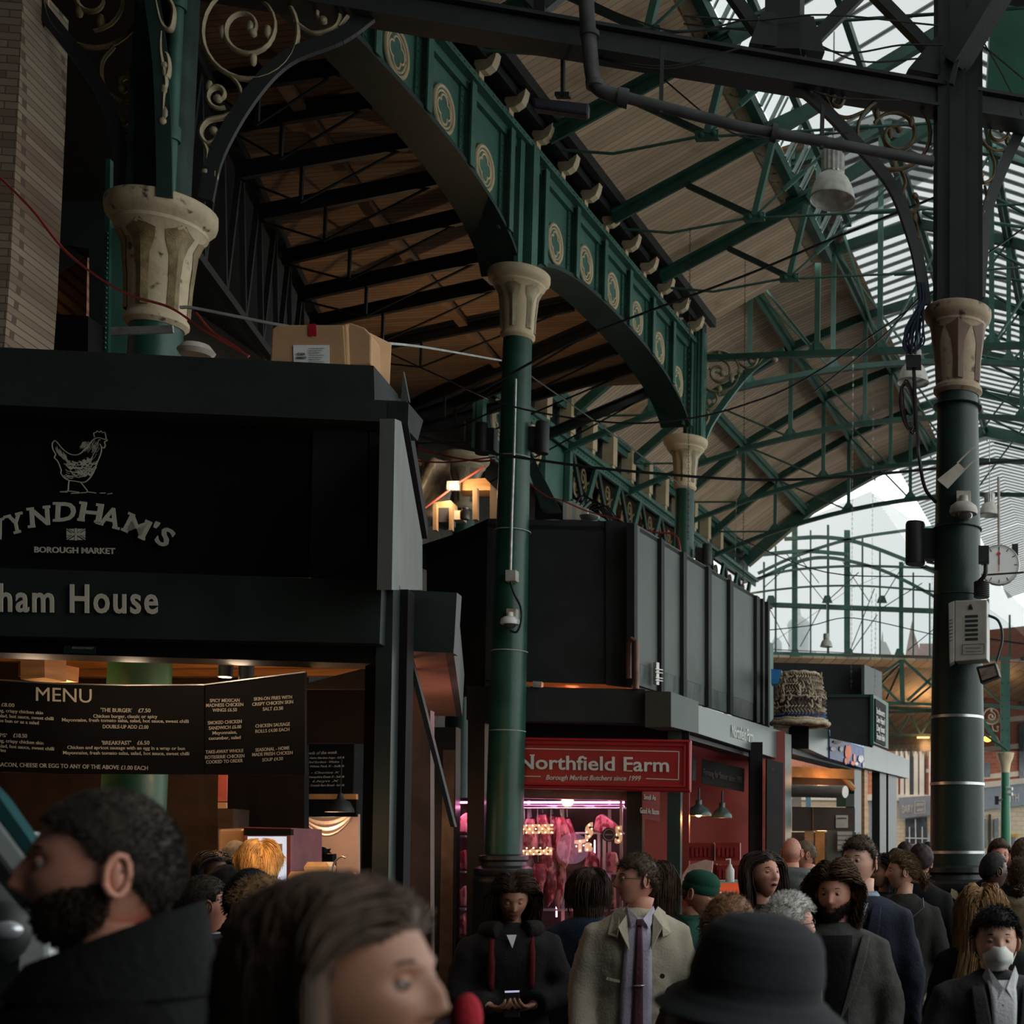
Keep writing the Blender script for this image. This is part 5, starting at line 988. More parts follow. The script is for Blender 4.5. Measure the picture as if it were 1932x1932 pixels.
for x0, x1, m_ in ((1612, 1625, 'blackgloss'), (1660, 1672, 'blackgloss'), (1676, 1692, 'blackgloss'), (1631, 1637, 'wood')):
    slab([(x0, 1452), (x1, 1454), (x1, 1932), (x0, 1932)], FS, .15, -.1).build('post', m_, st3)
slab([(1494, 1446), (1612, 1452), (1612, 1470), (1494, 1466)], F0, .1, -.5).build('timber_beam', mat('orange_beam', (.40, .19, .06), .6, var=.3), st3)
slab([(1494, 1466), (1612, 1470), (1612, 1486), (1494, 1484)], F0, .1, -.7).build('dark_beam', 'woodd', st3)
b = MB(); b.tube([on(1585, 1458, F0, -.55), on(1612, 1490, F0, -.55)], .04, 6); b.build('knee_brace', 'wood', st3)
M['duct'] = mat('foil_duct', (.45, .42, .38), .45, .5, var=.15, bump=.5, bscale=80)
b = MB(); a_, c_ = on(1490, 1492, F0, -.4), on(1595, 1494, F0, .1); ax_ = (c_-a_)/np.linalg.norm(c_-a_); n = 30
b.tube([a_+(c_-a_)*k/n for k in range(n+1)], [.085+(.006 if k % 2 else 0) for k in range(n+1)], 16); ob('foil_duct', b, 'duct', 'ribbed foil duct lying under the fish stall beam', 'duct', smooth=30)
ob('extractor_hood', slab([(1494, 1522), (1613, 1524), (1613, 1567), (1494, 1567)], F0, .5, -.3), mat('brown_hood', (.085, .062, .052), .4, .3, var=.1), 'brown extractor hood with paper notice in the fish stall', 'hood')
b = slab([(1577, 1538), (1600, 1538), (1600, 1562), (1577, 1562)], F0, .01, -.28); nn = tag(b.build('paper_notice', 'offwhite'), 'paper notice stuck on the brown hood', 'notice', kind='thing')
text('notice', F0, 1580, 1545, 1597, 1545, 4, 'tube', nn, off=-.27)
b = slab([(1533, 1524), (1535, 1524), (1535, 1566), (1533, 1566)], F0, .01, -.28); b.build('seam', mat('brass', (.6, .32, .12), .3, .8), st3)
point(on(1550, 1572, F0, -.5), 5, (1, .6, .3)); point(on(1550, 1475, F0, -.3), 4, (1, .5, .22))
slab([(1480, 1570), (1615, 1570), (1615, 1932), (1480, 1932)], F0, .1, -2.2).build('back_wall', mat('brown_back', (.10, .055, .03), .6, var=.5, scale=5), st3)
for q, m_ in (([(1494, 1486), (1512, 1486), (1512, 1522), (1494, 1522)], 'offwhite'), ([(1520, 1498), (1530, 1492), (1530, 1522), (1520, 1522)], mat('sky_reflection_blue', (.2, .4, .55), .3)), ([(1578, 1500), (1596, 1500), (1596, 1522), (1578, 1522)], 'greendark'), ([(1596, 1498), (1612, 1498), (1612, 1522), (1596, 1522)], 'panel'), ([(1560, 1568), (1612, 1568), (1612, 1640), (1560, 1640)], 'panel'), ([(1518, 1568), (1535, 1568), (1535, 1600), (1518, 1600)], 'wood'), ([(1538, 1568), (1556, 1568), (1556, 1720), (1538, 1720)], mat('orange_door', (.42, .18, .05), .6))):
    slab(q, F0, .05, -1.6).build('wall_panel', m_, st3)
ob('roller_shutter', slab([(1580, 1568), (1608, 1568), (1608, 1605), (1580, 1605)], F0, .04, -1.5), striped('shutter', (.30, .30, .28), (.1, .1, .1), UP, .07, .3), 'grey slatted roller shutter at the back of the fish stall', 'shutter')
# black boxes on the stall roof
ob('roof_box', slab([(1458, 1250), (1631, 1254), (1631, 1315), (1458, 1315)], vplane(1500, 22, 1, .08), 1.6), 'charcoal', 'long black boarded housing on top of the fish stall', 'housing')
ob('housing_end', slab([(1631, 1254), (1664, 1268), (1664, 1345), (1631, 1330)], vplane(1631, 21.8, .12, 1), .05), 'panel', 'grey end board of the black roof housing', 'board')
P_ = vplane(1545, 19.6, 1, .08); bx = thing('sign_box', 'black sign box with dark green frame on the fish stall canopy', 'sign box', on(1590, 1410, P_), kind='thing')
slab([(1535, 1312), (1646, 1311), (1646, 1410), (1535, 1385)], P_, .08).build('front', 'charcoal', bx)
slab([(1535, 1310), (1648, 1310), (1648, 1315), (1535, 1316)], P_, .1, .03).build('frame', 'greendark', bx); slab([(1641, 1310), (1648, 1310), (1648, 1408), (1641, 1404)], P_, .1, .03).build('frame', mat('bright_green_trim', (.015, .09, .05), .4), bx)
P2 = pl(on(1648, 1617, P_), V(1, -.14, 0)/np.linalg.norm(V(1, -.14, 0)))
if P2[1] @ (EYE-P2[0]) < 0: P2 = pl(P2[0], -P2[1])
slab([(1648, 1310), (1676, 1327), (1676, 1413), (1648, 1402)], P2, .05).build('side_panel', 'greenmid', bx); slab([(1652, 1318), (1672, 1331), (1671, 1408), (1652, 1399)], P2, .02, .02).build('chalk_panel', 'blackpanel', bx)
for k, s in enumerate(['Indoors', 'Dev Hand', 'Day boat', 'fresh fish']): text(s, P2, 1654, 1346+16*k, 1669, 1353+15.4*k, 12, 'sign', bx, off=.03, bold=.01)
# wicker lobster pot
c = at(1510, 1366, 18.0); lb = thing('lobster_pot', 'big rope-bound lobster pot standing on the fish stall canopy', 'lobster pot', c, kind='thing')
M['rope2'] = mat('tan_rope', (.42, .34, .24), .9, var=.25, scale=30, bump=.3); M['rope3'] = mat('dark_wicker', (.12, .085, .08), .9, var=.4, scale=20); M['ropeblue'] = mat('blue_twine', (.05, .12, .32), .8)
prof = lambda z: .345-.02*z/.7 if z < .25 else (.34-.10*((z-.25)/.47)**1.6)
b = MB(); b.lathe([(prof(z)-.03, z) for z in np.linspace(0, .69, 12)]+[(.1, .70)], c, 30); b.build('body', 'rope3', lb, smooth=50)
for zi, z in enumerate(np.linspace(.05, .66, 13)):
    b = MB(); r_ = prof(z); n = 46; tilt = .03 if zi % 2 else -.03; mm = 'rope3' if zi in (4, 5, 6) else ('ropeblue' if zi in (1,) else 'rope2')
    for k in range(n):
        if (k*7+zi*3) % 11 == 0: continue
        a = 2*math.pi*k/n; d_ = V(math.cos(a), math.sin(a), 0); e_ = V(-math.sin(a), math.cos(a), 0)
        b.tube([c+d_*(r_-.02)+UP*(z-.022)-e_*tilt*.6, c+d_*(r_+.012)+UP*z, c+d_*(r_-.02)+UP*(z+.022)+e_*tilt*.6], .0085, 5)
    b.build('rope_course', mm, lb, smooth=60)
for k, (z, r_, rr) in enumerate(((.0, .385, .032), (.045, .36, .02), (.68, .235, .026), (.35, .335, .014))):
    b = MB(); b.tube([c+V(r_*math.cos(a), r_*math.sin(a), z+.008*math.sin(9*a)) for a in np.linspace(0, 2*math.pi, 50)[:-1]], rr, 7, True)
    for j in range(26): a = 2*math.pi*j/26; b.tube([c+V((r_-rr)*math.cos(a), (r_-rr)*math.sin(a), z+rr), c+V((r_+rr)*math.cos(a+.03), (r_+rr)*math.sin(a+.03), z), c+V((r_-rr)*math.cos(a+.06), (r_-rr)*math.sin(a+.06), z-rr)], .009, 4)
    b.build('rope_ring', 'rope2', lb, smooth=60)
rnd = random.Random(11); b = MB()
for k in range(34):
    a = rnd.uniform(-2.8, -.2); z = rnd.uniform(.2, .66); r_ = prof(z)+.01; d_ = lambda a: V(math.cos(a), math.sin(a), 0)
    b.tube(smoothpts([c+d_(a)*r_+UP*z, c+d_(a+.08)*(r_+.03)+UP*(z-.05), c+d_(a+.16)*(r_+.01)+UP*(z-.02*rnd.random()), c+d_(a+.1)*(r_+.02)+UP*(z+.05)], 4), .009, 5)
b.build('loose_rope', 'rope2', lb, smooth=60)
ob('blue_crate', slab([(1455, 1262), (1475, 1264), (1475, 1290), (1455, 1290)], vplane(1465, 18.6, 1, .1), .3), mat('blue_plastic', (.02, .16, .40), .5), 'bright blue plastic tub behind the lobster pot', 'tub')
# items on the butcher stall roof
sh = thing('plastic_sheeting', 'cloudy plastic sheeting hung over shelves above the butcher stall', 'sheeting', at(815, 960, 17.5), kind='thing')
b = MB(); rows = [[at(788+7*i+3*math.sin(j*1.3+i), 866+13*j+4*math.sin(i*1.1), 17.6+.12*math.sin(i*.9+j)) for j in range(11)] for i in range(10)]; b.grid(rows); b.build('sheet', mat('cloudy_plastic', (.28, .25, .21), .35, var=.3, scale=6, alpha=.75), sh, smooth=180, solid=.004)
ob('timber_stack', slab([(862, 905), (915, 902), (925, 912), (925, 925), (862, 925)], vplane(890, 17.2, 1, .1), .3), 'wood', 'brown planks lying across the storage loft above the butcher stall', 'planks')
for k, (x, y0, y1, wd) in enumerate([(896, 920, 980, 9), (931, 925, 978, 14), (820, 950, 1000, 7), (850, 948, 1000, 6)]): ob('timber_post', slab([(x-wd/2, y0), (x+wd/2, y0), (x+wd/2, y1), (x-wd/2, y1)], vplane(x, 16.9, 1, .1), .08), mat('pale_timber', (.50, .33, .19), .7, var=.15, scale=4) if k == 0 else bpy.data.materials['pale_timber'], ['pale timber post right of the work light', 'pale timber upright beside the slim column', 'left leg of the small wooden frame on the stall roof', 'right leg of the small wooden frame on the stall roof'][k], 'post', group='loft timbers')
ob('storage_bin', slab([(824, 958), (848, 958), (847, 985), (825, 985)], vplane(836, 17.0, 1, .1), .3), mat('slate_bin', (.05, .055, .075), .6), 'slate grey bin set in the small wooden frame', 'bin')
ob('lid_tray', slab([(818, 948), (850, 944), (852, 960), (820, 962)], vplane(836, 17.1, 1, .1), .3), mat('warm_shelf', (.62, .42, .22), .6), 'pale tray on top of the small wooden frame', 'tray')
c = at(877, 980, 16.7); jr = thing('glass_jar', 'glass jar with brown contents on the stall roof beside the bin', 'jar', c, kind='thing'); b = MB(); b.lathe([(.055, 0), (.06, .02), (.06, .10), (.04, .125), (.042, .14)], c, 16); b.build('jar', mat('jar_glass', (.14, .10, .07), .15), jr, smooth=40); b = MB(); b.lathe([(.043, .138), (.043, .15)], c, 14); b.build('lid', 'galv', jr)
ob('white_tub', slab([(853, 963), (872, 963), (872, 980), (853, 980)], vplane(862, 17.0, 1, .1), .2), 'offwhite', 'off-white tub behind the glass jar', 'tub')
wl = thing('work_light', 'glaring work light clamped to the planks above the butcher stall', 'lamp', at(856, 918, 17.0), kind='thing')
b = MB(); b.box(at(856, 917, 17.05), (.16, .06, .12)); b.build('housing', 'galv', wl); b = MB(); b.box(at(856, 918, 16.98), (.10, .01, .07)); b.build('lens', mat('work_glow', (1, .8, .5), emit=(1, .72, .42), es=60, var=0), wl)
point(at(856, 918, 16.8), 28, (1, .68, .38), .05)
b = MB(); p = at(864, 912, 17.0); b.tube([p, at(915, 880, 16.8)], .012, 6); b.tube([at(852, 922, 17), at(800, 960, 16.6)], .012, 6); ob('clamp_rod', b, 'redcable', 'thin rod holding the work light above the stall roof', 'rod')
ob('folded_cloth', slab([(1062, 947), (1080, 945), (1098, 956), (1109, 960), (1108, 981), (1062, 980)], vplane(1085, 16.0, 1, .2), .12), striped('striped_cloth', (.45, .36, .27), (.30, .32, .28), V(1, .1, 0), .11, .4), 'striped tan and grey folded cloth on top of the butcher stall', 'cloth')
ob('metal_bowl', (lambda b: b.lathe([(.0, 0), (.10, .01), (.12, .05), (.0, .08)], at(1112, 982, 15.8), 16))(MB()), 'steel', 'shiny metal bowl beside the striped cloth on the stall roof', 'bowl', smooth=60)
b = MB()
for k in range(6): b.tube(smoothpts([at(1080+8*k, 962, 17), at(1100+9*k, 935+4*k, 17), at(1130+7*k, 960+4*k, 17), at(1150+5*k, 985, 17)], 4), .012, 4)
ob('hose_tangle', b, 'tube', 'tangle of dark hose behind the striped cloth', 'hose')
b = MB(); p = on(1196, 1400, NF, .3); b.tube([on(1200, 1300, NF, .3), on(1200, 1210, NF, .3)], .035, 10); b.tube([on(1200, 1212, NF, .3), on(1192, 1206, NF, .28), on(1186, 1214, NF, .25), on(1186, 1280, NF, .25)], .03, 10); ob('flue_pipe', b, mat('rusty_pipe', (.13, .065, .045), .5, .4, var=.4), 'rusty bent flue pipe at the corner of the black stall', 'pipe', smooth=50)
b = MB()
for y in (1262, 1268, 1278, 1283): b.tube([on(1236, y, NR, .1), on(1250, y+2, NR, .12)], .008, 5)
b.bar(on(1238, 1250, NR, .06), on(1238, 1292, NR, .06), .04, .08); ob('cable_bracket', b, 'galv', 'small galvanised cable bracket on the grey flank boards', 'bracket')
ob('sensor_box', slab([(1005, 1285), (1022, 1286), (1021, 1297), (1005, 1296)], NF, .1, .3), 'galv', 'small grey junction box on the black canopy edge', 'junction box')
# ================================================================== FAR END: glazed gable screen, street beyond
GS = vplane(1600, 43.2, 1, .0)
gl = thing('gable_screen', 'tall green framed window screen closing the bright hall, sky and spires behind', 'window', on(1600, 1240, GS), kind='thing')
for x, wd, y0 in ((1441, 3, 1060), (1463, 3, 1030), (1499, 10, 990), (1529, 2.5, 1000), (1562, 4, 990), (1598, 11, 1000), (1627, 3, 1010), (1660, 3, 1040), (1700, 8, 1060), (1723, 3, 1080), (1754, 3, 1100), (1864, 5, 1130), (1905, 4, 1160)):
    b = slab([(x-wd/2, y0), (x+wd/2, y0), (x+wd/2, 1240), (x-wd/2, 1240)], GS, .12); b.build('mullion', 'green', gl)
for y0, y1, h, x1 in ((1138, 1153, 8, 1790), (1232, 1244, 8, 1890)):
    b = slab([(1400, y0-h/2), (x1, y1-h/2), (x1, y1+h/2), (1400, y0+h/2)], GS, .2, .03); b.build('transom', 'green', gl)
for pts_, wd in (([(1400, 1122), (1470, 1112), (1545, 1106), (1640, 1106), (1765, 1116)], 3), ([(1400, 1100), (1480, 1078), (1560, 1070), (1640, 1068), (1765, 1072)], 4), ([(1420, 1098), (1500, 1062), (1560, 1052), (1640, 1068), (1700, 1092), (1790, 1140)], 6), ([(1430, 1082), (1500, 1050), (1600, 1018), (1700, 1002), (1790, 990)], 5), ([(1440, 1046), (1520, 1040), (1600, 1046)], 7), ([(1480, 1017), (1560, 1014), (1640, 1030), (1790, 1090)], 7)):
    b = MB(); P_ = [on(x, y, GS, .6) for x, y in smoothpts([V(*q) for q in pts_], 5)]
    for p, q in zip(P_, P_[1:]): b.bar(p, q, .1, wd/2500*40)
    b.build('curved_rib', 'green', gl)
b = MB()
for q0, q1 in (((1450, 1145), (1490, 1220)), ((1550, 1145), (1510, 1220)), ((1655, 1160), (1608, 1228)), ((1660, 1150), (1740, 1100)), ((1560, 1140), (1480, 1040)), ((1560, 1135), (1620, 1080)), ((1712, 1228), (1770, 1180)), ((1605, 1225), (1650, 1110)), ((1440, 1110), (1495, 1060)), ((1640, 1135), (1590, 1060)), ((1545, 1100), (1500, 1040)), ((1660, 1140), (1720, 1040))):
    b.tube([on(*q0, GS, .4), on(*q1, GS, .4)], .018, 4)
b.build('tie_rod', 'greendark', gl)
for x in (1561, 1664, 1602, 1500, 1697, 1455): 
    b = MB(); yy = 1138 if x < 1700 else 1236; yy = 1238 if x in (1602, 1500, 1697) else yy; b.slab(px([(x-10, yy), (x-5, yy-14), (x+5, yy-14), (x+10, yy)], GS, .2), GS[1]*.05); b.build('gusset', 'green', gl)
# spires and roofs outside, far away
def far(name, polys, Y, m, label, cat):
    t_ = thing(name, label, cat, at(polys[0][0][0], 1600, Y)*V(1, 1, 0), kind='thing')
    for q in polys: slab(q, vplane(q[0][0], Y, 1, .05), 2.0).build('mass', m, t_)
M['hazestone'] = mat('pale_haze_stone', (.62, .66, .66), .9, var=.15, scale=.4); M['hazebrick'] = mat('haze_paled_brick', (.50, .38, .34), .9, var=.2, scale=1)  # distant masses painted paler for haze; the stone also serves pale trim
b = MB(); c = at(1507, 1196, 90)*V(1, 1, 0); dm = thing('domed_tower', 'pale domed church tower with thin spire seen through the gable glass', 'tower', c, kind='thing')
zt = lambda y: at(1507, y, 90)[2]
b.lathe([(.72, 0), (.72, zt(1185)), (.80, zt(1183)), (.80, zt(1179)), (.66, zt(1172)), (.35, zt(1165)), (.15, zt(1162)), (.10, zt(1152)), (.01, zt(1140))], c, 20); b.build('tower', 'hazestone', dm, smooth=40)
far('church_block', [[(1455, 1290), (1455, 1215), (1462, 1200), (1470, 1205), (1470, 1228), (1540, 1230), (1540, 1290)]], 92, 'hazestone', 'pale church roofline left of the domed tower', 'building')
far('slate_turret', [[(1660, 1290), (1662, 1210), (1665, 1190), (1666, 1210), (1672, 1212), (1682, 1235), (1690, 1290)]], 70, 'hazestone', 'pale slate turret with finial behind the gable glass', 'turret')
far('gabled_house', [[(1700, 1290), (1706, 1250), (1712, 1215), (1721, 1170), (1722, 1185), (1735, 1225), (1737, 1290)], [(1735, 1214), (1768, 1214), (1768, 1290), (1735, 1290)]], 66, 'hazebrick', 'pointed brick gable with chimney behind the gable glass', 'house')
# boarded canopy below the screen
b = MB(); b.slab([at(1380, 1238, 43.0), at(1960, 1252, 43.0), at(1960, 1400, 50), at(1380, 1390, 50)], (0, 0, .08)); struct(b.build('roof_canopy_boards', 'canopy_boards'))
xb = thing('braced_truss', 'light green cross-braced truss under the street canopy', 'truss', at(1699, 1330, 39), kind='thing'); XP = vplane(1700, 39, 1, .02)
for q0, q1, wd in (((1660, 1326), (1772, 1330), 6), ((1855, 1330), (1932, 1336), 6), ((1701, 1245), (1703, 1328), 9), ((1664, 1272), (1700, 1246), 5), ((1664, 1292), (1697, 1325), 5), ((1705, 1246), (1772, 1306), 5), ((1712, 1322), (1772, 1266), 5), ((1856, 1295), (1890, 1328), 4)):
    b = MB(); b.bar(on(*q0, XP), on(*q1, XP), .1, wd/2500*39); b.build('brace', 'green', xb)
for q0, q1 in (((1662, 1290), (1700, 1250)), ((1672, 1320), (1698, 1262)), ((1718, 1326), (1772, 1282))):
    b = MB(); b.bar(on(*q0, XP, -1), on(*q1, XP, -1), .08, .06); b.build('rear_brace', 'greendark', xb)
wt = thing('warren_truss', 'dark green zigzag truss above the canopy valance', 'truss', at(1720, 1380, 43), kind='thing'); XP = vplane(1720, 43, 1, .02)
for q0, q1, wd in (((1670, 1344), (1772, 1342), 5), ((1670, 1387), (1772, 1387), 5), ((1672, 1350), (1695, 1385), 4), ((1695, 1385), (1714, 1350), 4), ((1718, 1350), (1737, 1385), 4), ((1739, 1385), (1758, 1350), 4), ((1660, 1372), (1676, 1350), 4), ((1670, 1335), (1765, 1340), 6)):
    b = MB(); b.bar(on(*q0, XP), on(*q1, XP), .08, wd/2500*43); b.build('bar', 'greendark', wt)
XP = vplane(1720, 44, 1, .02)
ob('valance_board', slab([(1670, 1388), (1772, 1388), (1772, 1412), (1670, 1412)], XP, .06), mat('grey_cream', (.33, .29, .23), .7), 'grey cream valance board over the street', 'board')
vl = thing('valance', 'row of pointed cream valance boards over the street', 'valance', at(1720, 1400, 43.9), kind='thing')
for k in range(11):
    x = 1674+9*k; slab([(x, 1405), (x+8.0, 1405), (x+8.0, 1416), (x+6, 1419), (x+4, 1428), (x+2, 1419), (x, 1416)], XP, .04, .05).build('picket', 'hazestone' if k % 4 == 5 else mat('valance_cream', (.50, .47, .40), .7) if 'valance_cream' not in bpy.data.materials else bpy.data.materials['valance_cream'], vl)
b = slab([(1730, 1388), (1754, 1388), (1754, 1393), (1730, 1393)], XP, .05, .3); ob('tube_lamp', b, mat('tube_glow', (1, .6, .3), emit=(1, .48, .18), es=7, var=0), 'orange glowing tube lamp under the canopy', 'lamp'); point(at(1900, 1300, 43.8), 18, (1, .6, .32), .2); point(at(1560, 1330, 45.5), 90, (1, .6, .32), .2); point(at(1742, 1398, 42.5), 60, (1, .5, .2), .2)
point(at(1740, 1345, 45.5), 160, (1, .55, .25), .2)  # extra points without lamps here and above, added to brighten the canopy boards
ob('bulkhead_lamp', (lambda b: b.ball(at(1863, 1394, 38), (.12, .08, .09)))(MB()), mat('amber_glow', (1, .5, .1), emit=(1, .42, .05), es=5, var=0), 'small amber lamp by the far scroll bracket', 'lamp')
# street buildings
def cladbrick(name, c1, c2, mo, s_): m = new_mat(name)[0]; return brickmat(m, c1, c2, mo, s_, .5, .25)
M['brick'] = cladbrick('red_brick', (.46, .17, .10), (.38, .12, .07), (.40, .25, .2), 2.2)
M['stone'] = mat('cream_stone', (.66, .60, .52), .8, var=.12, scale=2); M['stonew'] = cladbrick('cream_block', (.62, .52, .38), (.56, .47, .34), (.42, .34, .24), 1.6)
M['shopgrey'] = mat('shop_grey_blue', (.23, .27, .32), .5, var=.08); M['winglass'] = mat('window_dark', (.08, .10, .12), .15, var=.3)
BP1 = vplane(1700, 52, 1, .02)
h1 = thing('brick_building', 'red brick building with cream window piers and grey shopfront at the street end', 'building', at(1700, 1700, 52)*V(1, 1, 0), kind='thing')
slab([(1380, 1240), (1790, 1250), (1790, 1720), (1380, 1720)], BP1, .5).build('wall', 'brick', h1)
slab([(1380, 1496), (1790, 1500), (1790, 1512), (1380, 1508)], BP1, .2, .25).build('cornice', 'stone', h1)
slab([(1380, 1508), (1790, 1512), (1790, 1740), (1380, 1740)], BP1, .2, .1).build('ground_floor', 'stonew', h1)
for k, (x, wd) in enumerate([(1692, 5), (1702, 7), (1712, 8), (1728, 8), (1739, 9), (1755, 5)]): slab([(x-wd/2, 1400), (x+wd/2, 1400), (x+wd/2, 1500), (x-wd/2, 1500)], BP1, .2, .15).build('pier', 'stone', h1)
for x0, x1 in ((1706, 1709), (1716, 1724), (1732, 1735), (1744, 1747)): slab([(x0, 1395), (x1, 1395), (x1, 1497), (x0, 1497)], BP1, .02, .06).build('window', 'winglass', h1)
for y in (1450, 1370, 1300): slab([(1640, y), (1790, y+1), (1790, y+8), (1640, y+7)], BP1, .1, .04).build('stone_band', 'stone', h1)
slab([(1696, 1505), (1755, 1501), (1756, 1538), (1697, 1544)], BP1, .2, .5).build('shop_fascia', 'shopgrey', h1)
text('DAIRY', pl(BP1[0]+BP1[1]*.5, BP1[1]), 1702, 1534, 1722, 1532, 15, 'stone', h1, off=.05)
text('BOROUGH', pl(BP1[0]+BP1[1]*.5, BP1[1]), 1729, 1521, 1743, 1520, 5.5, 'stone', h1, off=.05, bold=.02); text('MARKET', pl(BP1[0]+BP1[1]*.5, BP1[1]), 1730, 1531, 1742, 1530, 5, 'stone', h1, off=.05, bold=.02)
b = MB()
for q0, q1 in (((1726, 1512), (1745, 1511)), ((1745, 1511), (1745, 1532)), ((1745, 1533), (1726, 1535)), ((1726, 1535), (1726, 1512))): b.bar(on(*q0, BP1, .56), on(*q1, BP1, .56), .02, .015)
b.build('sign_border', 'stone', h1)
slab([(1708, 1545), (1749, 1541), (1750, 1591), (1708, 1592)], BP1, .05, .14).build('window', 'winglass', h1)
for q0, q1 in (((1708, 1581), (1750, 1582)), ((1727, 1545), (1728, 1592)), ((1716, 1560), (1716, 1592)), ((1740, 1560), (1740, 1592))):
    b = MB(); b.bar(on(*q0, BP1, .2), on(*q1, BP1, .2), .04, .04); b.build('glazing_bar', 'hazestone', h1)
for q in ([(1640, 1510), (1658, 1510), (1658, 1600), (1640, 1600)], [(1672, 1512), (1678, 1512), (1678, 1600), (1672, 1600)]): slab(q, BP1, .05, .14).build('door_panel', 'shopgrey', h1)
BP2 = vplane(1880, 46, 1, .25)
h2 = thing('brick_building', 'red brick and white banded building with grey shop sign at the far right', 'building', at(1880, 1700, 46)*V(1, 1, 0), kind='thing')
slab([(1850, 1190), (1990, 1175), (1990, 1700), (1850, 1700)], BP2, .5).build('wall', 'brick', h2)
for y in (1358, 1410, 1462, 1300, 1250): slab([(1850, y), (1990, y-14), (1990, y-4), (1850, y+9)], BP2, .1, .05).build('stone_band', 'stone', h2)
for x0, x1, y0, y1 in ((1923, 1932, 1364, 1470), (1857, 1868, 1440, 1466), (1926, 1945, 1240, 1330)): slab([(x0, y0), (x1, y0-2), (x1, y1), (x0, y1)], BP2, .05, .08).build('window', 'winglass', h2)
slab([(1850, 1476), (1990, 1462), (1990, 1472), (1850, 1487)], BP2, .3, .35).build('cornice', 'stone', h2)
slab([(1850, 1487), (1990, 1472), (1990, 1512), (1850, 1529)], BP2, .2, .3).build('shop_fascia', 'shopgrey', h2)
text('SOUTH', pl(BP2[0]+BP2[1]*.3, BP2[1]), 1886, 1518, 1922, 1512, 16, 'stone', h2, off=.05)
slab([(1850, 1529), (1990, 1512), (1990, 1720), (1850, 1720)], BP2, .3, .15).build('ground_floor', 'stonew', h2)
for q, m_ in (([(1857, 1545), (1861, 1545), (1861, 1600), (1857, 1600)], 'winglass'), ([(1876, 1545), (1884, 1543), (1884, 1580), (1876, 1580)], 'winglass'), ([(1866, 1536), (1870, 1536), (1870, 1620), (1866, 1620)], 'black'), ([(1909, 1574), (1923, 1573), (1923, 1579), (1909, 1579)], mat('yellow_board', (.55, .30, .02))), ([(1910, 1580), (1916, 1580), (1916, 1620), (1910, 1620)], 'winglass')): slab(q, BP2, .05, .25).build('shop_detail', m_, h2)
b = slab([(1742, 1592), (1748, 1590), (1760, 1545), (1763, 1545), (1763, 1600)], vplane(1755, 34, 1, .02), .3); ob('parasol', b, 'hazestone', 'folded white parasol edge beside the thick right column', 'parasol')
# slim far column with scroll bracket
c = at(1897, 1560, 31)*V(1, 1, 0); fc = thing('iron_column', 'slim far green column with cream capital and white cameras at the street edge', 'column', c, 'cast iron columns', 'thing')
zz = lambda y: at(1897, y, 31)[2]
b = MB(); b.lathe([(.13, 0), (.125, 2), (.10, zz(1455))], c, 16); b.build('shaft', mat('bright_green_col', (.03, .16, .085), .4, var=.15), fc, smooth=40)
b = MB(); b.lathe([(.10, zz(1458)), (.11, zz(1450)), (.13, zz(1440)), (.19, zz(1428)), (.20, zz(1424)), (.215, zz(1421)), (.20, zz(1420))], c, 16); b.build('capital', 'cream', fc, smooth=40)
b = MB(); b.box(c+UP*(zz(1330)), (.22, .14, zz(1240)-zz(1420))); b.build('upper_post', 'green', fc)
for k in range(6):
    for dx in (-.07, .07): b = MB(); b.ball(c+UP*zz(1290+22*k)+V(dx, -.08, 0), .014, 5, 3); b.build('bolt', 'greendark', fc)
b = MB(); b.tube([at(1855, 1384, 30.8), at(1901, 1415, 30.8)], .03, 6); b.build('brace', 'greenmid', fc)
P_ = vplane(1897, 31, 1, .02)
scrollset('cream scroll bracket on the far slim column', P_, [(1850, 1338), (1856, 1362), (1872, 1385), (1884, 1408)], [arcp(1870, 1352, 15, 0, 360, 20), spiral(1870, 1352, 9, 2, 90, -1.3, 20), smoothpts([V(1872, 1368), V(1874, 1378), V(1882, 1380), V(1882, 1372)]), smoothpts([V(1876, 1386), V(1882, 1394), V(1884, 1400)])], [(1870, 1340)], 'cream', r=.022, arcw=.05, ma='green')
for k, y in enumerate((1487, 1497)):
    p = at(1905, y, 30.7); b = MB(); b.bar(p+V(-.08, .05, .03), p, .03, .03); b.tube([p+V(-.04, 0, 0), p+V(.06, -.06, -.02)], .04, 10); ob('bullet_camera', b, 'white', ['upper', 'lower'][k]+' white bullet camera on the far slim column', 'camera', group='cameras on the far column')
b = slab([(1877, 1502), (1884, 1502), (1884, 1518), (1877, 1518)], vplane(1880, 30.8, 1, .02), .1); b.bar(at(1884, 1510, 30.8), at(1892, 1508, 30.9), .03, .04); ob('black_speaker', b, 'black', 'small black speaker box bracketed on the far slim column', 'speaker')

# ================================================================== THINGS FIXED TO THE COLUMNS
def cyl_speaker(x, y0, y1, Y, hw, label, bx, side):
    c = at(x, (y0+y1)/2, Y); r_ = hw/2500*Y; h_ = (y1-y0)/2500*Y
    t_ = thing('cylinder_speaker', label, 'speaker', c, 'black cylinder speakers', 'thing')
    b = MB(); b.lathe([(r_*.96, -h_/2), (r_, -h_/2+.01), (r_, h_/2-.02), (r_*.9, h_/2)], c, 24); b.build('body', 'black', t_, smooth=40)
    b = MB(); b.box(at(x+side*bx, (y0+y1)/2+3, Y+.02), (abs(bx)*1.0/2500*Y, .12, h_*.72)); b.build('bracket_box', 'black', t_)
cyl_speaker(910, 798, 858, 14.0, 13, 'black cylinder speaker left of the middle column', 17, 1)
cyl_speaker(1023, 795, 857, 14.0, 13, 'black cylinder speaker right of the middle column', 17, -1)
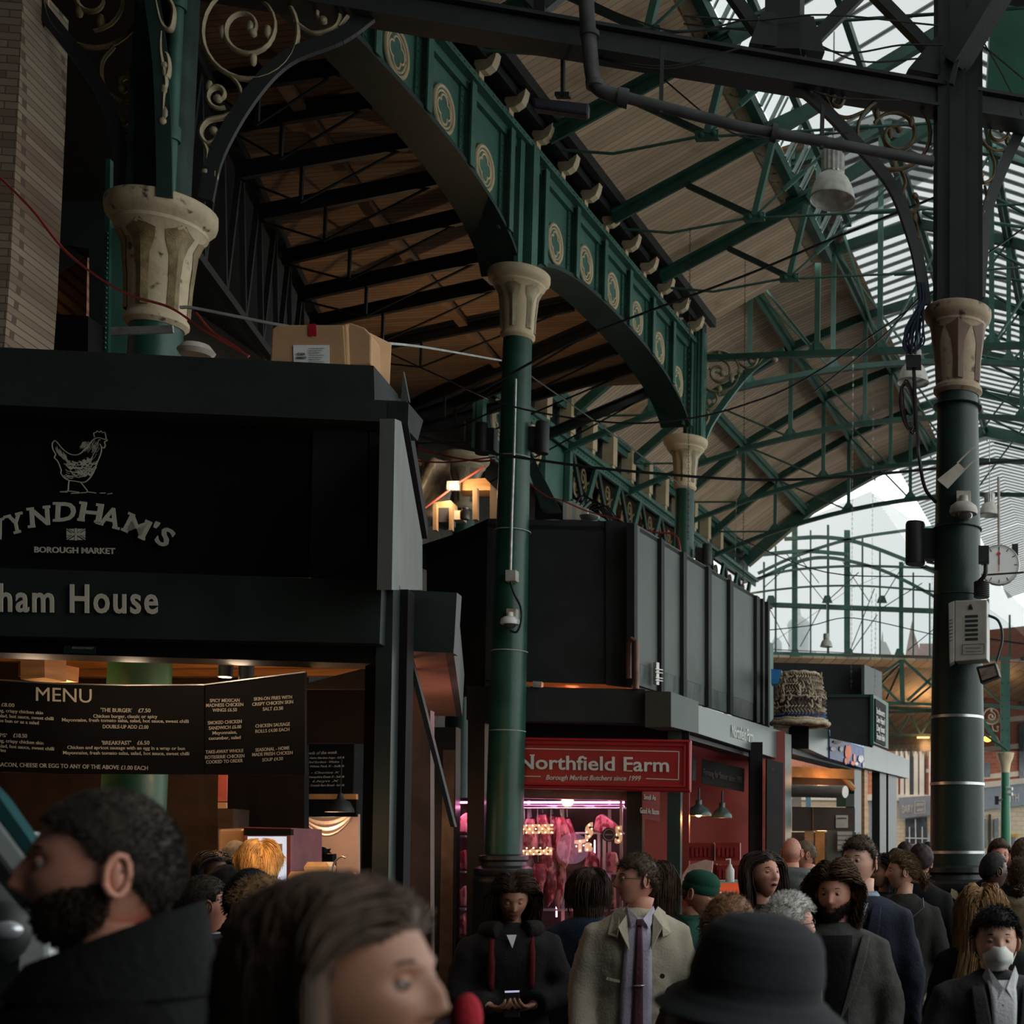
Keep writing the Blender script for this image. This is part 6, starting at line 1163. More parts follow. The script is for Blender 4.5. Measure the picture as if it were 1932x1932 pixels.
cyl_speaker(1727, 984, 1066, 11.5, 19, 'large black cylinder speaker on the left of the thick right column', 28, 1)
cyl_speaker(1334, 1026, 1066, 19.6, 9, 'small black cylinder speaker on the second slim column', 14, -1)
ob('speaker_bracket', (lambda b: (b.tube([at(1745, 1068, 11.5), at(1770, 1078, 11.5)], .012, 6), b.tube([at(1748, 1060, 11.5), at(1770, 1064, 11.5)], .012, 6), b)[2])(MB()), 'galv', 'small galvanised bracket under the large cylinder speaker', 'bracket')
ms = cM+V(0, -.19, 0)
cc = thing('cable_conduit', 'pale cable conduit and junction box running down the middle column', 'conduit', at(963, 1086, 13.78), kind='thing')
b = MB(); b.tube([at(973, 715, 13.8), at(970, 850, 13.8), at(966, 960, 13.8), at(963, 1078, 13.78)], .014, 6); b.build('conduit', 'galv', cc, smooth=60)
b = slab([(953, 1075), (973, 1075), (973, 1096), (953, 1096)], vplane(963, 13.74, 1, 0), .1); b.build('junction_box', mat('junction_cream', (.45, .44, .38), .5), cc, bevel=.006)
b = MB(); b.tube(smoothpts([at(963, 1097, 13.7), at(970, 1120, 13.68), at(982, 1145, 13.7), at(983, 1172, 13.7), at(975, 1192, 13.7), at(962, 1190, 13.7)], 5), .012, 6); b.build('cable', 'tube', cc, smooth=60)
def dome_cam(x, y, Y, s, label):
    c = at(x, y, Y); t_ = thing('dome_camera', label, 'camera', c, 'dome cameras', 'thing')
    b = MB(); b.lathe([(.095*s, 0), (.1*s, .02*s), (.092*s, .055*s), (.06*s, .08*s), (.032*s, .085*s), (.03*s, .13*s)], c, 24); b.build('hood', 'white' if s < 1 else mat('camera_grey', (.33, .29, .26), .5), t_, smooth=45)
    b = MB(); b.lathe([(.0, -.05*s), (.035*s, -.045*s), (.06*s, -.02*s), (.065*s, .0)], c, 18); b.build('dome', mat('smoked_dome', (.06, .05, .045), .1, coat=1) if 'smoked_dome' not in bpy.data.materials else bpy.data.materials['smoked_dome'], t_, smooth=60)
    b = MB(); b.box(c+V(0, .07*s, .12*s), (.1*s, .09*s, .11*s)); b.build('wall_mount', 'offwhite', t_)
    return t_
dome_cam(962, 1178, 13.72, .98, 'white dome camera hanging low on the middle column')
dome_cam(1818, 970, 11.18, 1.22, 'grey dome camera on the thick right column below the taped paper')
P_ = vplane(1825, 11.1, 1, -.12)
gx = thing('grey_unit', 'worn grey electrical cabinet with louvre slots strapped to the right column', 'cabinet', on(1825, 1245, P_), kind='thing')
b = slab([(1801, 1133), (1862, 1131), (1862, 1244), (1801, 1248)], P_, .22); b.slab(px([(1789, 1138), (1801, 1133), (1801, 1248), (1791, 1253)], P_), V(0, .2, 0)); b.build('case', mat('unit_grey', (.30, .28, .25), .5, var=.15, scale=8), gx, bevel=.008)
for k in range(6): slab([(1821, 1161+8.6*k), (1845, 1160+8.6*k), (1845, 1164.5+8.6*k), (1821, 1165.5+8.6*k)], P_, .004, .004).build('louvre', 'black', gx)
for k in range(7): slab([(1791, 1170+6.5*k), (1797, 1168+6.5*k), (1797, 1169+6.5*k), (1791, 1171+6.5*k)], P_, .004, .006).build('side_slot', 'black', gx)
b = MB()
for q0, q1 in (((1816, 1216), (1857, 1214)), ((1857, 1214), (1857, 1233)), ((1857, 1233), (1816, 1235)), ((1816, 1235), (1816, 1216))): b.bar(on(*q0, P_, .004), on(*q1, P_, .004), .003, .002)
b.build('plate_border', 'black', gx); text('ELECTRICITY SUPPLY', P_, 1822, 1224, 1851, 1223, 2.2, 'tube', gx, off=.004, th=.001); text('authorised persons only', P_, 1822, 1230, 1851, 1229, 2, 'tube', gx, off=.004, th=.001)
b = MB(); b.lathe([(.0, 0), (.012, .0), (.012, .01), (0, .01)], on(1831, 1143, P_, .005), 10, (V(1, 0, 0), UP, V(0, -1, 0))); b.slab(px([(1828, 1144), (1834, 1144), (1836, 1150), (1827, 1150)], P_, .004), V(0, -.003, 0)); b.build('bird_mark', 'black', gx)
b = MB()
for k in range(8): b.lathe([(.062, 0), (.07, .012), (.062, .024)], at(1852, 1128-3.6*k, 11.2), 16)
ob('ribbed_cover', b, 'black', 'ribbed black cover above the grey electrical cabinet', 'cover', smooth=30)
fl_ = thing('floodlight', 'square rusty floodlight under the grey cabinet on the right column', 'lamp', at(1864, 1268, 11.0), kind='thing'); P_ = vplane(1864, 11.0, 1, -.2)
b = slab([(1841, 1258), (1878, 1250), (1886, 1276), (1850, 1290)], P_, .1); b.build('housing', 'black', fl_, bevel=.01)
slab([(1847, 1262), (1875, 1256), (1881, 1274), (1853, 1284)], P_, .005, .01).build('lens', mat('flood_lens', (.22, .17, .13), .3, var=.4, scale=20), fl_)
b = MB(); b.tube(smoothpts([at(1862, 1160, 11.2), at(1884, 1172, 11.2), at(1891, 1205, 11.2), at(1880, 1248, 11.2)], 6), .012, 6); ob('looping_cable', b, 'tube', 'black cable looping from the grey cabinet to the floodlight', 'cable', smooth=60)
ob('black_unit', (lambda b: (b.box(at(1856, 1047, 11.1), (.09, .1, .14)), b.tube(smoothpts([at(1860, 1065, 11.1), at(1858, 1085, 11.1), at(1845, 1100, 11.15)], 5), .02, 8), b)[2])(MB()), 'black', 'small black unit on the right side of the thick column beside the clock', 'unit')
pp2 = thing('taped_paper', 'creased beige paper tied slantwise to the right column', 'paper', on(1795, 900, vplane(1795, 11.2, 1, 0)), kind='thing'); P_ = vplane(1795, 11.22, 1, 0)
slab([(1768, 905), (1808, 873), (1822, 886), (1788, 922)], P_, .004).build('sheet', 'offwhite', pp2)
b = MB(); b.bar(on(1806, 874, P_), on(1838, 842, P_), .006, .012); b.bar(on(1820, 886, P_), on(1840, 866, P_), .006, .012); b.build('tape', 'offwhite', pp2)
for q, m_, lab in (([(1791, 1733), (1811, 1732), (1811, 1753), (1791, 1754)], 'white', 'square torn white sticker'), ([(1795, 1676), (1806, 1682), (1808, 1688), (1803, 1698), (1793, 1690)], 'creamdirty', 'torn beige scrap high'), ([(1784, 1707), (1798, 1704), (1801, 1711), (1788, 1714)], 'creamdirty', 'small torn beige scrap'), ([(1793, 1716), (1797, 1716), (1797, 1730), (1792, 1730)], 'creamdirty', 'thin torn paper strip')):
    ob('sticker', slab(q, vplane(1800, 11.08, 1, 0), .002), m_, lab+' on the black plinth of the right column', 'sticker')
b = MB(); b.tube([on(1801+11*math.cos(a), 1768+11*math.sin(a), vplane(1800, 11.08, 1, 0)) for a in np.linspace(0, 6.2, 24)], .009, 4, True); b.slab(px([(1798, 1766), (1808, 1764), (1806, 1769), (1801, 1770)], vplane(1800, 11.08, 1, 0)), V(0, .003, 0)); ob('round_sticker', b, 'offwhite', 'round white ring sticker below the square one on the plinth', 'sticker')
# bunch of cables left of the right capital
cbn = thing('cable_bundle', 'hanging bundle of dark blue cables beside the right capital', 'cable', at(1732, 560, 11.3), kind='thing'); rnd = random.Random(9); b = MB()
for k in range(26):
    x0 = 1738+rnd.uniform(-6, 8); xm = 1722+rnd.uniform(-14, 22); Yk = 11.3+rnd.uniform(-.08, .08)
    b.tube(smoothpts([at(x0, 533, Yk), at(x0+rnd.uniform(-6, 6), 570, Yk), at(xm, 620, Yk), at(xm-rnd.uniform(0, 10), 650, Yk), at(1718+rnd.uniform(-8, 12), 668, Yk)], 4), .009, 4)
b.build('strands', mat('blue_black_cable', (.012, .02, .04), .45, var=0), cbn)
b = MB()
for k in range(9):
    cx_, rx, ry = 1714+rnd.uniform(-2, 2), 13+rnd.uniform(-3, 3), 46+rnd.uniform(-6, 5); b.tube([at(cx_+rx*math.cos(a)+.12*ry*math.sin(a), 768+ry*math.sin(a), 11.3+.02*k) for a in np.linspace(0, 6.28, 28)[:-1]], .009, 4, True)
b.build('coil', mat('brown_cable', (.03, .014, .01), .45, var=0), cbn)
b = MB(); b.box(at(1724, 684, 11.3), (.13, .08, .11)); b.build('transformer', 'black', cbn)
b = MB(); b.tube(smoothpts([at(1724, 695, 11.3), at(1728, 780, 11.3), at(1734, 860, 11.3), at(1745, 920, 11.3), at(1766, 948, 11.4)], 6), .016, 6); b.build('tail', 'tube', cbn, smooth=60)
# clock
ck = thing('station_clock', 'round white station clock with red hands at twelve hanging behind the right column', 'clock', at(1885, 1066, 19), kind='thing'); c = at(1885, 1066, 19); ax_ = (V(1, 0, 0), UP, V(0, -1, 0)); r_ = 38/2500*19
b = MB(); b.lathe([(r_*.6, -.1), (r_*1.02, -.08), (r_*1.05, 0), (r_*1.0, .02), (r_*.97, .01)], c, 40, ax_); b.build('case', 'galv', ck, smooth=40)
b = MB(); b.lathe([(0, .012), (r_*.97, .012), (r_*.97, .0), (0, 0)], c, 40, ax_); b.build('dial', mat('clock_dial', (.80, .80, .76), .35, var=.03), ck)
for k in range(60):
    a = 2*math.pi*k/60; d_ = V(math.sin(a), 0, math.cos(a)); big = k % 5 == 0; b = MB(); b.bar(c+d_*r_*(.76 if big else .88)+V(0, -.016, 0), c+d_*r_*.94+V(0, -.016, 0), .012 if big else .004, .003, up=V(0, 1, 0)); 
    if big or k % 1 == 0: b.build('hour_mark' if big else 'minute_mark', 'tube', ck)
b = MB(); b.bar(c+V(0, -.02, .0), c+V(0, -.02, r_*.9), .008, .003, up=V(0, 1, 0)); b.bar(c+V(0, -.022, 0), c+V(0, -.022, r_*.62), .016, .003, up=V(0, 1, 0)); b.build('hour_hands', 'tube', ck)
b = MB(); b.bar(c+V(0, -.024, -r_*.34), c+V(0, -.024, r_*.56), .009, .003, up=V(0, 1, 0)); b.lathe([(0, 0), (.025, 0), (.025, .003), (0, .003)], c+V(-.003, -.026, r_*.56), 14, ax_); b.build('second_hand', mat('clock_red', (.55, .03, .03), .4), ck)
b = MB(); b.tube([c+UP*r_, at(1884, 900, 19)], .022, 8); b.build('drop_pole', 'offwhite', ck); b = MB(); b.box(at(1915, 1040, 19.2), (.09, .1, .2)); b.build('side_box', 'black', ck)
# bell lamps
def bell(x, yb, Y, wpx, ytop, label, pole=0):
    c = at(x, yb, Y); r_ = wpx/2/2500*Y; t_ = thing('bell_lamp', label, 'lamp', c, 'hanging bell lamps', 'thing')
    b = MB(); n = 60; prof = [(1, 0), (1.0, .03), (.96, .2), (.86, .6), (.7, .95), (.52, 1.15), (.40, 1.22)]
    rows = [[c+V(math.cos(2*math.pi*k/n)*r_*p*(1+.012*(k % 2)), math.sin(2*math.pi*k/n)*r_*p*(1+.012*(k % 2)), h*r_) for k in range(n)] for p, h in prof]; b.grid(rows, True); b.build('shade', mat('lamp_glass', (.62, .60, .54), .3, var=.2, scale=14, alpha=.93) if 'lamp_glass' not in bpy.data.materials else bpy.data.materials['lamp_glass'], t_, smooth=50)
    b = MB(); b.tube([c+V(math.cos(a)*r_, math.sin(a)*r_, 0) for a in np.linspace(0, 2*math.pi, 41)[:-1]], .008, 5, True); b.build('rim', 'galv', t_)
    b = MB(); n = 30; b.grid([[c+V(math.cos(2*math.pi*k/n)*r_*q*(1 if k % 2 else .93), math.sin(2*math.pi*k/n)*r_*q*(1 if k % 2 else .93), h*r_) for k in range(n)] for q, h in ((.5, 1.18), (.52, 1.25), (.52, 2.1), (.35, 2.2))], True); b.build('finned_housing', 'galv', t_)
    b = MB(); b.tube([c+UP*r_*2.2, V(c[0], c[1], at(x, ytop, Y)[2])], .008, 5); b.build('chain', 'galv', t_)
bell(1571, 378, 13.4, 88, 60, 'nearest bell lamp hanging under the near glass roof')
bell(1723, 722, 18.2, 61, 560, 'bell lamp half hidden by the cable bundle and right capital')
bell(1867, 972, 21.5, 40, 830, 'bell lamp hanging right above the clock'); bell(1559, 1220, 32, 23, 1140, 'small distant bell lamp in front of the gable glass')
# dark bar hanging
db = thing('hanging_heater', 'dark bar heater hanging on a rod beside the drain pipe', 'heater', at(1060, 195, 10.6), kind='thing')
b = slab([(1004, 182), (1112, 194), (1110, 216), (1006, 202)], vplane(1060, 10.6, 1, .2), .1); b.build('bar', mat('purple_black', (.03, .03, .045), .5), db, bevel=.02); b = MB(); b.tube([at(1062, 185, 10.6), at(1062, 76, 10.6)], .02, 6); b.build('rod', 'black', db); b = MB(); b.box(at(1062, 180, 10.6), (.12, .06, .03)); b.build('clamp', 'black', db)
# chains
for k, (x, y0, y1, Y) in enumerate([(1302, 430, 1020, 15.2), (1406, 480, 1110, 17.5), (1610, 660, 1300, 22), (1648, 760, 1250, 24), (1760, 1060, 1320, 28), (1391, 850, 1060, 19), (1653, 1120, 1390, 20)]):
    b = MB(); n = int((y1-y0)/(6 if k < 2 else 9)); x2 = x-4
    for j in range(n):
        p = at(x+(x2-x)*j/n, y0+(y1-y0)*j/n, Y); q = at(x+(x2-x)*(j+.8)/n, y0+(y1-y0)*(j+.8)/n, Y); d_ = V(.012, 0, 0) if j % 2 else V(0, .012, 0)
        b.tube([p, (p+q)/2+d_, q, (p+q)/2-d_], .004, 3, True)
    ob('hanging_chain', b, 'galv' if k > 1 else 'black', ['long dark chain hanging in front of the second slim column', 'dark chain hanging right of the second column bracket', 'thin chain hanging to the left of the gable lamp line', 'thin chain falling past the gable screen toward the roof box', 'short cord with end bob left of the right column', 'faint chain just left of the longer dark chain', 'thin chain hanging in front of the sign box'][k], 'chain', group='hanging chains')
# overhead cables
def cable(pts, Y, r_, m_, label, kk=6):
    b = MB(); P_ = [at(x, y, Y if not isinstance(Y, (list, tuple)) else Y[0]+(Y[1]-Y[0])*i/(len(pts)-1)) for i, (x, y) in enumerate(pts)]
    b.tube(smoothpts(P_, kk), r_, 4); ob('overhead_cable', b, m_, label, 'cable', group='overhead cables')
cable([(783, 820), (870, 845), (1000, 866), (1200, 890), (1500, 905), (1932, 868)], 13.3, .016, 'tube', 'thick black cable sagging across behind the speakers to the right edge')
cable([(700, 650), (830, 710), (960, 765), (1130, 795), (1260, 795), (1400, 765), (1560, 690), (1932, 430)], 12.6, .010, 'tube', 'thin black cable from the cardboard box sagging under the second arch')
cable([(340, 580), (370, 582), (500, 608), (545, 616)], 8.4, .012, 'rope', 'pale rope tied from the left column neck to the cardboard box')
cable([(700, 645), (800, 655), (945, 680)], [8.2, 13.7], .012, 'rope', 'pale wire from the cardboard box to the middle column')
cable([(998, 707), (1130, 800), (1260, 897), (1310, 930)], 15.5, .01, 'rope', 'pale straight wire from the middle column to the second column')
cable([(900, 742), (1090, 640), (1400, 522), (1560, 455), (1770, 370)], [13, 12], .012, 'tube', 'twisted dark cable rising from the middle column to the right post')
cable([(-5, 330), (60, 395), (130, 480), (230, 550), (320, 580), (380, 620), (440, 655), (470, 672)], 8.3, .010, 'redcable', 'dark red cable trailing past the left capital to the stall roof')
cable([(370, 590), (400, 625), (440, 650), (468, 674)], 8.25, .008, 'redcable', 'second red cable falling to the stall roof')
cable([(785, 845), (840, 860), (900, 870), (935, 868)], 14.5, .012, 'redcable', 'pink red cables looping to the left of the middle column')
cable([(785, 870), (850, 872), (935, 862)], 14.6, .01, 'redcable', 'lower red cable tied to the left of the middle column')
cable([(990, 905), (1030, 935), (1062, 945), (1110, 965), (1170, 980)], 14.8, .010, 'redcable', 'red cable draped over the top edge of the black stall')
cable([(1205, 997), (1240, 1005), (1275, 1010), (1285, 1045)], 16.2, .014, 'redcable', 'red cable along the flank top to the second slim column')
for k, (pts, Y) in enumerate([([(1290, 30), (1420, 38), (1560, 28), (1770, 48)], 10.8), ([(1100, -5), (1190, 35), (1300, 60), (1470, 18)], 10.9), ([(1290, 45), (1500, 70), (1620, 115), (1740, 110)], 11.2), ([(1030, 70), (1130, 110), (1240, 130), (1330, 118)], 10.5), ([(1120, 108), (1260, 125), (1400, 90)], 10.5), ([(1500, 80), (1600, 100), (1700, 85), (1780, 85)], 11.0), ([(1460, 130), (1560, 180), (1700, 190)], 11.0), ([(1240, 140), (1380, 250), (1480, 258), (1600, 250)], 10.9), ([(1780, 60), (1850, 85), (1932, 150)], 11.6), ([(1850, 70), (1890, 140), (1932, 225)], 11.6), ([(1535, 740), (1660, 640), (1740, 555)], 11.5), ([(1390, 1015), (1560, 1080), (1765, 1088)], 22), ([(1440, 1190), (1530, 1180), (1610, 1166), (1765, 1198)], 26), ([(1450, 1225), (1600, 1232), (1932, 1250)], 30), ([(1855, 1085), (1932, 1080)], 14), ([(1863, 1205), (1932, 1215)], 14)]):
    cable(pts, Y, .008 if Y < 13 else .012, 'tube' if k != 13 else 'redcable', ['upper thin wire running across the top of the gable light', 'thin wire dropping from the frame top to the lattice beam', 'thin sagging wire behind the central beam post', 'tangled wire under the lattice beam near the heater', 'second tangled wire beside the pipe elbow', 'sagging wire just left of the right post top', 'wire following the lattice beam to the right scroll ring', 'thin wire hanging from the drain pipe', 'thin wire across the green sheet', 'second thin wire across the green sheet', 'slanting wire leading to the cable bundle', 'straight wire crossing in front of the gable arches', 'dark cable peaking in the middle of the gable window', 'red wire along the sill of the gable window', 'short wire crossing the clock', 'short wire right of the grey cabinet'][k])
# ================================================================== WHITE VAN at the left edge (out of focus)
vn = thing('parked_van', 'blurred white vehicle corner with sloping windscreen at the left edge', 'van', at(0, 1900, 2.6)*V(1, 1, 0), kind='thing'); VP_ = vplane(50, 2.6, 1, .2)
M['vanwhite'] = mat('van_paint', (.34, .37, .36), .35, var=.05); M['vanglass'] = mat('van_windscreen', (.02, .07, .075), .1, var=0)
slab([(-60, 1560), (0, 1622), (60, 1700), (90, 1760), (100, 1870), (68, 1870), (60, 1980), (-60, 1980)], VP_, .3, -.12).build('body', 'vanwhite', vn, bevel=.01)
slab([(-60, 1475), (0, 1545), (60, 1625), (110, 1700), (60, 1745), (-60, 1600)], VP_, .06).build('pillar', 'vanwhite', vn, bevel=.01)
slab([(-60, 1440), (0, 1505), (60, 1590), (95, 1650), (60, 1625), (0, 1545), (-60, 1475)], VP_, .04, .0).build('windscreen', 'vanglass', vn)
slab([(-60, 1560), (-10, 1610), (60, 1700), (55, 1712), (-10, 1625), (-60, 1580)], VP_, .03, .02).build('door_seal', 'tube', vn)
b = MB(); b.ball(on(0, 1760, VP_, .1), (.055, .04, .06), 14, 10); b.slab(px([(-60, 1740), (30, 1745), (38, 1800), (30, 1960), (-60, 1960)], VP_, .06), V(0, .06, 0)); b.build('wing_mirror', 'black', vn, smooth=50)
b = MB(); b.ball(on(12, 1755, VP_, .13), (.03, .02, .018), 12, 8); b.build('mirror_cap', mat('mirror_chrome', (.5, .52, .55), .2, .6), vn, smooth=60)
# ================================================================== PEOPLE
def headsurf(n, wide=1.0, jaw=.36):
    n = np.atleast_2d(n); nx, ny, nz = n[:, 0], n[:, 1], n[:, 2]
    a, b_, c = .076*wide, .098, .117
    x, y, z = a*nx, b_*ny, c*nz; zz = nz
    low = np.clip(-zz, 0, 1); x = x*(1-jaw*low**1.5)
    y = np.where(ny > 0, y*(1-.08*low**2), y*(1-.42*low**1.4)); y = y+low**2*.012
    x = x*(1+.03*np.clip(zz, 0, 1)); fr = np.clip(ny, 0, 1)
    g = lambda x0, z0, sx, sz: np.exp(-((x-x0)/sx)**2-((z-z0)/sz)**2)*fr**.5
    g2 = lambda x0, z0, sx, sz: g(x0, z0, sx, sz)+g(-x0, z0, sx, sz)
    d = .004*g2(.026, .030, .022, .009)-.010*g2(.031, .010, .017, .012)+.005*g2(.046, -.020, .02, .02)
    d += .009*g(0, .004, .009, .016)+.014*g(0, -.013, .010, .014)+.017*g(0, -.027, .012, .0095)+.007*g2(.012, -.031, .0075, .007)
    d += -.004*g(0, -.043, .012, .005)+.006*g(0, -.0535, .021, .0045)+.0065*g(0, -.065, .018, .0055)-.004*g(0, -.0595, .024, .0025)
    d += .009*g(0, -.094, .02, .016)-.003*g(0, -.078, .02, .007)
    return np.stack([x, y+d-.0*low, z], 1)
def dirs(rows, cols, t0=0.0, t1=math.pi):
    th = np.linspace(t0+.004, t1-.004, rows); ph = np.linspace(0, 2*math.pi, cols, endpoint=False)
    T, P_ = np.meshgrid(th, ph, indexing='ij'); return np.stack([np.sin(T)*np.sin(P_), np.sin(T)*np.cos(P_), np.cos(T)], -1)
def strands(mb, P, r, n=3):
    """P (N,K,3) strand points; r radius at root to tip list K"""
    N, K, _ = P.shape; T = np.gradient(P, axis=1); T /= np.linalg.norm(T, axis=2, keepdims=True)+1e-9
    up = np.array([.3, .5, .8]); X = np.cross(T, up); X /= np.linalg.norm(X, axis=2, keepdims=True)+1e-9; Y_ = np.cross(T, X)
    r = np.asarray(r)[None, :, None]
    rings = [P+X*r*math.cos(2*math.pi*k/n)+Y_*r*math.sin(2*math.pi*k/n) for k in range(n)]
    vs = np.stack(rings, 2).reshape(-1, 3)
    base = len(mb.v); mb.v.extend(map(tuple, vs.tolist())); f = []
    for i in range(N):
        for k in range(K-1):
            o = base+(i*K+k)*n
            for j in range(n): f.append((o+j, o+(j+1) % n, o+n+(j+1) % n, o+n+j))
    mb.f.extend(f); mb.mi.extend([0]*len(f))
def rotm(yaw, pitch, roll=0): return np.array(Matrix.Rotation(R(yaw), 3, 'Z') @ Matrix.Rotation(R(pitch), 3, 'X') @ Matrix.Rotation(R(roll), 3, 'Y'))
HAIR = {}
def hairmat(c):
    k = 'hair_%d_%d_%d' % tuple(int(q*1000) for q in c)
    if k not in HAIR: HAIR[k] = mat(k, c, .62, var=.45, scale=40, stretch=(1, 1, .15), spec=.18)
    return HAIR[k]
TOR = [(.84, .17, .12), (.98, .155, .112), (1.10, .150, .108), (1.25, .172, .122), (1.36, .178, .116), (1.41, .160, .10), (1.45, .112, .082), (1.485, .075, .066), (1.53, .060, .060)]
def person(label, x, top, Y, face, body=None, tilt=0, roll=0, skin='skin', hair=None, coat='cloth', infl=.03, hem=.55, lod=1, extra=(), wide=1.0, female=False, hairtop=.015, lips='lips', beard=None, eyes='open', shoulder=1.0, arms=None, collar=None, head_dx=0, name='person', group=None, trousers='cloth', sleeve=None):
    body = face if body is None else body
    tp = at(x, top, Y); va = math.degrees(math.atan2(tp[0], tp[1])); body = body-va; face = face-va; H = tp[2]-hairtop; s = max(.80, min(1.12, H/1.75))
    base = V(tp[0], tp[1], 0); e = thing(name, label, 'person', base, group, 'thing')
    e.rotation_euler = (0, 0, R(180+body)); zoff = H-1.75*s
    hs = .97+.03*s if not female else .93
    hc = np.array([head_dx, .012, (H-.117*hs)]); Rm = rotm(face-body, -tilt, roll); piv = np.array([0, -.01, -.09])
    X_ = lambda p: (np.atleast_2d(p)-piv)@Rm.T*hs+piv*hs+hc
    S = lambda p: np.array(p, float)*s+np.array([0, 0, zoff])
    out = dict(e=e, s=s, S=S, X=X_, hs=hs, H=H)
    def bld(mb, nm, m, par=e, **k):
        o = mb.build(nm, m, None, **k); o.parent = par; return o
    out['bld'] = bld
    # body: head, neck, trunk, arms, hands, legs in one mesh
    rows, cols = {0: (26, 28), 1: (44, 48), 2: (96, 110)}[lod]
    D = dirs(rows, cols); Pn = headsurf(D.reshape(-1, 3), wide, .30 if not female else .40); W_ = X_(Pn)
    b = MB(); fs = [(i*cols+k, i*cols+(k+1) % cols, (i+1)*cols+(k+1) % cols, (i+1)*cols+k) for i in range(rows-1) for k in range(cols)]
    b.add(W_, fs)
    for i, f in enumerate(fs):
        c = Pn[list(f)].mean(0); dn = D.reshape(-1, 3)[f[0]]
        if dn[1] > .5 and ((c[0]/.023)**2+((c[2]+.060)/.0105)**2) < 1: b.mi[i] = 1
    hb = X_([[0, -.03, -.075]])[0]
    nk = .058 if not female else .048
    b.tube([hb, (hb+S((0, -.01, 1.47)))/2, S((0, -.012, 1.43))], [nk*hs, nk*s, nk*1.25*s], 16)
    for sx in (-1, 1):      # ears
        ec = np.array([sx*.0765*wide, -.012, -.004])
        q = []
        for k in range(12): a_ = 2*math.pi*k/12; q.append(ec+[sx*(.006+.006*math.cos(a_*1)), .015*math.cos(a_)-.003, .030*math.sin(a_)*(1-.15*math.cos(a_))])
        if lod > 0 or True: b.tube(X_(q), .0058*hs, 6, True); b.ball(X_([ec+[sx*.002, 0, 0]])[0], (.008, .013, .024), 8, 6)
    rg = [(S((0, 0, z)), rx*s*.93, ry*s*.9) for z, rx, ry in TOR[:7]]
    b.grid([[c+np.array([rx*math.cos(t), ry*math.sin(t), 0]) for t in np.linspace(0, 2*math.pi, 20)[:-1]] for c, rx, ry in rg], True)
    am = arms or {}
    A = {sx: am.get(sx, [(sx*.172*shoulder, 0, 1.372), (sx*.232*shoulder, -.02, 1.10), (sx*.235*shoulder, .06, .87)]) for sx in (-1, 1)}
    for sx in (-1, 1):
        a_ = [S(q) for q in A[sx]]; b.tube(a_, [.05*s, .04*s, .026*s], 10)
        d_ = a_[2]-a_[1]; d_ /= np.linalg.norm(d_); inn = np.array([-sx, .3, 0.0]) if not am else am.get('palm', {}).get(sx, np.array([-sx, .3, 0.0])); inn = inn-d_*(inn@d_); inn /= np.linalg.norm(inn); sd_ = np.cross(d_, inn)*sx
        pc = a_[2]+d_*.045; b.ball(pc, (.038, .015, .05), 10, 7, (sd_, inn, d_))
        for j, (w_, ln) in enumerate(((-.028, .068), (-.009, .078), (.010, .072), (.028, .058))):
            p0 = a_[2]+d_*.085+sd_*w_; p1 = p0+d_*ln*.45+inn*ln*.2; p2 = p1+d_*ln*.2+inn*ln*.35; p3 = p2-d_*ln*.05+inn*ln*.3
            b.tube([a_[2]+d_*.04+sd_*w_*.7, p0, p1, p2, p3], [.009, .0095, .0085, .0078, .005], 7)
        b.tube([a_[2]+d_*.02-sd_*.02, a_[2]+d_*.05-sd_*.045+inn*.015, a_[2]+d_*.085-sd_*.045+inn*.035], [.012, .011, .007], 7)
        b.tube([S((sx*.085, 0, .92)), S((sx*.095, .01, .5)), S((sx*.10, -.01, .06))], [.08*s, .055*s, .04*s], 10)
    out['A'] = {k: [S(q) for q in v] for k, v in A.items()}
    bo = bld(b, 'body', [skin, lips], smooth=180)
    # eyes, brows
    if lod > 0 or abs(face+va) < 75:
        for sx in (-1, 1):
            ec = np.array([sx*.031, .0765 if not female else .076, .009]); b = MB(); b.ball(X_([ec])[0], .0118*hs, 12, 9); bld(b, 'eyeball', 'eyew', smooth=180)
            fw = (X_([ec+[0, 1, 0]])-X_([ec]))[0]; fw /= np.linalg.norm(fw); upv = (X_([ec+[0, 0, 1]])-X_([ec]))[0]; upv /= np.linalg.norm(upv); sv = np.cross(fw, upv)
            if eyes == 'open': b = MB(); b.ball(X_([ec])[0]+fw*.0075*hs-upv*.0005, (.0064, .0050, .0064), 10, 7, (sv, fw, upv)); bld(b, 'iris', 'iris', smooth=180)
            b = MB(); lo = (-.2 if eyes == 'open' else -1.0); rws = []
            for i in range(7):
                el = math.pi/2*(1-i/6)+lo*.5*(i/6)
                if eyes == 'open': el = R(100-84*i/6)
                else: el = R(100-130*i/6)
                rws.append([X_([ec])[0]+(sv*math.sin(az)*math.cos(el)+fw*math.cos(az)*math.cos(el)+upv*math.sin(el))*.0132*hs for az in np.linspace(-1.5, 1.5, 11)])
            b.grid(rws); b.grid([[X_([ec])[0]+(sv*math.sin(az)*math.cos(el)+fw*math.cos(az)*math.cos(el)+upv*math.sin(el))*.0130*hs for az in np.linspace(-1.5, 1.5, 9)] for el in (R(-20), R(-50), R(-90))]); bld(b, 'eyelid', skin, smooth=180)
            b = MB(); b.tube(X_([[sx*.014, .0905, .027], [sx*.026, .090, .0335], [sx*.038, .0815, .033], [sx*.047, .072, .028]]), [.0022, .0033, .0028, .0012], 5); bld(b, 'eyebrow', hairmat(hair[1] if hair and max(hair[1]) < .3 else (.06, .035, .02)), smooth=180)
    if hair: make_hair(out, *hair, wide=wide, lod=lod, female=female)
    if beard: make_beard(out, beard, wide, lod)
    # clothing
    b = MB(); inf = infl
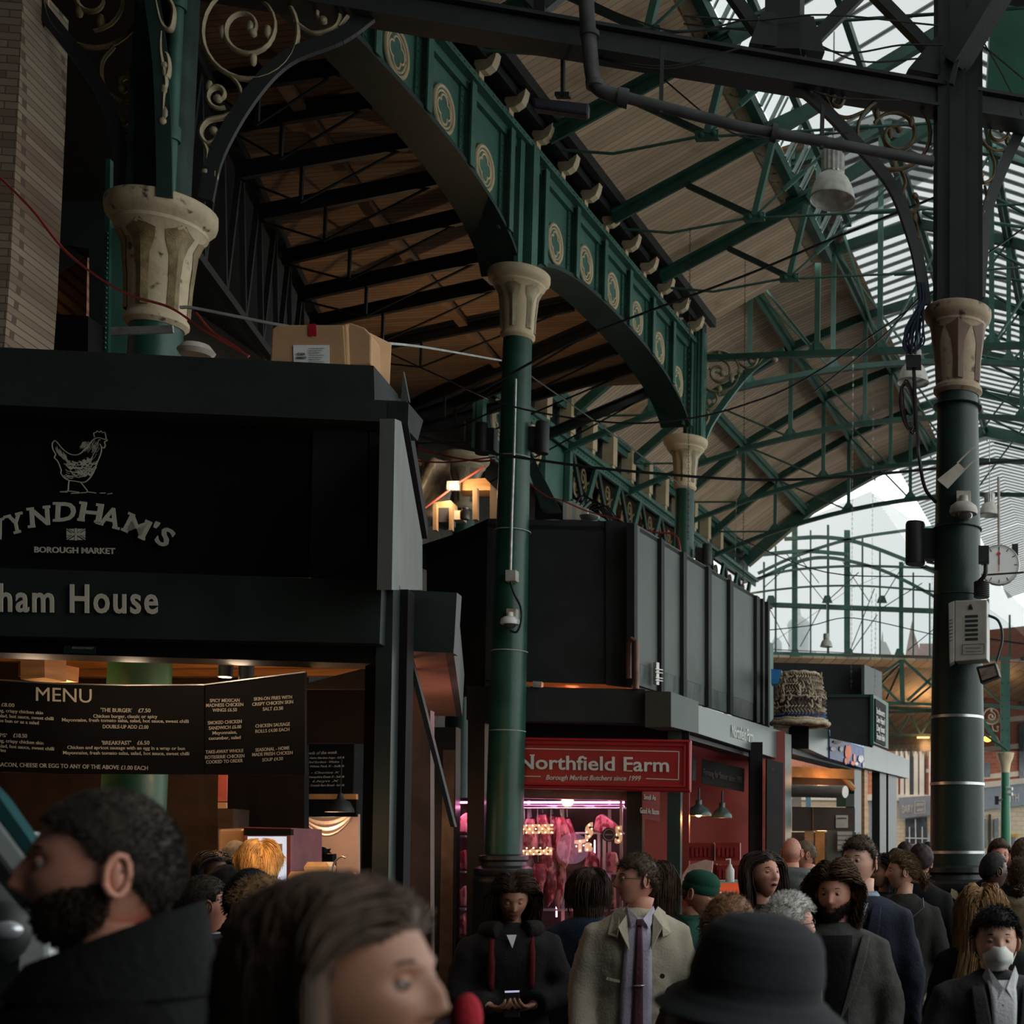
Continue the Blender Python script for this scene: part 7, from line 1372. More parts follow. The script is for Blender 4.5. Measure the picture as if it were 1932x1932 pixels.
    hemz = hem; tor = [(hemz, .185+inf*.6, .135+inf*.6)]+[(z, rx*(shoulder if z > 1.2 and z < 1.46 else 1)+inf, ry+inf*.9) for z, rx, ry in TOR[:7]]+[(1.485, .082, .078), (1.50, .076, .074)]
    out['tor'] = tor
    b.grid([[S((rx*math.cos(t), ry*math.sin(t), z)) for t in np.linspace(0, 2*math.pi, 28)[:-1]] for z, rx, ry in tor], True)
    n_ = 27; L0 = len(b.v); b.f.append(tuple(range(n_))); b.mi.append(0); b.f.append(tuple(reversed(range(L0-n_, L0)))); b.mi.append(0)
    for sx in (-1, 1):
        a_ = out['A'][sx]; w0 = a_[2]-(a_[2]-a_[1])*.05
        sh = S((sx*.10, 0, 1.405)); b.tube([sh, a_[0], (a_[0]+a_[1])/2, a_[1], (a_[1]+w0)/2, w0], [.046*s+inf*.4, .054*s+inf*.6, .054*s+inf*.7, .048*s+inf*.7, .042*s+inf*.6, .036*s+inf*.6], 14)
    cm = coat; o = bld(b, 'coat', cm, voxel=.019*s if lod < 2 else .012, smooth_it=3)
    if lod > 0:
        tx = bpy.data.textures.get('folds') or bpy.data.textures.new('folds', 'CLOUDS'); tx.noise_scale = .11; tx.noise_depth = 3
        q = o.modifiers.new('folds', 'DISPLACE'); q.texture = tx; q.strength = .028; q.mid_level = .5; q.texture_coords = 'LOCAL'
    out['coat'] = o
    b = MB()
    for sx in (-1, 1): b.tube([S((sx*.085, 0, .95)), S((sx*.098, .012, .5)), S((sx*.10, 0, .09))], [.10*s, .075*s, .062*s], 12); 
    bld(b, 'trousers', trousers, smooth=60)
    for sx in (-1, 1):
        b = MB(); b.ball(S((sx*.10, .05, .045)), (.05*s, .14*s, .05*s), 12, 8); b.box(S((sx*.10, .05, .014)), (.09*s, .26*s, .028)); bld(b, 'shoe', 'black', smooth=50)
    if collar:
        b = MB(); cz, ch, cr, cmat = collar; rws = [[S(((.074+cr)*k_*math.sin(t), (.070+cr)*k_*math.cos(t)-.008, z_)) for t in np.linspace(R(18), R(342), 30)] for z_, k_ in ((cz-.01, 1.15), (cz+ch*.5, 1.02), (cz+ch, 1.05), (cz+ch*.6, 1.2), (cz-.02, 1.3))]; b.grid(rws); bld(b, 'collar', cmat, smooth=180, solid=.004)
    for f in extra: f(out)
    return out
def make_hair(o, kind, col, opt=None, wide=1.0, lod=1, female=False):
    opt = opt or {}; rnd = np.random.RandomState(opt.get('seed', 3)); X_ = o['X']; hs = o['hs']; m = hairmat(col)
    rows, cols = (30, 36) if lod == 0 else (46, 54) if lod == 1 else (80, 90)
    D = dirs(rows, cols).reshape(-1, 3); P = headsurf(D, wide); th = opt.get('thick', .012)
    fl = max(.078, opt.get('front', .080)); sl = opt.get('side', .012); bl = opt.get('back', -.065)
    def mask(D_, P_):
        f = np.clip(D_[:, 1], 0, 1)**1.2; bk = np.clip(-D_[:, 1], 0, 1)
        line = sl*(1-f)*(1-bk)+fl*f+bl*bk; line = line+np.where((np.abs(P_[:, 0]) > .05) & (D_[:, 1] > .25), opt.get('temple', .022), 0)
        return P_[:, 2]-line
    Mk = mask(D, P); edge = np.clip(Mk/.022, 0, 1)**.5
    nz_ = rnd.rand(rows, cols); nz_ = (nz_+np.roll(nz_, 1, 1)+np.roll(nz_, 1, 0))/3; nz_ = nz_.reshape(-1)
    topb = 1+opt.get('vol', .3)*np.clip(D[:, 2], 0, 1)
    disp = th*edge*topb*(.75+.5*nz_)
    Q = P+D*disp[:, None]; fs = []
    for i in range(rows-1):
        for k in range(cols):
            f = (i*cols+k, i*cols+(k+1) % cols, (i+1)*cols+(k+1) % cols, (i+1)*cols+k)
            if min(Mk[list(f)]) > -.006: fs.append(f)
    b = MB()
    if kind != 'bald': b.add(X_(Q), fs)
    N = opt.get('n', {0: 350, 1: 900, 2: 3200}[lod]); K = opt.get('k', 4)
    cand = rnd.randn(N*4, 3); cand /= np.linalg.norm(cand, axis=1, keepdims=True); Pc = headsurf(cand, wide); ok = mask(cand, Pc) > .002; cand, Pc = cand[ok][:N], Pc[ok][:N]; N = len(cand)
    if kind in ('short', 'wavy', 'bald'):
        L = opt.get('len', .022); 
        if kind == 'bald': pass
        fw = np.array(opt.get('flow', (0, .3, -.25))); tg = fw-cand*(cand@fw)[:, None]
        pts = [Pc+cand*th*.6]
        for j in range(1, K):
            w_ = .0 if kind == 'short' else .35
            d = cand*.45+tg*1.2+rnd.randn(N, 3)*(.28+w_); d /= np.linalg.norm(d, axis=1, keepdims=True); pts.append(pts[-1]+d*L/(K-1))
        PP = np.stack(pts, 1); r = np.linspace(opt.get('r', .0016), .0005, K)
    else:
        L = opt.get('len', .30); K = opt.get('k', 14); step = L/(K-1); p = Pc+cand*.004; pts = [p.copy()]
        part = opt.get('part', 0.0); sgn = np.where(p[:, 0] > part, 1.0, -1.0); ph = rnd.rand(N)*6.28; Lr = .75+.45*rnd.rand(N); vol = opt.get('puff', .014)+.014*rnd.rand(N); back = opt.get('sweep', 0)
        for j in range(1, K):
            el = p/np.array([.076*wide, .098, .117]); rr = np.linalg.norm(el, axis=1, keepdims=True); nn = el/rr/np.array([.076, .098, .117]); nn /= np.linalg.norm(nn, axis=1, keepdims=True)
            topn = np.clip(nn[:, 2:3], 0, 1)**2; frw = np.clip(nn[:, 1:2]*1.6, 0, 1)*(p[:, 2:3] > .045); gdir = np.array([0, -back, -1.0]); t_ = gdir-nn*(nn@gdir)[:, None]*(rr < 1.5)
            bias = np.stack([sgn*.8, np.full(N, -.45-back), np.zeros(N)], 1)
            d = t_*.9*(1-.85*frw)+bias*(topn*1.2+frw*1.5)+rnd.randn(N, 3)*.05; d /= np.linalg.norm(d, axis=1, keepdims=True)+1e-9
            p = p+d*step*Lr[:, None]
            if opt.get('curl'): 
                a_ = ph+j*opt.get('cf', 1.9); p = p+np.stack([np.cos(a_), np.sin(a_)*.8, np.sin(a_*1.3)*.4], 1)*opt['curl']
            el = p/np.array([.076*wide, .098, .117]); rr = np.linalg.norm(el, axis=1); tgt = 1+vol/.09; ins = (rr < tgt) & (p[:, 2] > -.09); p[ins] = p[ins]*(tgt[ins]/rr[ins])[:, None]
            lowz = (p[:, 2] < .076); fr = (p[:, 1] > .0) & lowz & (np.abs(p[:, 0]) < .071*wide); nf = int(fr.sum()); p[fr, 0] = sgn[fr]*(.071*wide+.012*rnd.rand(nf)); fy = (p[:, 1] > .030) & (p[:, 2] < .045); p[fy, 1] -= (p[fy, 1]-.030)*.7
            nk = (p[:, 2] < -.09); rad = np.hypot(p[:, 0], p[:, 1]+.02); ink = nk & (rad < .062+vol); sc_ = ((.062+vol)/np.maximum(rad, 1e-3))[ink]; p[ink, 0] *= sc_; p[ink, 1] = (p[ink, 1]+.02)*sc_-.02
            sh = p[:, 2] < -.20; p[sh, 1] += np.where(p[sh, 1] > 0, .012, -.012); p[sh, 0] += sgn[sh]*.004
            pts.append(p.copy())
        PP = np.stack(pts, 1); rr_ = opt.get('r', .0032); r = rr_*np.concatenate([np.linspace(.8, 1, K//2), np.linspace(1, .35, K-K//2)])
    sh_ = PP.shape; PPw = X_(PP.reshape(-1, 3)).reshape(sh_)
    if kind == 'long' and opt.get('hang', True):   # keep lengths hanging straight down when the head is tilted
        dz = PP[:, :, 2] < -.06; 
    if kind != 'bald' or opt.get('fringe'): strands(b, PPw, r*hs)
    if b.f: o['bld'](b, 'hair', m, smooth=180)
    if opt.get('tail'):
        tx, ty, tz, ln, cu = opt['tail']; n_ = 160; b = MB(); q0 = np.array([tx, ty, tz]); pts = []
        for j in range(10):
            u_ = j/9; c = q0+np.array([0, -.05*math.sin(min(1, u_*2)*1.57), -ln*u_*u_-.02*u_]); sp = .004+.026*math.sin(math.pi*min(.9, u_*.8+.1))
            pts.append(c[None]+rnd.randn(n_, 3)*sp*.6+ (0 if j else 0))
        pts = np.stack(pts, 1); a_ = rnd.rand(n_)*6.28
        for j in range(10): pts[:, j, 0] += cu*np.cos(a_+j*1.5); pts[:, j, 2] += cu*np.sin(a_+j*1.5)
        strands(b, X_(pts.reshape(-1, 3)).reshape(pts.shape), np.linspace(.003, .0012, 10)); o['bld'](b, 'ponytail', m, smooth=180)
def make_beard(o, col, wide, lod, full=True):
    rnd = np.random.RandomState(8); X_ = o['X']; b = MB(); rows, cols = (40, 44) if lod < 2 else (80, 90)
    D = dirs(rows, cols).reshape(-1, 3); P = headsurf(D, wide)
    def mk(D_, P_):
        z, x = P_[:, 2], np.abs(P_[:, 0]); up = np.where(x > .030, -.048+(x-.030)*.75, -.044); m = (z < up) & (D_[:, 1] > -.15); m &= ~((x < .019) & (z > -.070) & (z < -.051)); return m
    m = mk(D, P); th_ = .006 if lod < 2 else .0015; Q = P+D*(th_+th_*rnd.rand(len(P)))[:, None]; fs = [(i*cols+k, i*cols+(k+1) % cols, (i+1)*cols+(k+1) % cols, (i+1)*cols+k) for i in range(rows-1) for k in range(cols)]
    b.add(X_(Q), [f for f in fs if m[list(f)].all()])
    c = rnd.randn(9000, 3); c /= np.linalg.norm(c, axis=1, keepdims=True); Pc = headsurf(c, wide); ok = mk(c, Pc); c, Pc = c[ok][:1600 if lod == 2 else 700], Pc[ok][:1600 if lod == 2 else 700]
    pts = [Pc+c*.003]
    for j in range(3): d = c*.6+np.array([0, .1, -.7])+rnd.randn(*c.shape)*.35; d /= np.linalg.norm(d, axis=1, keepdims=True); pts.append(pts[-1]+d*(.006 if lod < 2 else .003))
    P4 = np.stack(pts, 1); strands(b, X_(P4.reshape(-1, 3)).reshape(P4.shape), [.0013, .0012, .001, .0005]); o['bld'](b, 'beard', hairmat(col), smooth=180)
# --- extras: pieces worn or carried
def frontpatch(za, zb, xa, xb, off, m, nm, th=.006, side=1, nz=10, nx=7):
    def f(o):
        S, tor = o['S'], o['tor']; zs = [t[0] for t in tor]; b = MB(); rws = []
        for i in range(nz):
            z = zb+(za-zb)*i/(nz-1); u_ = i/(nz-1); rx = np.interp(z, zs, [t[1] for t in tor]); ry = np.interp(z, zs, [t[2] for t in tor]); l = xa(u_) if callable(xa) else xa; r_ = xb(u_) if callable(xb) else xb
            rws.append([S((q, side*(ry*math.sqrt(max(.02, 1-(q/rx)**2))+off+.004), z)) for q in np.linspace(l, r_, nx)])
        b.grid(rws); o['bld'](b, nm, m, smooth=180, solid=th)
    return f
def glasses(m='tube', r_=.020):
    def f(o):
        b = MB()
        for sx in (-1, 1):
            c = np.array([sx*.031, .092, .008]); b.tube(o['X']([c+[1.25*r_*math.cos(a), -.008*math.cos(a)*sx*sx*abs(math.cos(a)), .8*r_*math.sin(a)] for a in np.linspace(0, 6.28, 21)[:-1]]), .0016, 5, True)
            b.tube(o['X']([[sx*.056, .086, .011], [sx*.078, .04, .010], [sx*.080, -.01, .008]]), .0015, 5)
        b.tube(o['X']([[-.007, .096, .010], [.007, .096, .010]]), .0015, 5); o['bld'](b, 'glasses', m, smooth=180)
    return f
def hood(m, up=False):
    def f(o):
        b = MB(); S = o['S']; b.tube([S((.13*math.sin(t), -.045-.075*math.cos(t)*(1) if abs(t) < 2.4 else .0, 1.47+.02*math.cos(t))) for t in np.linspace(-2.2, 2.2, 18)], [.03+.025*math.cos(t*.6) for t in np.linspace(-2.2, 2.2, 18)], 10)
        b.ball(S((0, -.13, 1.42)), (.12, .05, .09), 14, 9); o['bld'](b, 'hood', m, voxel=.014, smooth_it=4)
    return f
def lapels(m, z0=1.0, w_=.055, gap=.035):
    def f(o):
        for sx in (-1, 1):
            frontpatch(z0, 1.44, (lambda u_, sx=sx: sx*(gap*(1-u_*.8)+.045*(1-u_))) , (lambda u_, sx=sx: sx*(gap*(1-u_*.8)+.045*(1-u_)+w_*math.sin(math.pi*min(1, .25+u_*.8)))), .016, m, 'lapel', th=.006)(o)
    return f
def strapbag(m, side=-1):
    def f(o):
        S, tor = o['S'], o['tor']
        for sx in (-1, 1):
            b = MB(); pts = []
            for z, yy in ((1.15, 1), (1.3, 1), (1.42, .7), (1.46, 0), (1.42, -.7), (1.25, -1), (1.05, -1)):
                ry = np.interp(z, [t[0] for t in tor], [t[2] for t in tor]); pts.append(S((sx*.10, yy*(ry*.86+.012), z+(.015 if abs(yy) < 1 else 0))))
            b.tube(smoothpts(pts, 4), .016, 6); o['bld'](b, 'strap', m, smooth=180)
    return f
M['cloth'] = mat('black_cloth', (.007, .007, .0075), .9, var=.3, scale=8, bump=.4, bscale=60, spec=.12)
C_ = lambda n, c, **k: (bpy.data.materials.get(n) or mat(n, c, k.pop('rough', .9), spec=k.pop('spec', .15), var=k.pop('var', .2), scale=k.pop('scale', 8), bump=k.pop('bump', .35), bscale=k.pop('bscale', 90), **k))
BR, DB, BK, GI, BL, GR = (.060, .035, .020), (.022, .013, .009), (.008, .007, .007), (.19, .085, .035), (.42, .28, .13), (.52, .50, .47)

# --- shoppers, from the trench coat outwards
def trench(o):
    S, tor = o['S'], o['tor']
    frontpatch(.60, 1.455, lambda u_: -.045-.06*u_*(1-u_), lambda u_: .055+.09*(1-u_)*u_+.015*u_, .014, C_('shirt_lilac', (.42, .38, .46)), 'shirt', nz=16)(o)
    frontpatch(.70, 1.43, lambda u_: -.012-.018*u_**.6+.006, lambda u_: .014+.020*u_**.6, .024, C_('tie_plum', (.075, .028, .045), rough=.5), 'tie', nz=12, nx=4)(o)
    b = MB(); b.box(S((.004, .165, 1.435)), (.034, .02, .032)); o['bld'](b, 'tie_knot', C_('tie_plum', (.075, .028, .045)), bevel=.006)
    frontpatch(1.135, 1.142, -.024, .030, .032, 'steel', 'tie_clip', nz=2, nx=4)(o)
    for sx in (-1, 1):
        b = MB(); b.slab([S((sx*.012, .168, 1.452)), S((sx*.062, .118, 1.512)), S((sx*.080, .100, 1.468)), S((sx*.040, .172, 1.405))], (0, .004, 0)); o['bld'](b, 'shirt_collar', C_('shirt_lilac', (.42, .38, .46)))
        b = MB(); b.slab([S((sx*.062, .135, 1.47)), S((sx*.088, .06, 1.505)), S((sx*.125, .05, 1.475)), S((sx*.148, .125, 1.375)), S((sx*.105, .162, 1.36)), S((sx*.10, .165, 1.40)), S((sx*.05, .185, 1.30))], (0, .008, .004)); o['bld'](b, 'lapel', tc, bevel=.004)
    for z in (1.02, .86, 1.18): b = MB(); b.lathe([(0, 0), (.012, 0), (.012, .005), (0, .005)], S((-.105, .172, z)), 12, (V(1, 0, 0), UP, V(0, 1, 0))); o['bld'](b, 'button', 'black')
    b = MB(); b.bar(S((.09, .172, 1.16)), S((.15, .155, 1.175)), .006, .012); o['bld'](b, 'buttonhole_welt', tc)
tc = C_('trench_beige', (.40, .35, .27), rough=.8, var=.12, scale=5)
person('person in open beige trench coat, lilac shirt and plum tie, head turned left', 1206, 1609, 6.4, -68, 4, skin='skinr', hair=('wavy', (.055, .032, .018), dict(front=.062, thick=.011, len=.03, vol=.5, n=1400, r=.002)), coat=tc, infl=.042, hem=.45, extra=(trench, glasses()), shoulder=1.06, wide=.97)
def phone(o):
    S = o['S']; b = MB(); c = S((.0, .315, 1.085)); b.box(c, (.072, .010, .135), (V(1, 0, 0), V(0, .80, .6), V(0, -.6, .80))); ph = tag(b.build('mobile_phone', 'blackpanel', None, bevel=.006), 'mobile phone with pale glowing edge held by the dark haired woman', 'phone', kind='thing')
    b = MB(); b.box(c+V(0, -.006, .004), (.064, .002, .12), (V(1, 0, 0), V(0, .80, .6), V(0, -.6, .80))); sc_ = b.build('screen', mat('phone_screen', (.6, .62, .75), .2, emit=(.6, .65, .9), es=.5, var=0), None); sc_.parent = ph
    b = MB(); b.box(c+V(0, -.008, .066), (.066, .014, .008)); s3 = b.build('lit_edge', mat('phone_edge', (.7, .7, .85), .3, emit=(.6, .6, .85), es=.5, var=0), None); s3.parent = ph
    ph.location = o['e'].location; ph.rotation_euler = o['e'].rotation_euler
    b = MB(); rws = []
    b.tube([S((.12*math.sin(t), .02-.10*math.cos(t), 1.46-.05*math.cos(t/2)**2*0)) for t in np.linspace(-2.6, 2.6, 20)], .05, 10); o['bld'](b, 'fur_hood', C_('fur_black', (.016, .013, .012), bump=1), voxel=.014)
    b = MB(); b.slab([S((-.02, .17, 1.44)), S((.03, .17, 1.44)), S((.0, .185, 1.37))], (0, .004, 0)); o['bld'](b, 'white_vneck', 'white')
ARM = {-1: [(-.185, 0, 1.37), (-.255, .03, 1.10), (-.105, .235, 1.075)], 1: [(.185, 0, 1.37), (.255, .03, 1.10), (.105, .235, 1.075)], 'palm': {-1: np.array([.5, 0, 1.0]), 1: np.array([-.5, 0, 1.0])}}
person('person with long dark wavy hair in black padded coat looking down at a phone', 968, 1646, 6.7, 4, 2, tilt=20, skin='skinb', lips='lipsb', hair=('long', (.035, .018, .010), dict(len=.36, curl=.005, r=.0026, n=1700, thick=.014, puff=.022, part=.01, front=.086)), coat=C_('padded_black', (.016, .014, .015)), infl=.052, hem=.5, arms=ARM, extra=(phone, strapbag(C_('strap_maroon', (.10, .012, .018)))), female=True, eyes='down')
person('person seen from behind in dark navy coat, brown hair half pinned up', 1112, 1637, 7.4, 182, hair=('long', (.035, .020, .013), dict(len=.24, r=.003, n=800, puff=.010, thick=.016, back=-.1)), coat=C_('navy_coat', (.014, .022, .042)), infl=.045, female=True)
person('person with long brown hair hidden behind the trench coat wearer', 1234, 1624, 7.1, 165, hair=('long', (.06, .032, .018), dict(len=.32, r=.003, n=600, puff=.014)), coat='cloth', female=True, lod=0)
def beanie(o):
    b = MB(); n = 36; prof = [(.086, .018), (.090, .022), (.091, .058), (.086, .064), (.089, .075), (.080, .105), (.058, .128), (.03, .139), (.0, .142)]
    b.grid([[o['X']([[r_*math.cos(2*math.pi*k/n)*.92*(1+.012*(k % 2)), r_*math.sin(2*math.pi*k/n)*1.16*(1+.012*(k % 2))-.006, z-.012]])[0] for k in range(n)] for r_, z in prof], True); o['bld'](b, 'beanie', C_('beanie_green', (.012, .055, .035), bscale=150), smooth=70)
    b = MB(); b.box(o['X']([[-.055, .082, .028]])[0], (.03, .004, .006)); o['bld'](b, 'hat_lettering', 'sign')
person('person in dark green knitted beanie and green fleece behind the butcher counter', 1312, 1634, 7.2, 62, tilt=14, skin='skinr', hair=('short', (.10, .06, .04), dict(len=.012, thick=.004)), coat=C_('fleece_green', (.018, .065, .045)), infl=.04, extra=(beanie,), collar=(1.45, .05, .01, C_('fleece_green', (.018, .065, .045))), hairtop=.028)
person('person with short ginger hair seen from behind, between the beanie and the hat', 1374, 1690, 4.7, 172, hair=('wavy', (.16, .075, .035), dict(thick=.02, len=.035, n=1500, r=.002, back=-.08)), coat=C_('brown_coat', (.05, .035, .025)))
person('person with white hair and dark glasses turned away to the right', 1484, 1683, 5.2, 118, hair=('short', (.50, .48, .45), dict(thick=.013, len=.028, n=1700, r=.0018, back=-.085, vol=.4)), skin='skinr', coat=C_('stone_coat', (.20, .19, .17)), extra=(glasses(),))
def mouth(o):
    b = MB(); b.ball(o['X']([[0, .093, -.060]])[0], (.014, .006, .007), 12, 8); o['bld'](b, 'open_mouth', 'black', smooth=180)
person('person with straight dark hair and black top, mouth open, looking up right', 1441, 1606, 6.6, 38, tilt=-10, skin='skinr', hair=('long', (.028, .017, .011), dict(len=.34, r=.0032, n=900, puff=.012, part=.0, front=.088)), coat='cloth', female=True, extra=(mouth,))
person('person with bald head in grey hooded rain jacket walking away', 1494, 1581, 10.5, 172, hair=('bald', (.10, .08, .07), dict(fringe=1, front=.2, back=-.06, side=-.01, n=300, len=.006)), skin='skinr', coat=C_('jacket_grey', (.085, .088, .085), rough=.5), infl=.05, extra=(hood(C_('jacket_grey', (.085, .088, .085))),), hairtop=.0)
person('person with thin grey-brown hair and pale hood in profile beside the bald head', 1521, 1584, 11.3, -82, -150, skin='skinr', hair=('short', (.13, .085, .05), dict(thick=.006, len=.012, front=.08)), coat=C_('parka_stone', (.20, .19, .17)), infl=.05, extra=(hood(C_('parka_stone', (.20, .19, .17))),), lod=0)
person('tall person with short brown hair, navy coat and light blue collar', 1624, 1576, 6.5, -28, -10, skin='skin', hair=('wavy', (.050, .030, .018), dict(thick=.011, len=.03, n=1500, front=.06, vol=.6, r=.0018)), coat=C_('navy_wool', (.016, .019, .032)), infl=.045, extra=(frontpatch(1.2, 1.45, lambda u_: -.055*(1-u_)-.005, lambda u_: .055*(1-u_)+.005, .014, C_('shirt_blue', (.25, .30, .38)), 'shirt'), lapels(C_('navy_wool', (.016, .019, .032)))), collar=(1.455, .045, .0, C_('shirt_blue', (.25, .30, .38))), hem=.5)
def tee(o):
    frontpatch(.7, 1.44, lambda u_: -.085+.03*u_, lambda u_: .085-.03*u_, .012, 'cloth', 'tee_shirt', nz=14)(o)
    lapels(C_('blazer_grey', (.050, .048, .046)), z0=1.0, w_=.045, gap=.085)(o)
    frontpatch(1.428, 1.475, -.055, .055, -.030, 'skinr', 'neckline_skin', nz=4)(o)
person('person with curly shoulder length brown hair, beard, grey blazer and black tee', 1578, 1631, 6.0, -14, -4, skin='skinr', tilt=4, hair=('long', (.075, .042, .020), dict(len=.24, curl=.012, cf=2.3, k=16, r=.0024, n=1900, puff=.024, part=.012, front=.086, seed=5)), beard=(.020, .012, .008), coat=C_('blazer_grey', (.050, .048, .046), scale=30), infl=.034, extra=(tee,), shoulder=1.1, hem=.62)
person('person with black hair, red top, small face between the tall man and ponytail', 1668, 1612, 9.3, -50, skin='skinb', hair=('long', BK, dict(len=.22, r=.003, n=500)), coat='cloth', female=True, extra=(frontpatch(1.2, 1.45, -.05, .05, .012, C_('top_red', (.40, .02, .02)), 'red_top'),))
def swoosh(o):
    S = o['S']; b = MB(); rws = [[S((rx*math.cos(t)*.9-.02, -.17-ry*.5+ry*math.sin(t)*.6, z)) for t in np.linspace(0, 6.28, 22)[:-1]] for z, rx, ry in ((.92, .10, .08), (.95, .15, .12), (1.1, .155, .13), (1.22, .12, .10), (1.31, .05, .05), (1.33, .03, .03))]
    b.grid(rws, True); b.slab(rws[0], (0, 0, .002)); bg_ = b.build('drawstring_bag', C_('bag_black', (.014, .013, .013), rough=.45), None, smooth=180); bg_['label'] = 'black drawstring bag with white tick emblem on the back of the ponytail person'; bg_['category'] = 'bag'; bg_['kind'] = 'thing'; bg_.location = o['e'].location; bg_.rotation_euler = o['e'].rotation_euler
    sw = [(-.075, -.020), (-.062, .030), (-.055, .002), (-.035, -.012), (.075, .045), (-.03, -.040), (-.062, -.038)]
    b = MB(); b.slab([S((-x-.02, -.318-.0, 1.0+z)) for x, z in sw], (0, .012, 0)); q = b.build('tick_emblem', 'sign', None); q.parent = bg_
    for sx in (-1, 1): b = MB(); b.tube([S((sx*.02-.02, -.2, 1.32)), S((sx*.12, -.14, 1.42)), S((sx*.12, -.04, 1.475))], .005, 5); q = b.build('cord', 'tube', None); q.parent = bg_
cam_o = C_('patterned_top', (.018, .017, .016), dirt=((.26, .22, .17), .60, 7))
person('person with fair ponytail in patterned dark top, profile to the left', 1705, 1608, 8.4, -84, -178, skin='skin', hair=('short', (.16, .10, .05), dict(thick=.012, len=.05, flow=(0, -1, -.1), n=1500, back=-.06, r=.002, tail=(0, -.10, -.02, .07, .014))), coat=cam_o, infl=.03, female=True, extra=(swoosh,))
person('person with dark curly hair facing away beyond the ponytail', 1737, 1596, 10.2, 175, hair=('wavy', (.025, .012, .012), dict(thick=.028, len=.03, n=700)), coat='cloth', lod=0)
person('person with dark hair in the distance left of the dark pillar', 1708, 1590, 13, 170, hair=('wavy', (.02, .012, .01), dict(thick=.022)), coat=C_('plum_coat', (.05, .03, .035)), lod=0)
person('person with brown hair low in the far crowd by the fish stall posts', 1690, 1602, 12, 150, hair=('wavy', (.05, .03, .02), dict(thick=.02)), coat='cloth', lod=0)
person('person with dark hair just left of the thick right column, far back', 1752, 1590, 14, 180, hair=('short', BK, dict(thick=.02)), coat='cloth', lod=0)
person('person with very long straight blonde hair seen from behind, black coat', 1852, 1674, 6.3, 176, hair=('long', (.34, .20, .09), dict(len=.50, r=.0025, n=3000, puff=.026, k=16, sweep=.1)), coat='cloth', female=True, infl=.04)
def mask(o):
    b = MB(); X_ = o['X']; rws = []
    for i in range(11):
        z = -.012-.088*i/10; wd = .058*math.sin(math.pi*(.22+.62*i/10)); rws.append([X_([[wd*t, .098+.026*math.sin(math.pi*min(1, .12+i/11))*(1-abs(t)**1.6)-.05*abs(t)**2.2+(.006 if i < 7 else -.006), z+.01*abs(t)*(.5-i/10)]])[0] for t in np.linspace(-1, 1, 15)])
    b.grid(rws); o['bld'](b, 'face_mask', C_('mask_white', (.62, .62, .58), bump=.1), smooth=60, solid=.002)
    for sx in (-1, 1): b = MB(); b.tube(X_([[sx*.05, .075, -.02], [sx*.078, .01, .012], [sx*.083, -.02, .0]]), .0016, 5); b.tube(X_([[sx*.05, .066, -.078], [sx*.076, .0, -.045], [sx*.082, -.02, -.03]]), .0016, 5); o['bld'](b, 'ear_loop', 'white')
    frontpatch(.8, 1.46, lambda u_: -.055+.035*u_, lambda u_: .065-.03*u_, .014, C_('shirt_white', (.50, .50, .52)), 'shirt', nz=14)(o)
    for sx in (-1, 1):
        b = MB(); S = o['S']; b.slab([S((sx*.006, .165, 1.43)), S((sx*.062, .10, 1.52)), S((sx*.080, .085, 1.475)), S((sx*.035, .17, 1.38))], (0, .004, 0)); o['bld'](b, 'shirt_collar', C_('shirt_white', (.50, .50, .52)))
    lapels(C_('coat_slate', (.034, .033, .036)), z0=.95, w_=.07, gap=.04)(o)
    for z in (1.36, 1.30): b = MB(); b.ball(S((.012, .178, z)), .005, 6, 4); o['bld'](b, 'button', 'black')
person('person with black bowl haircut and white face mask in slate coat', 1878, 1711, 5.05, 8, 14, roll=0, skin='skin', hair=('short', BK, dict(thick=.013, len=.035, flow=(0, .6, -.9), n=1800, front=.052, side=.02, r=.002, vol=.35)), coat=C_('coat_slate', (.034, .033, .036)), infl=.05, extra=(mask,), shoulder=1.18, wide=1.02)
person('person with dark wavy hair and glasses facing the viewer right of the column', 1885, 1585, 11, 12, hair=('wavy', (.045, .025, .016), dict(thick=.024, len=.03, n=700)), coat='cloth', extra=(glasses(),), skin='skinr')
person('person with dark skin and cropped hair just right of the thick column', 1872, 1606, 8.8, 128, skin='skind', lips='lipsb', hair=('short', BK, dict(thick=.008, len=.008)), coat=C_('backpack_blue', (.02, .025, .035)), lod=1)
def cap(o):
    b = MB(); n = 24; b.grid([[o['X']([[r_*math.cos(2*math.pi*k/n)*.92, r_*math.sin(2*math.pi*k/n)*1.15-.004, z]])[0] for k in range(n)] for r_, z in ((.088, .045), (.086, .08), (.06, .115), (0, .125))], True); b.slab(o['X']([[-.06, .08, .045], [.06, .08, .045], [.04, .16, .035], [-.04, .16, .035]]), (0, 0, .006)); o['bld'](b, 'cap', C_('cap_black', (.015, .017, .02)), smooth=50)
person('person in dark flat cap with red scarf in the far right crowd', 1905, 1599, 12, 55, skin='skinr', hair=('short', BR, dict(thick=.006)), coat=C_('coat_dark', (.02, .02, .022)), extra=(cap, frontpatch(1.3, 1.46, -.06, .06, .03, C_('top_red', (.40, .02, .02)), 'scarf')), lod=0)
person('person with brown hair and black coat cut by the right frame edge', 1931, 1583, 9.6, 168, skin='skinr', hair=('wavy', (.06, .035, .02), dict(thick=.02, n=600)), coat='cloth')
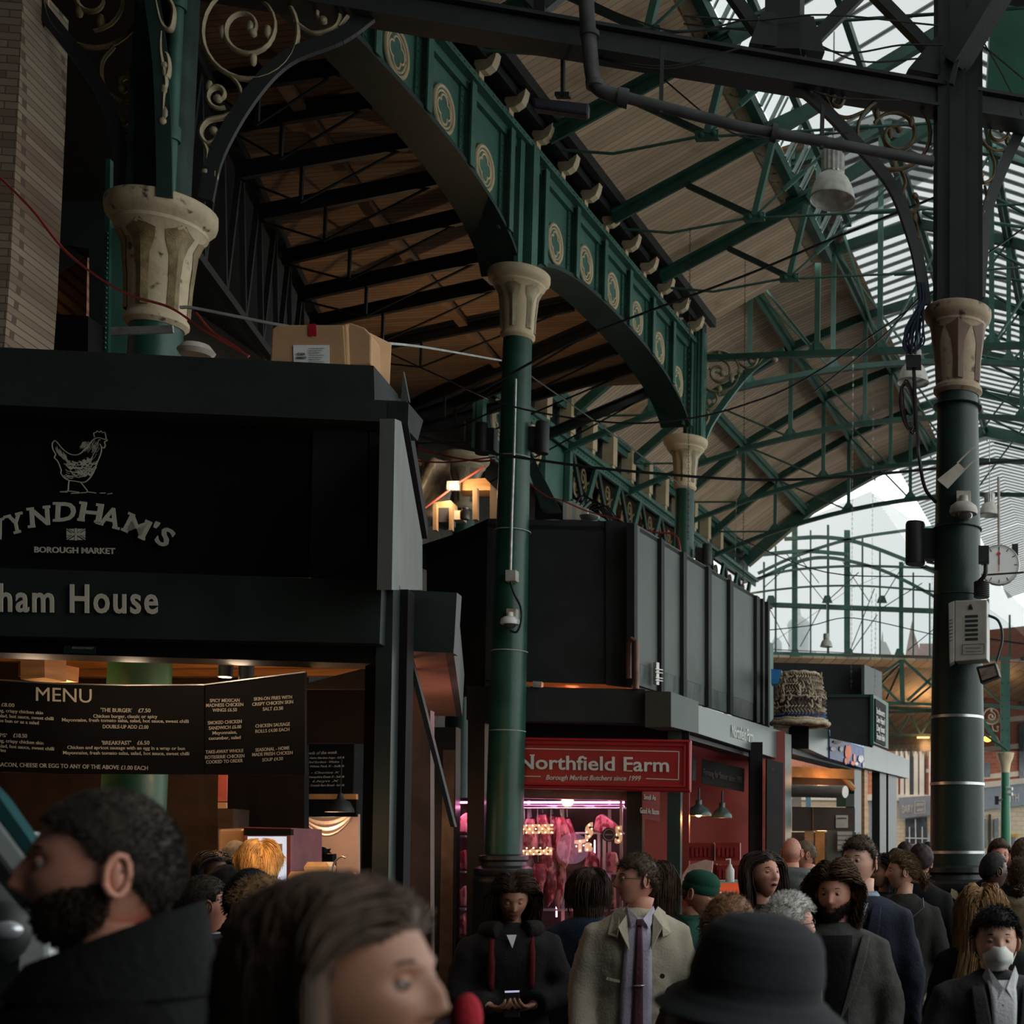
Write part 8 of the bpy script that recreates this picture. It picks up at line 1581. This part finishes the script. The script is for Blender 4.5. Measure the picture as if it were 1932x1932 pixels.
person('person in crumpled tan trench coat with tied brown hair at the right edge', 1928, 1618, 7.6, 172, hair=('short', (.07, .04, .022), dict(thick=.012, len=.05, flow=(0, -1, -.3), n=900, back=-.07, tail=(0, -.09, -.05, .10, .01))), coat=C_('trench_tan', (.20, .15, .10)), infl=.055, female=True, extra=(hood(C_('trench_tan', (.20, .15, .10))),))
# --- queue at the chicken stall
def navy(o):
    b = MB(); S = o['S']; b.tube([S((.088*math.sin(t), .082*math.cos(t)-.01, 1.505)) for t in np.linspace(.3, 6, 24)], .004, 5); o['bld'](b, 'piping', 'offwhite')
person('person with short dark hair, navy jacket with white collar piping, queuing', 380, 1651, 5.6, 112, 150, skin='skinr', hair=('short', (.022, .015, .010), dict(thick=.010, len=.018, n=1600, back=-.05, vol=.5)), coat=C_('jacket_navy', (.030, .040, .085)), infl=.04, extra=(navy, strapbag(C_('strap_brown', (.06, .045, .04)))), collar=(1.45, .05, .012, C_('jacket_navy', (.030, .040, .085))))
person('person with short ginger wavy hair in profile looking down left', 516, 1652, 4.6, -82, tilt=10, skin='skinr', hair=('wavy', (.21, .115, .055), dict(thick=.014, len=.03, n=2000, front=.066, r=.002, back=-.05)), coat=C_('coat_dark', (.02, .02, .022)), infl=.03)
person('person with black hair and brown jacket behind the ginger profile', 470, 1641, 5.5, 150, skin='skinr', hair=('short', BK, dict(thick=.016, back=-.08, n=1200)), coat=C_('jacket_brown', (.07, .055, .045)), infl=.04)
person('person with bright blond hair lit orange in front of the fridge', 492, 1586, 6.9, 186, hair=('long', (.62, .34, .12), dict(len=.11, r=.0022, n=1900, puff=.012, k=10, front=.07)), coat='cloth', female=True)
person('person with cropped grey hair by the steel cabinet', 444, 1584, 8.6, 160, skin='skind', hair=('short', (.06, .055, .05), dict(thick=.008, len=.006)), coat='cloth', lod=0)
person('person with dark hair and half lit face at the edge of the dark partition', 401, 1607, 8.4, 40, skin='skind', lips='lipsb', hair=('long', BK, dict(len=.2, n=500)), coat='cloth', lod=0, female=True)
person('person with dark curly hair low in the queue left of the blond head', 424, 1634, 7.1, 110, skin='skind', hair=('wavy', BK, dict(thick=.018)), coat='cloth', lod=0)
# --- near people, out of focus
def nearcoat(o):
    b = MB(); S = o['S']; rws = [[S(((.098+k_)*math.sin(t), (.098+k_)*math.cos(t)-.012, z_-.045*math.cos(t)*(z_ > 1.5))) for t in np.linspace(0, 6.283, 30)[:-1]] for z_, k_ in ((1.42, .06), (1.47, .02), (1.545, .0), (1.55, .012), (1.46, .04))]; b.grid(rws, True); o['bld'](b, 'high_collar', 'cloth', smooth=180)
person('large blurred person with cropped dark hair and beard in left profile, black coat', 217, 1482, 2.02, -90, -100, tilt=-3, skin='skinr', hair=('short', (.028, .020, .015), dict(thick=.005, len=.012, n=5200, front=.088, side=.012, back=-.075, r=.0011, vol=.9, temple=.01)), beard=(.035, .022, .015), coat=C_('coat_black_near', (.003, .003, .003), spec=.05), infl=.05, lod=2, extra=(nearcoat,), shoulder=1.05)
person('large blurred person with long brown hair, face turned right at the bottom edge', 655, 1650, 1.45, 62, 70, roll=0, tilt=-4, skin='skinb', hair=('long', (.060, .035, .022), dict(len=.42, r=.0022, n=4500, puff=.012, part=-.01, front=.088, k=18)), coat=C_('coat_black_near', (.006, .006, .006)), infl=.04, lod=2, female=True, hairtop=.02)
def bucket(o):
    b = MB(); X_ = o['X']; n = 64; prof = [(.0, .158), (.03, .157), (.06, .150), (.082, .135), (.094, .112), (.099, .085), (.101, .06), (.102, .045), (.118, .032), (.138, .020), (.143, .015), (.138, .012), (.112, .022), (.096, .03)]
    b.grid([[X_([[r_*math.cos(2*math.pi*k/n)*.95, r_*math.sin(2*math.pi*k/n)*1.12-.005, z]])[0] for k in range(n)] for r_, z in [(float(np.interp(i, range(len(prof)), [p[0] for p in prof]))*(1+.012*(i % 2)), float(np.interp(i, range(len(prof)), [p[1] for p in prof]))) for i in np.arange(0, len(prof)-1, .25)]], True)
    o['bld'](b, 'ribbed_hat', C_('hat_black', (.020, .021, .023), bscale=220), smooth=50)
person('large blurred person in dark ribbed brimmed hat seen from behind at the bottom', 1394, 1714, 1.92, 165, roll=10, hair=('short', DB, dict(thick=.01, n=900)), coat=C_('coat_pale_near', (.20, .19, .17)), infl=.035, lod=1, extra=(bucket,), hairtop=.045)
bpk = MB(); c = at(350, 1900, 2.45); rws = []
for z, rx, ry in ((-.30, .11, .08), (-.2, .125, .10), (-.05, .12, .10), (.04, .105, .085), (.085, .08, .06), (.10, .03, .02)): rws.append([c+V(rx*math.copysign(abs(math.cos(t))**.6, math.cos(t)), ry*math.copysign(abs(math.sin(t))**.6, math.sin(t)), z) for t in np.linspace(0, 6.283, 40)[:-1]])
bpk.grid(rws, True); bk = ob('backpack', bpk, mat('black_leather', (.012, .013, .016), .28, var=.3, bump=.5, bscale=30), 'black shiny leather backpack with pale lit edge behind the near profile', 'backpack', smooth=180)
b = MB(); b.tube([rws[3][k]+V(0, 0, .01) for k in range(18, 39)], .007, 6); b.build('piping', mat('strap_and_rim_glint', (.22, .26, .27), .4), bk, smooth=60)  # pale tube along the rim paints light catching the bag's edge
b = MB(); b.tube(smoothpts([c+V(.02, -.09, .06), c+V(-.05, -.11, -.02), c+V(.03, -.11, -.12), c+V(.07, -.11, -.28)], 5), .006, 5); b.build('strap', 'strap_and_rim_glint' if 'strap_and_rim_glint' in M else bpy.data.materials['strap_and_rim_glint'], bk, smooth=60)
b = MB(); b.ball(at(880, 1925, 2.2), (.025, .03, .045), 14, 10); ob('red_garment', b, C_('top_red2', (.30, .015, .025)), 'blurred red garment edge beside the near person nose', 'garment', smooth=180)
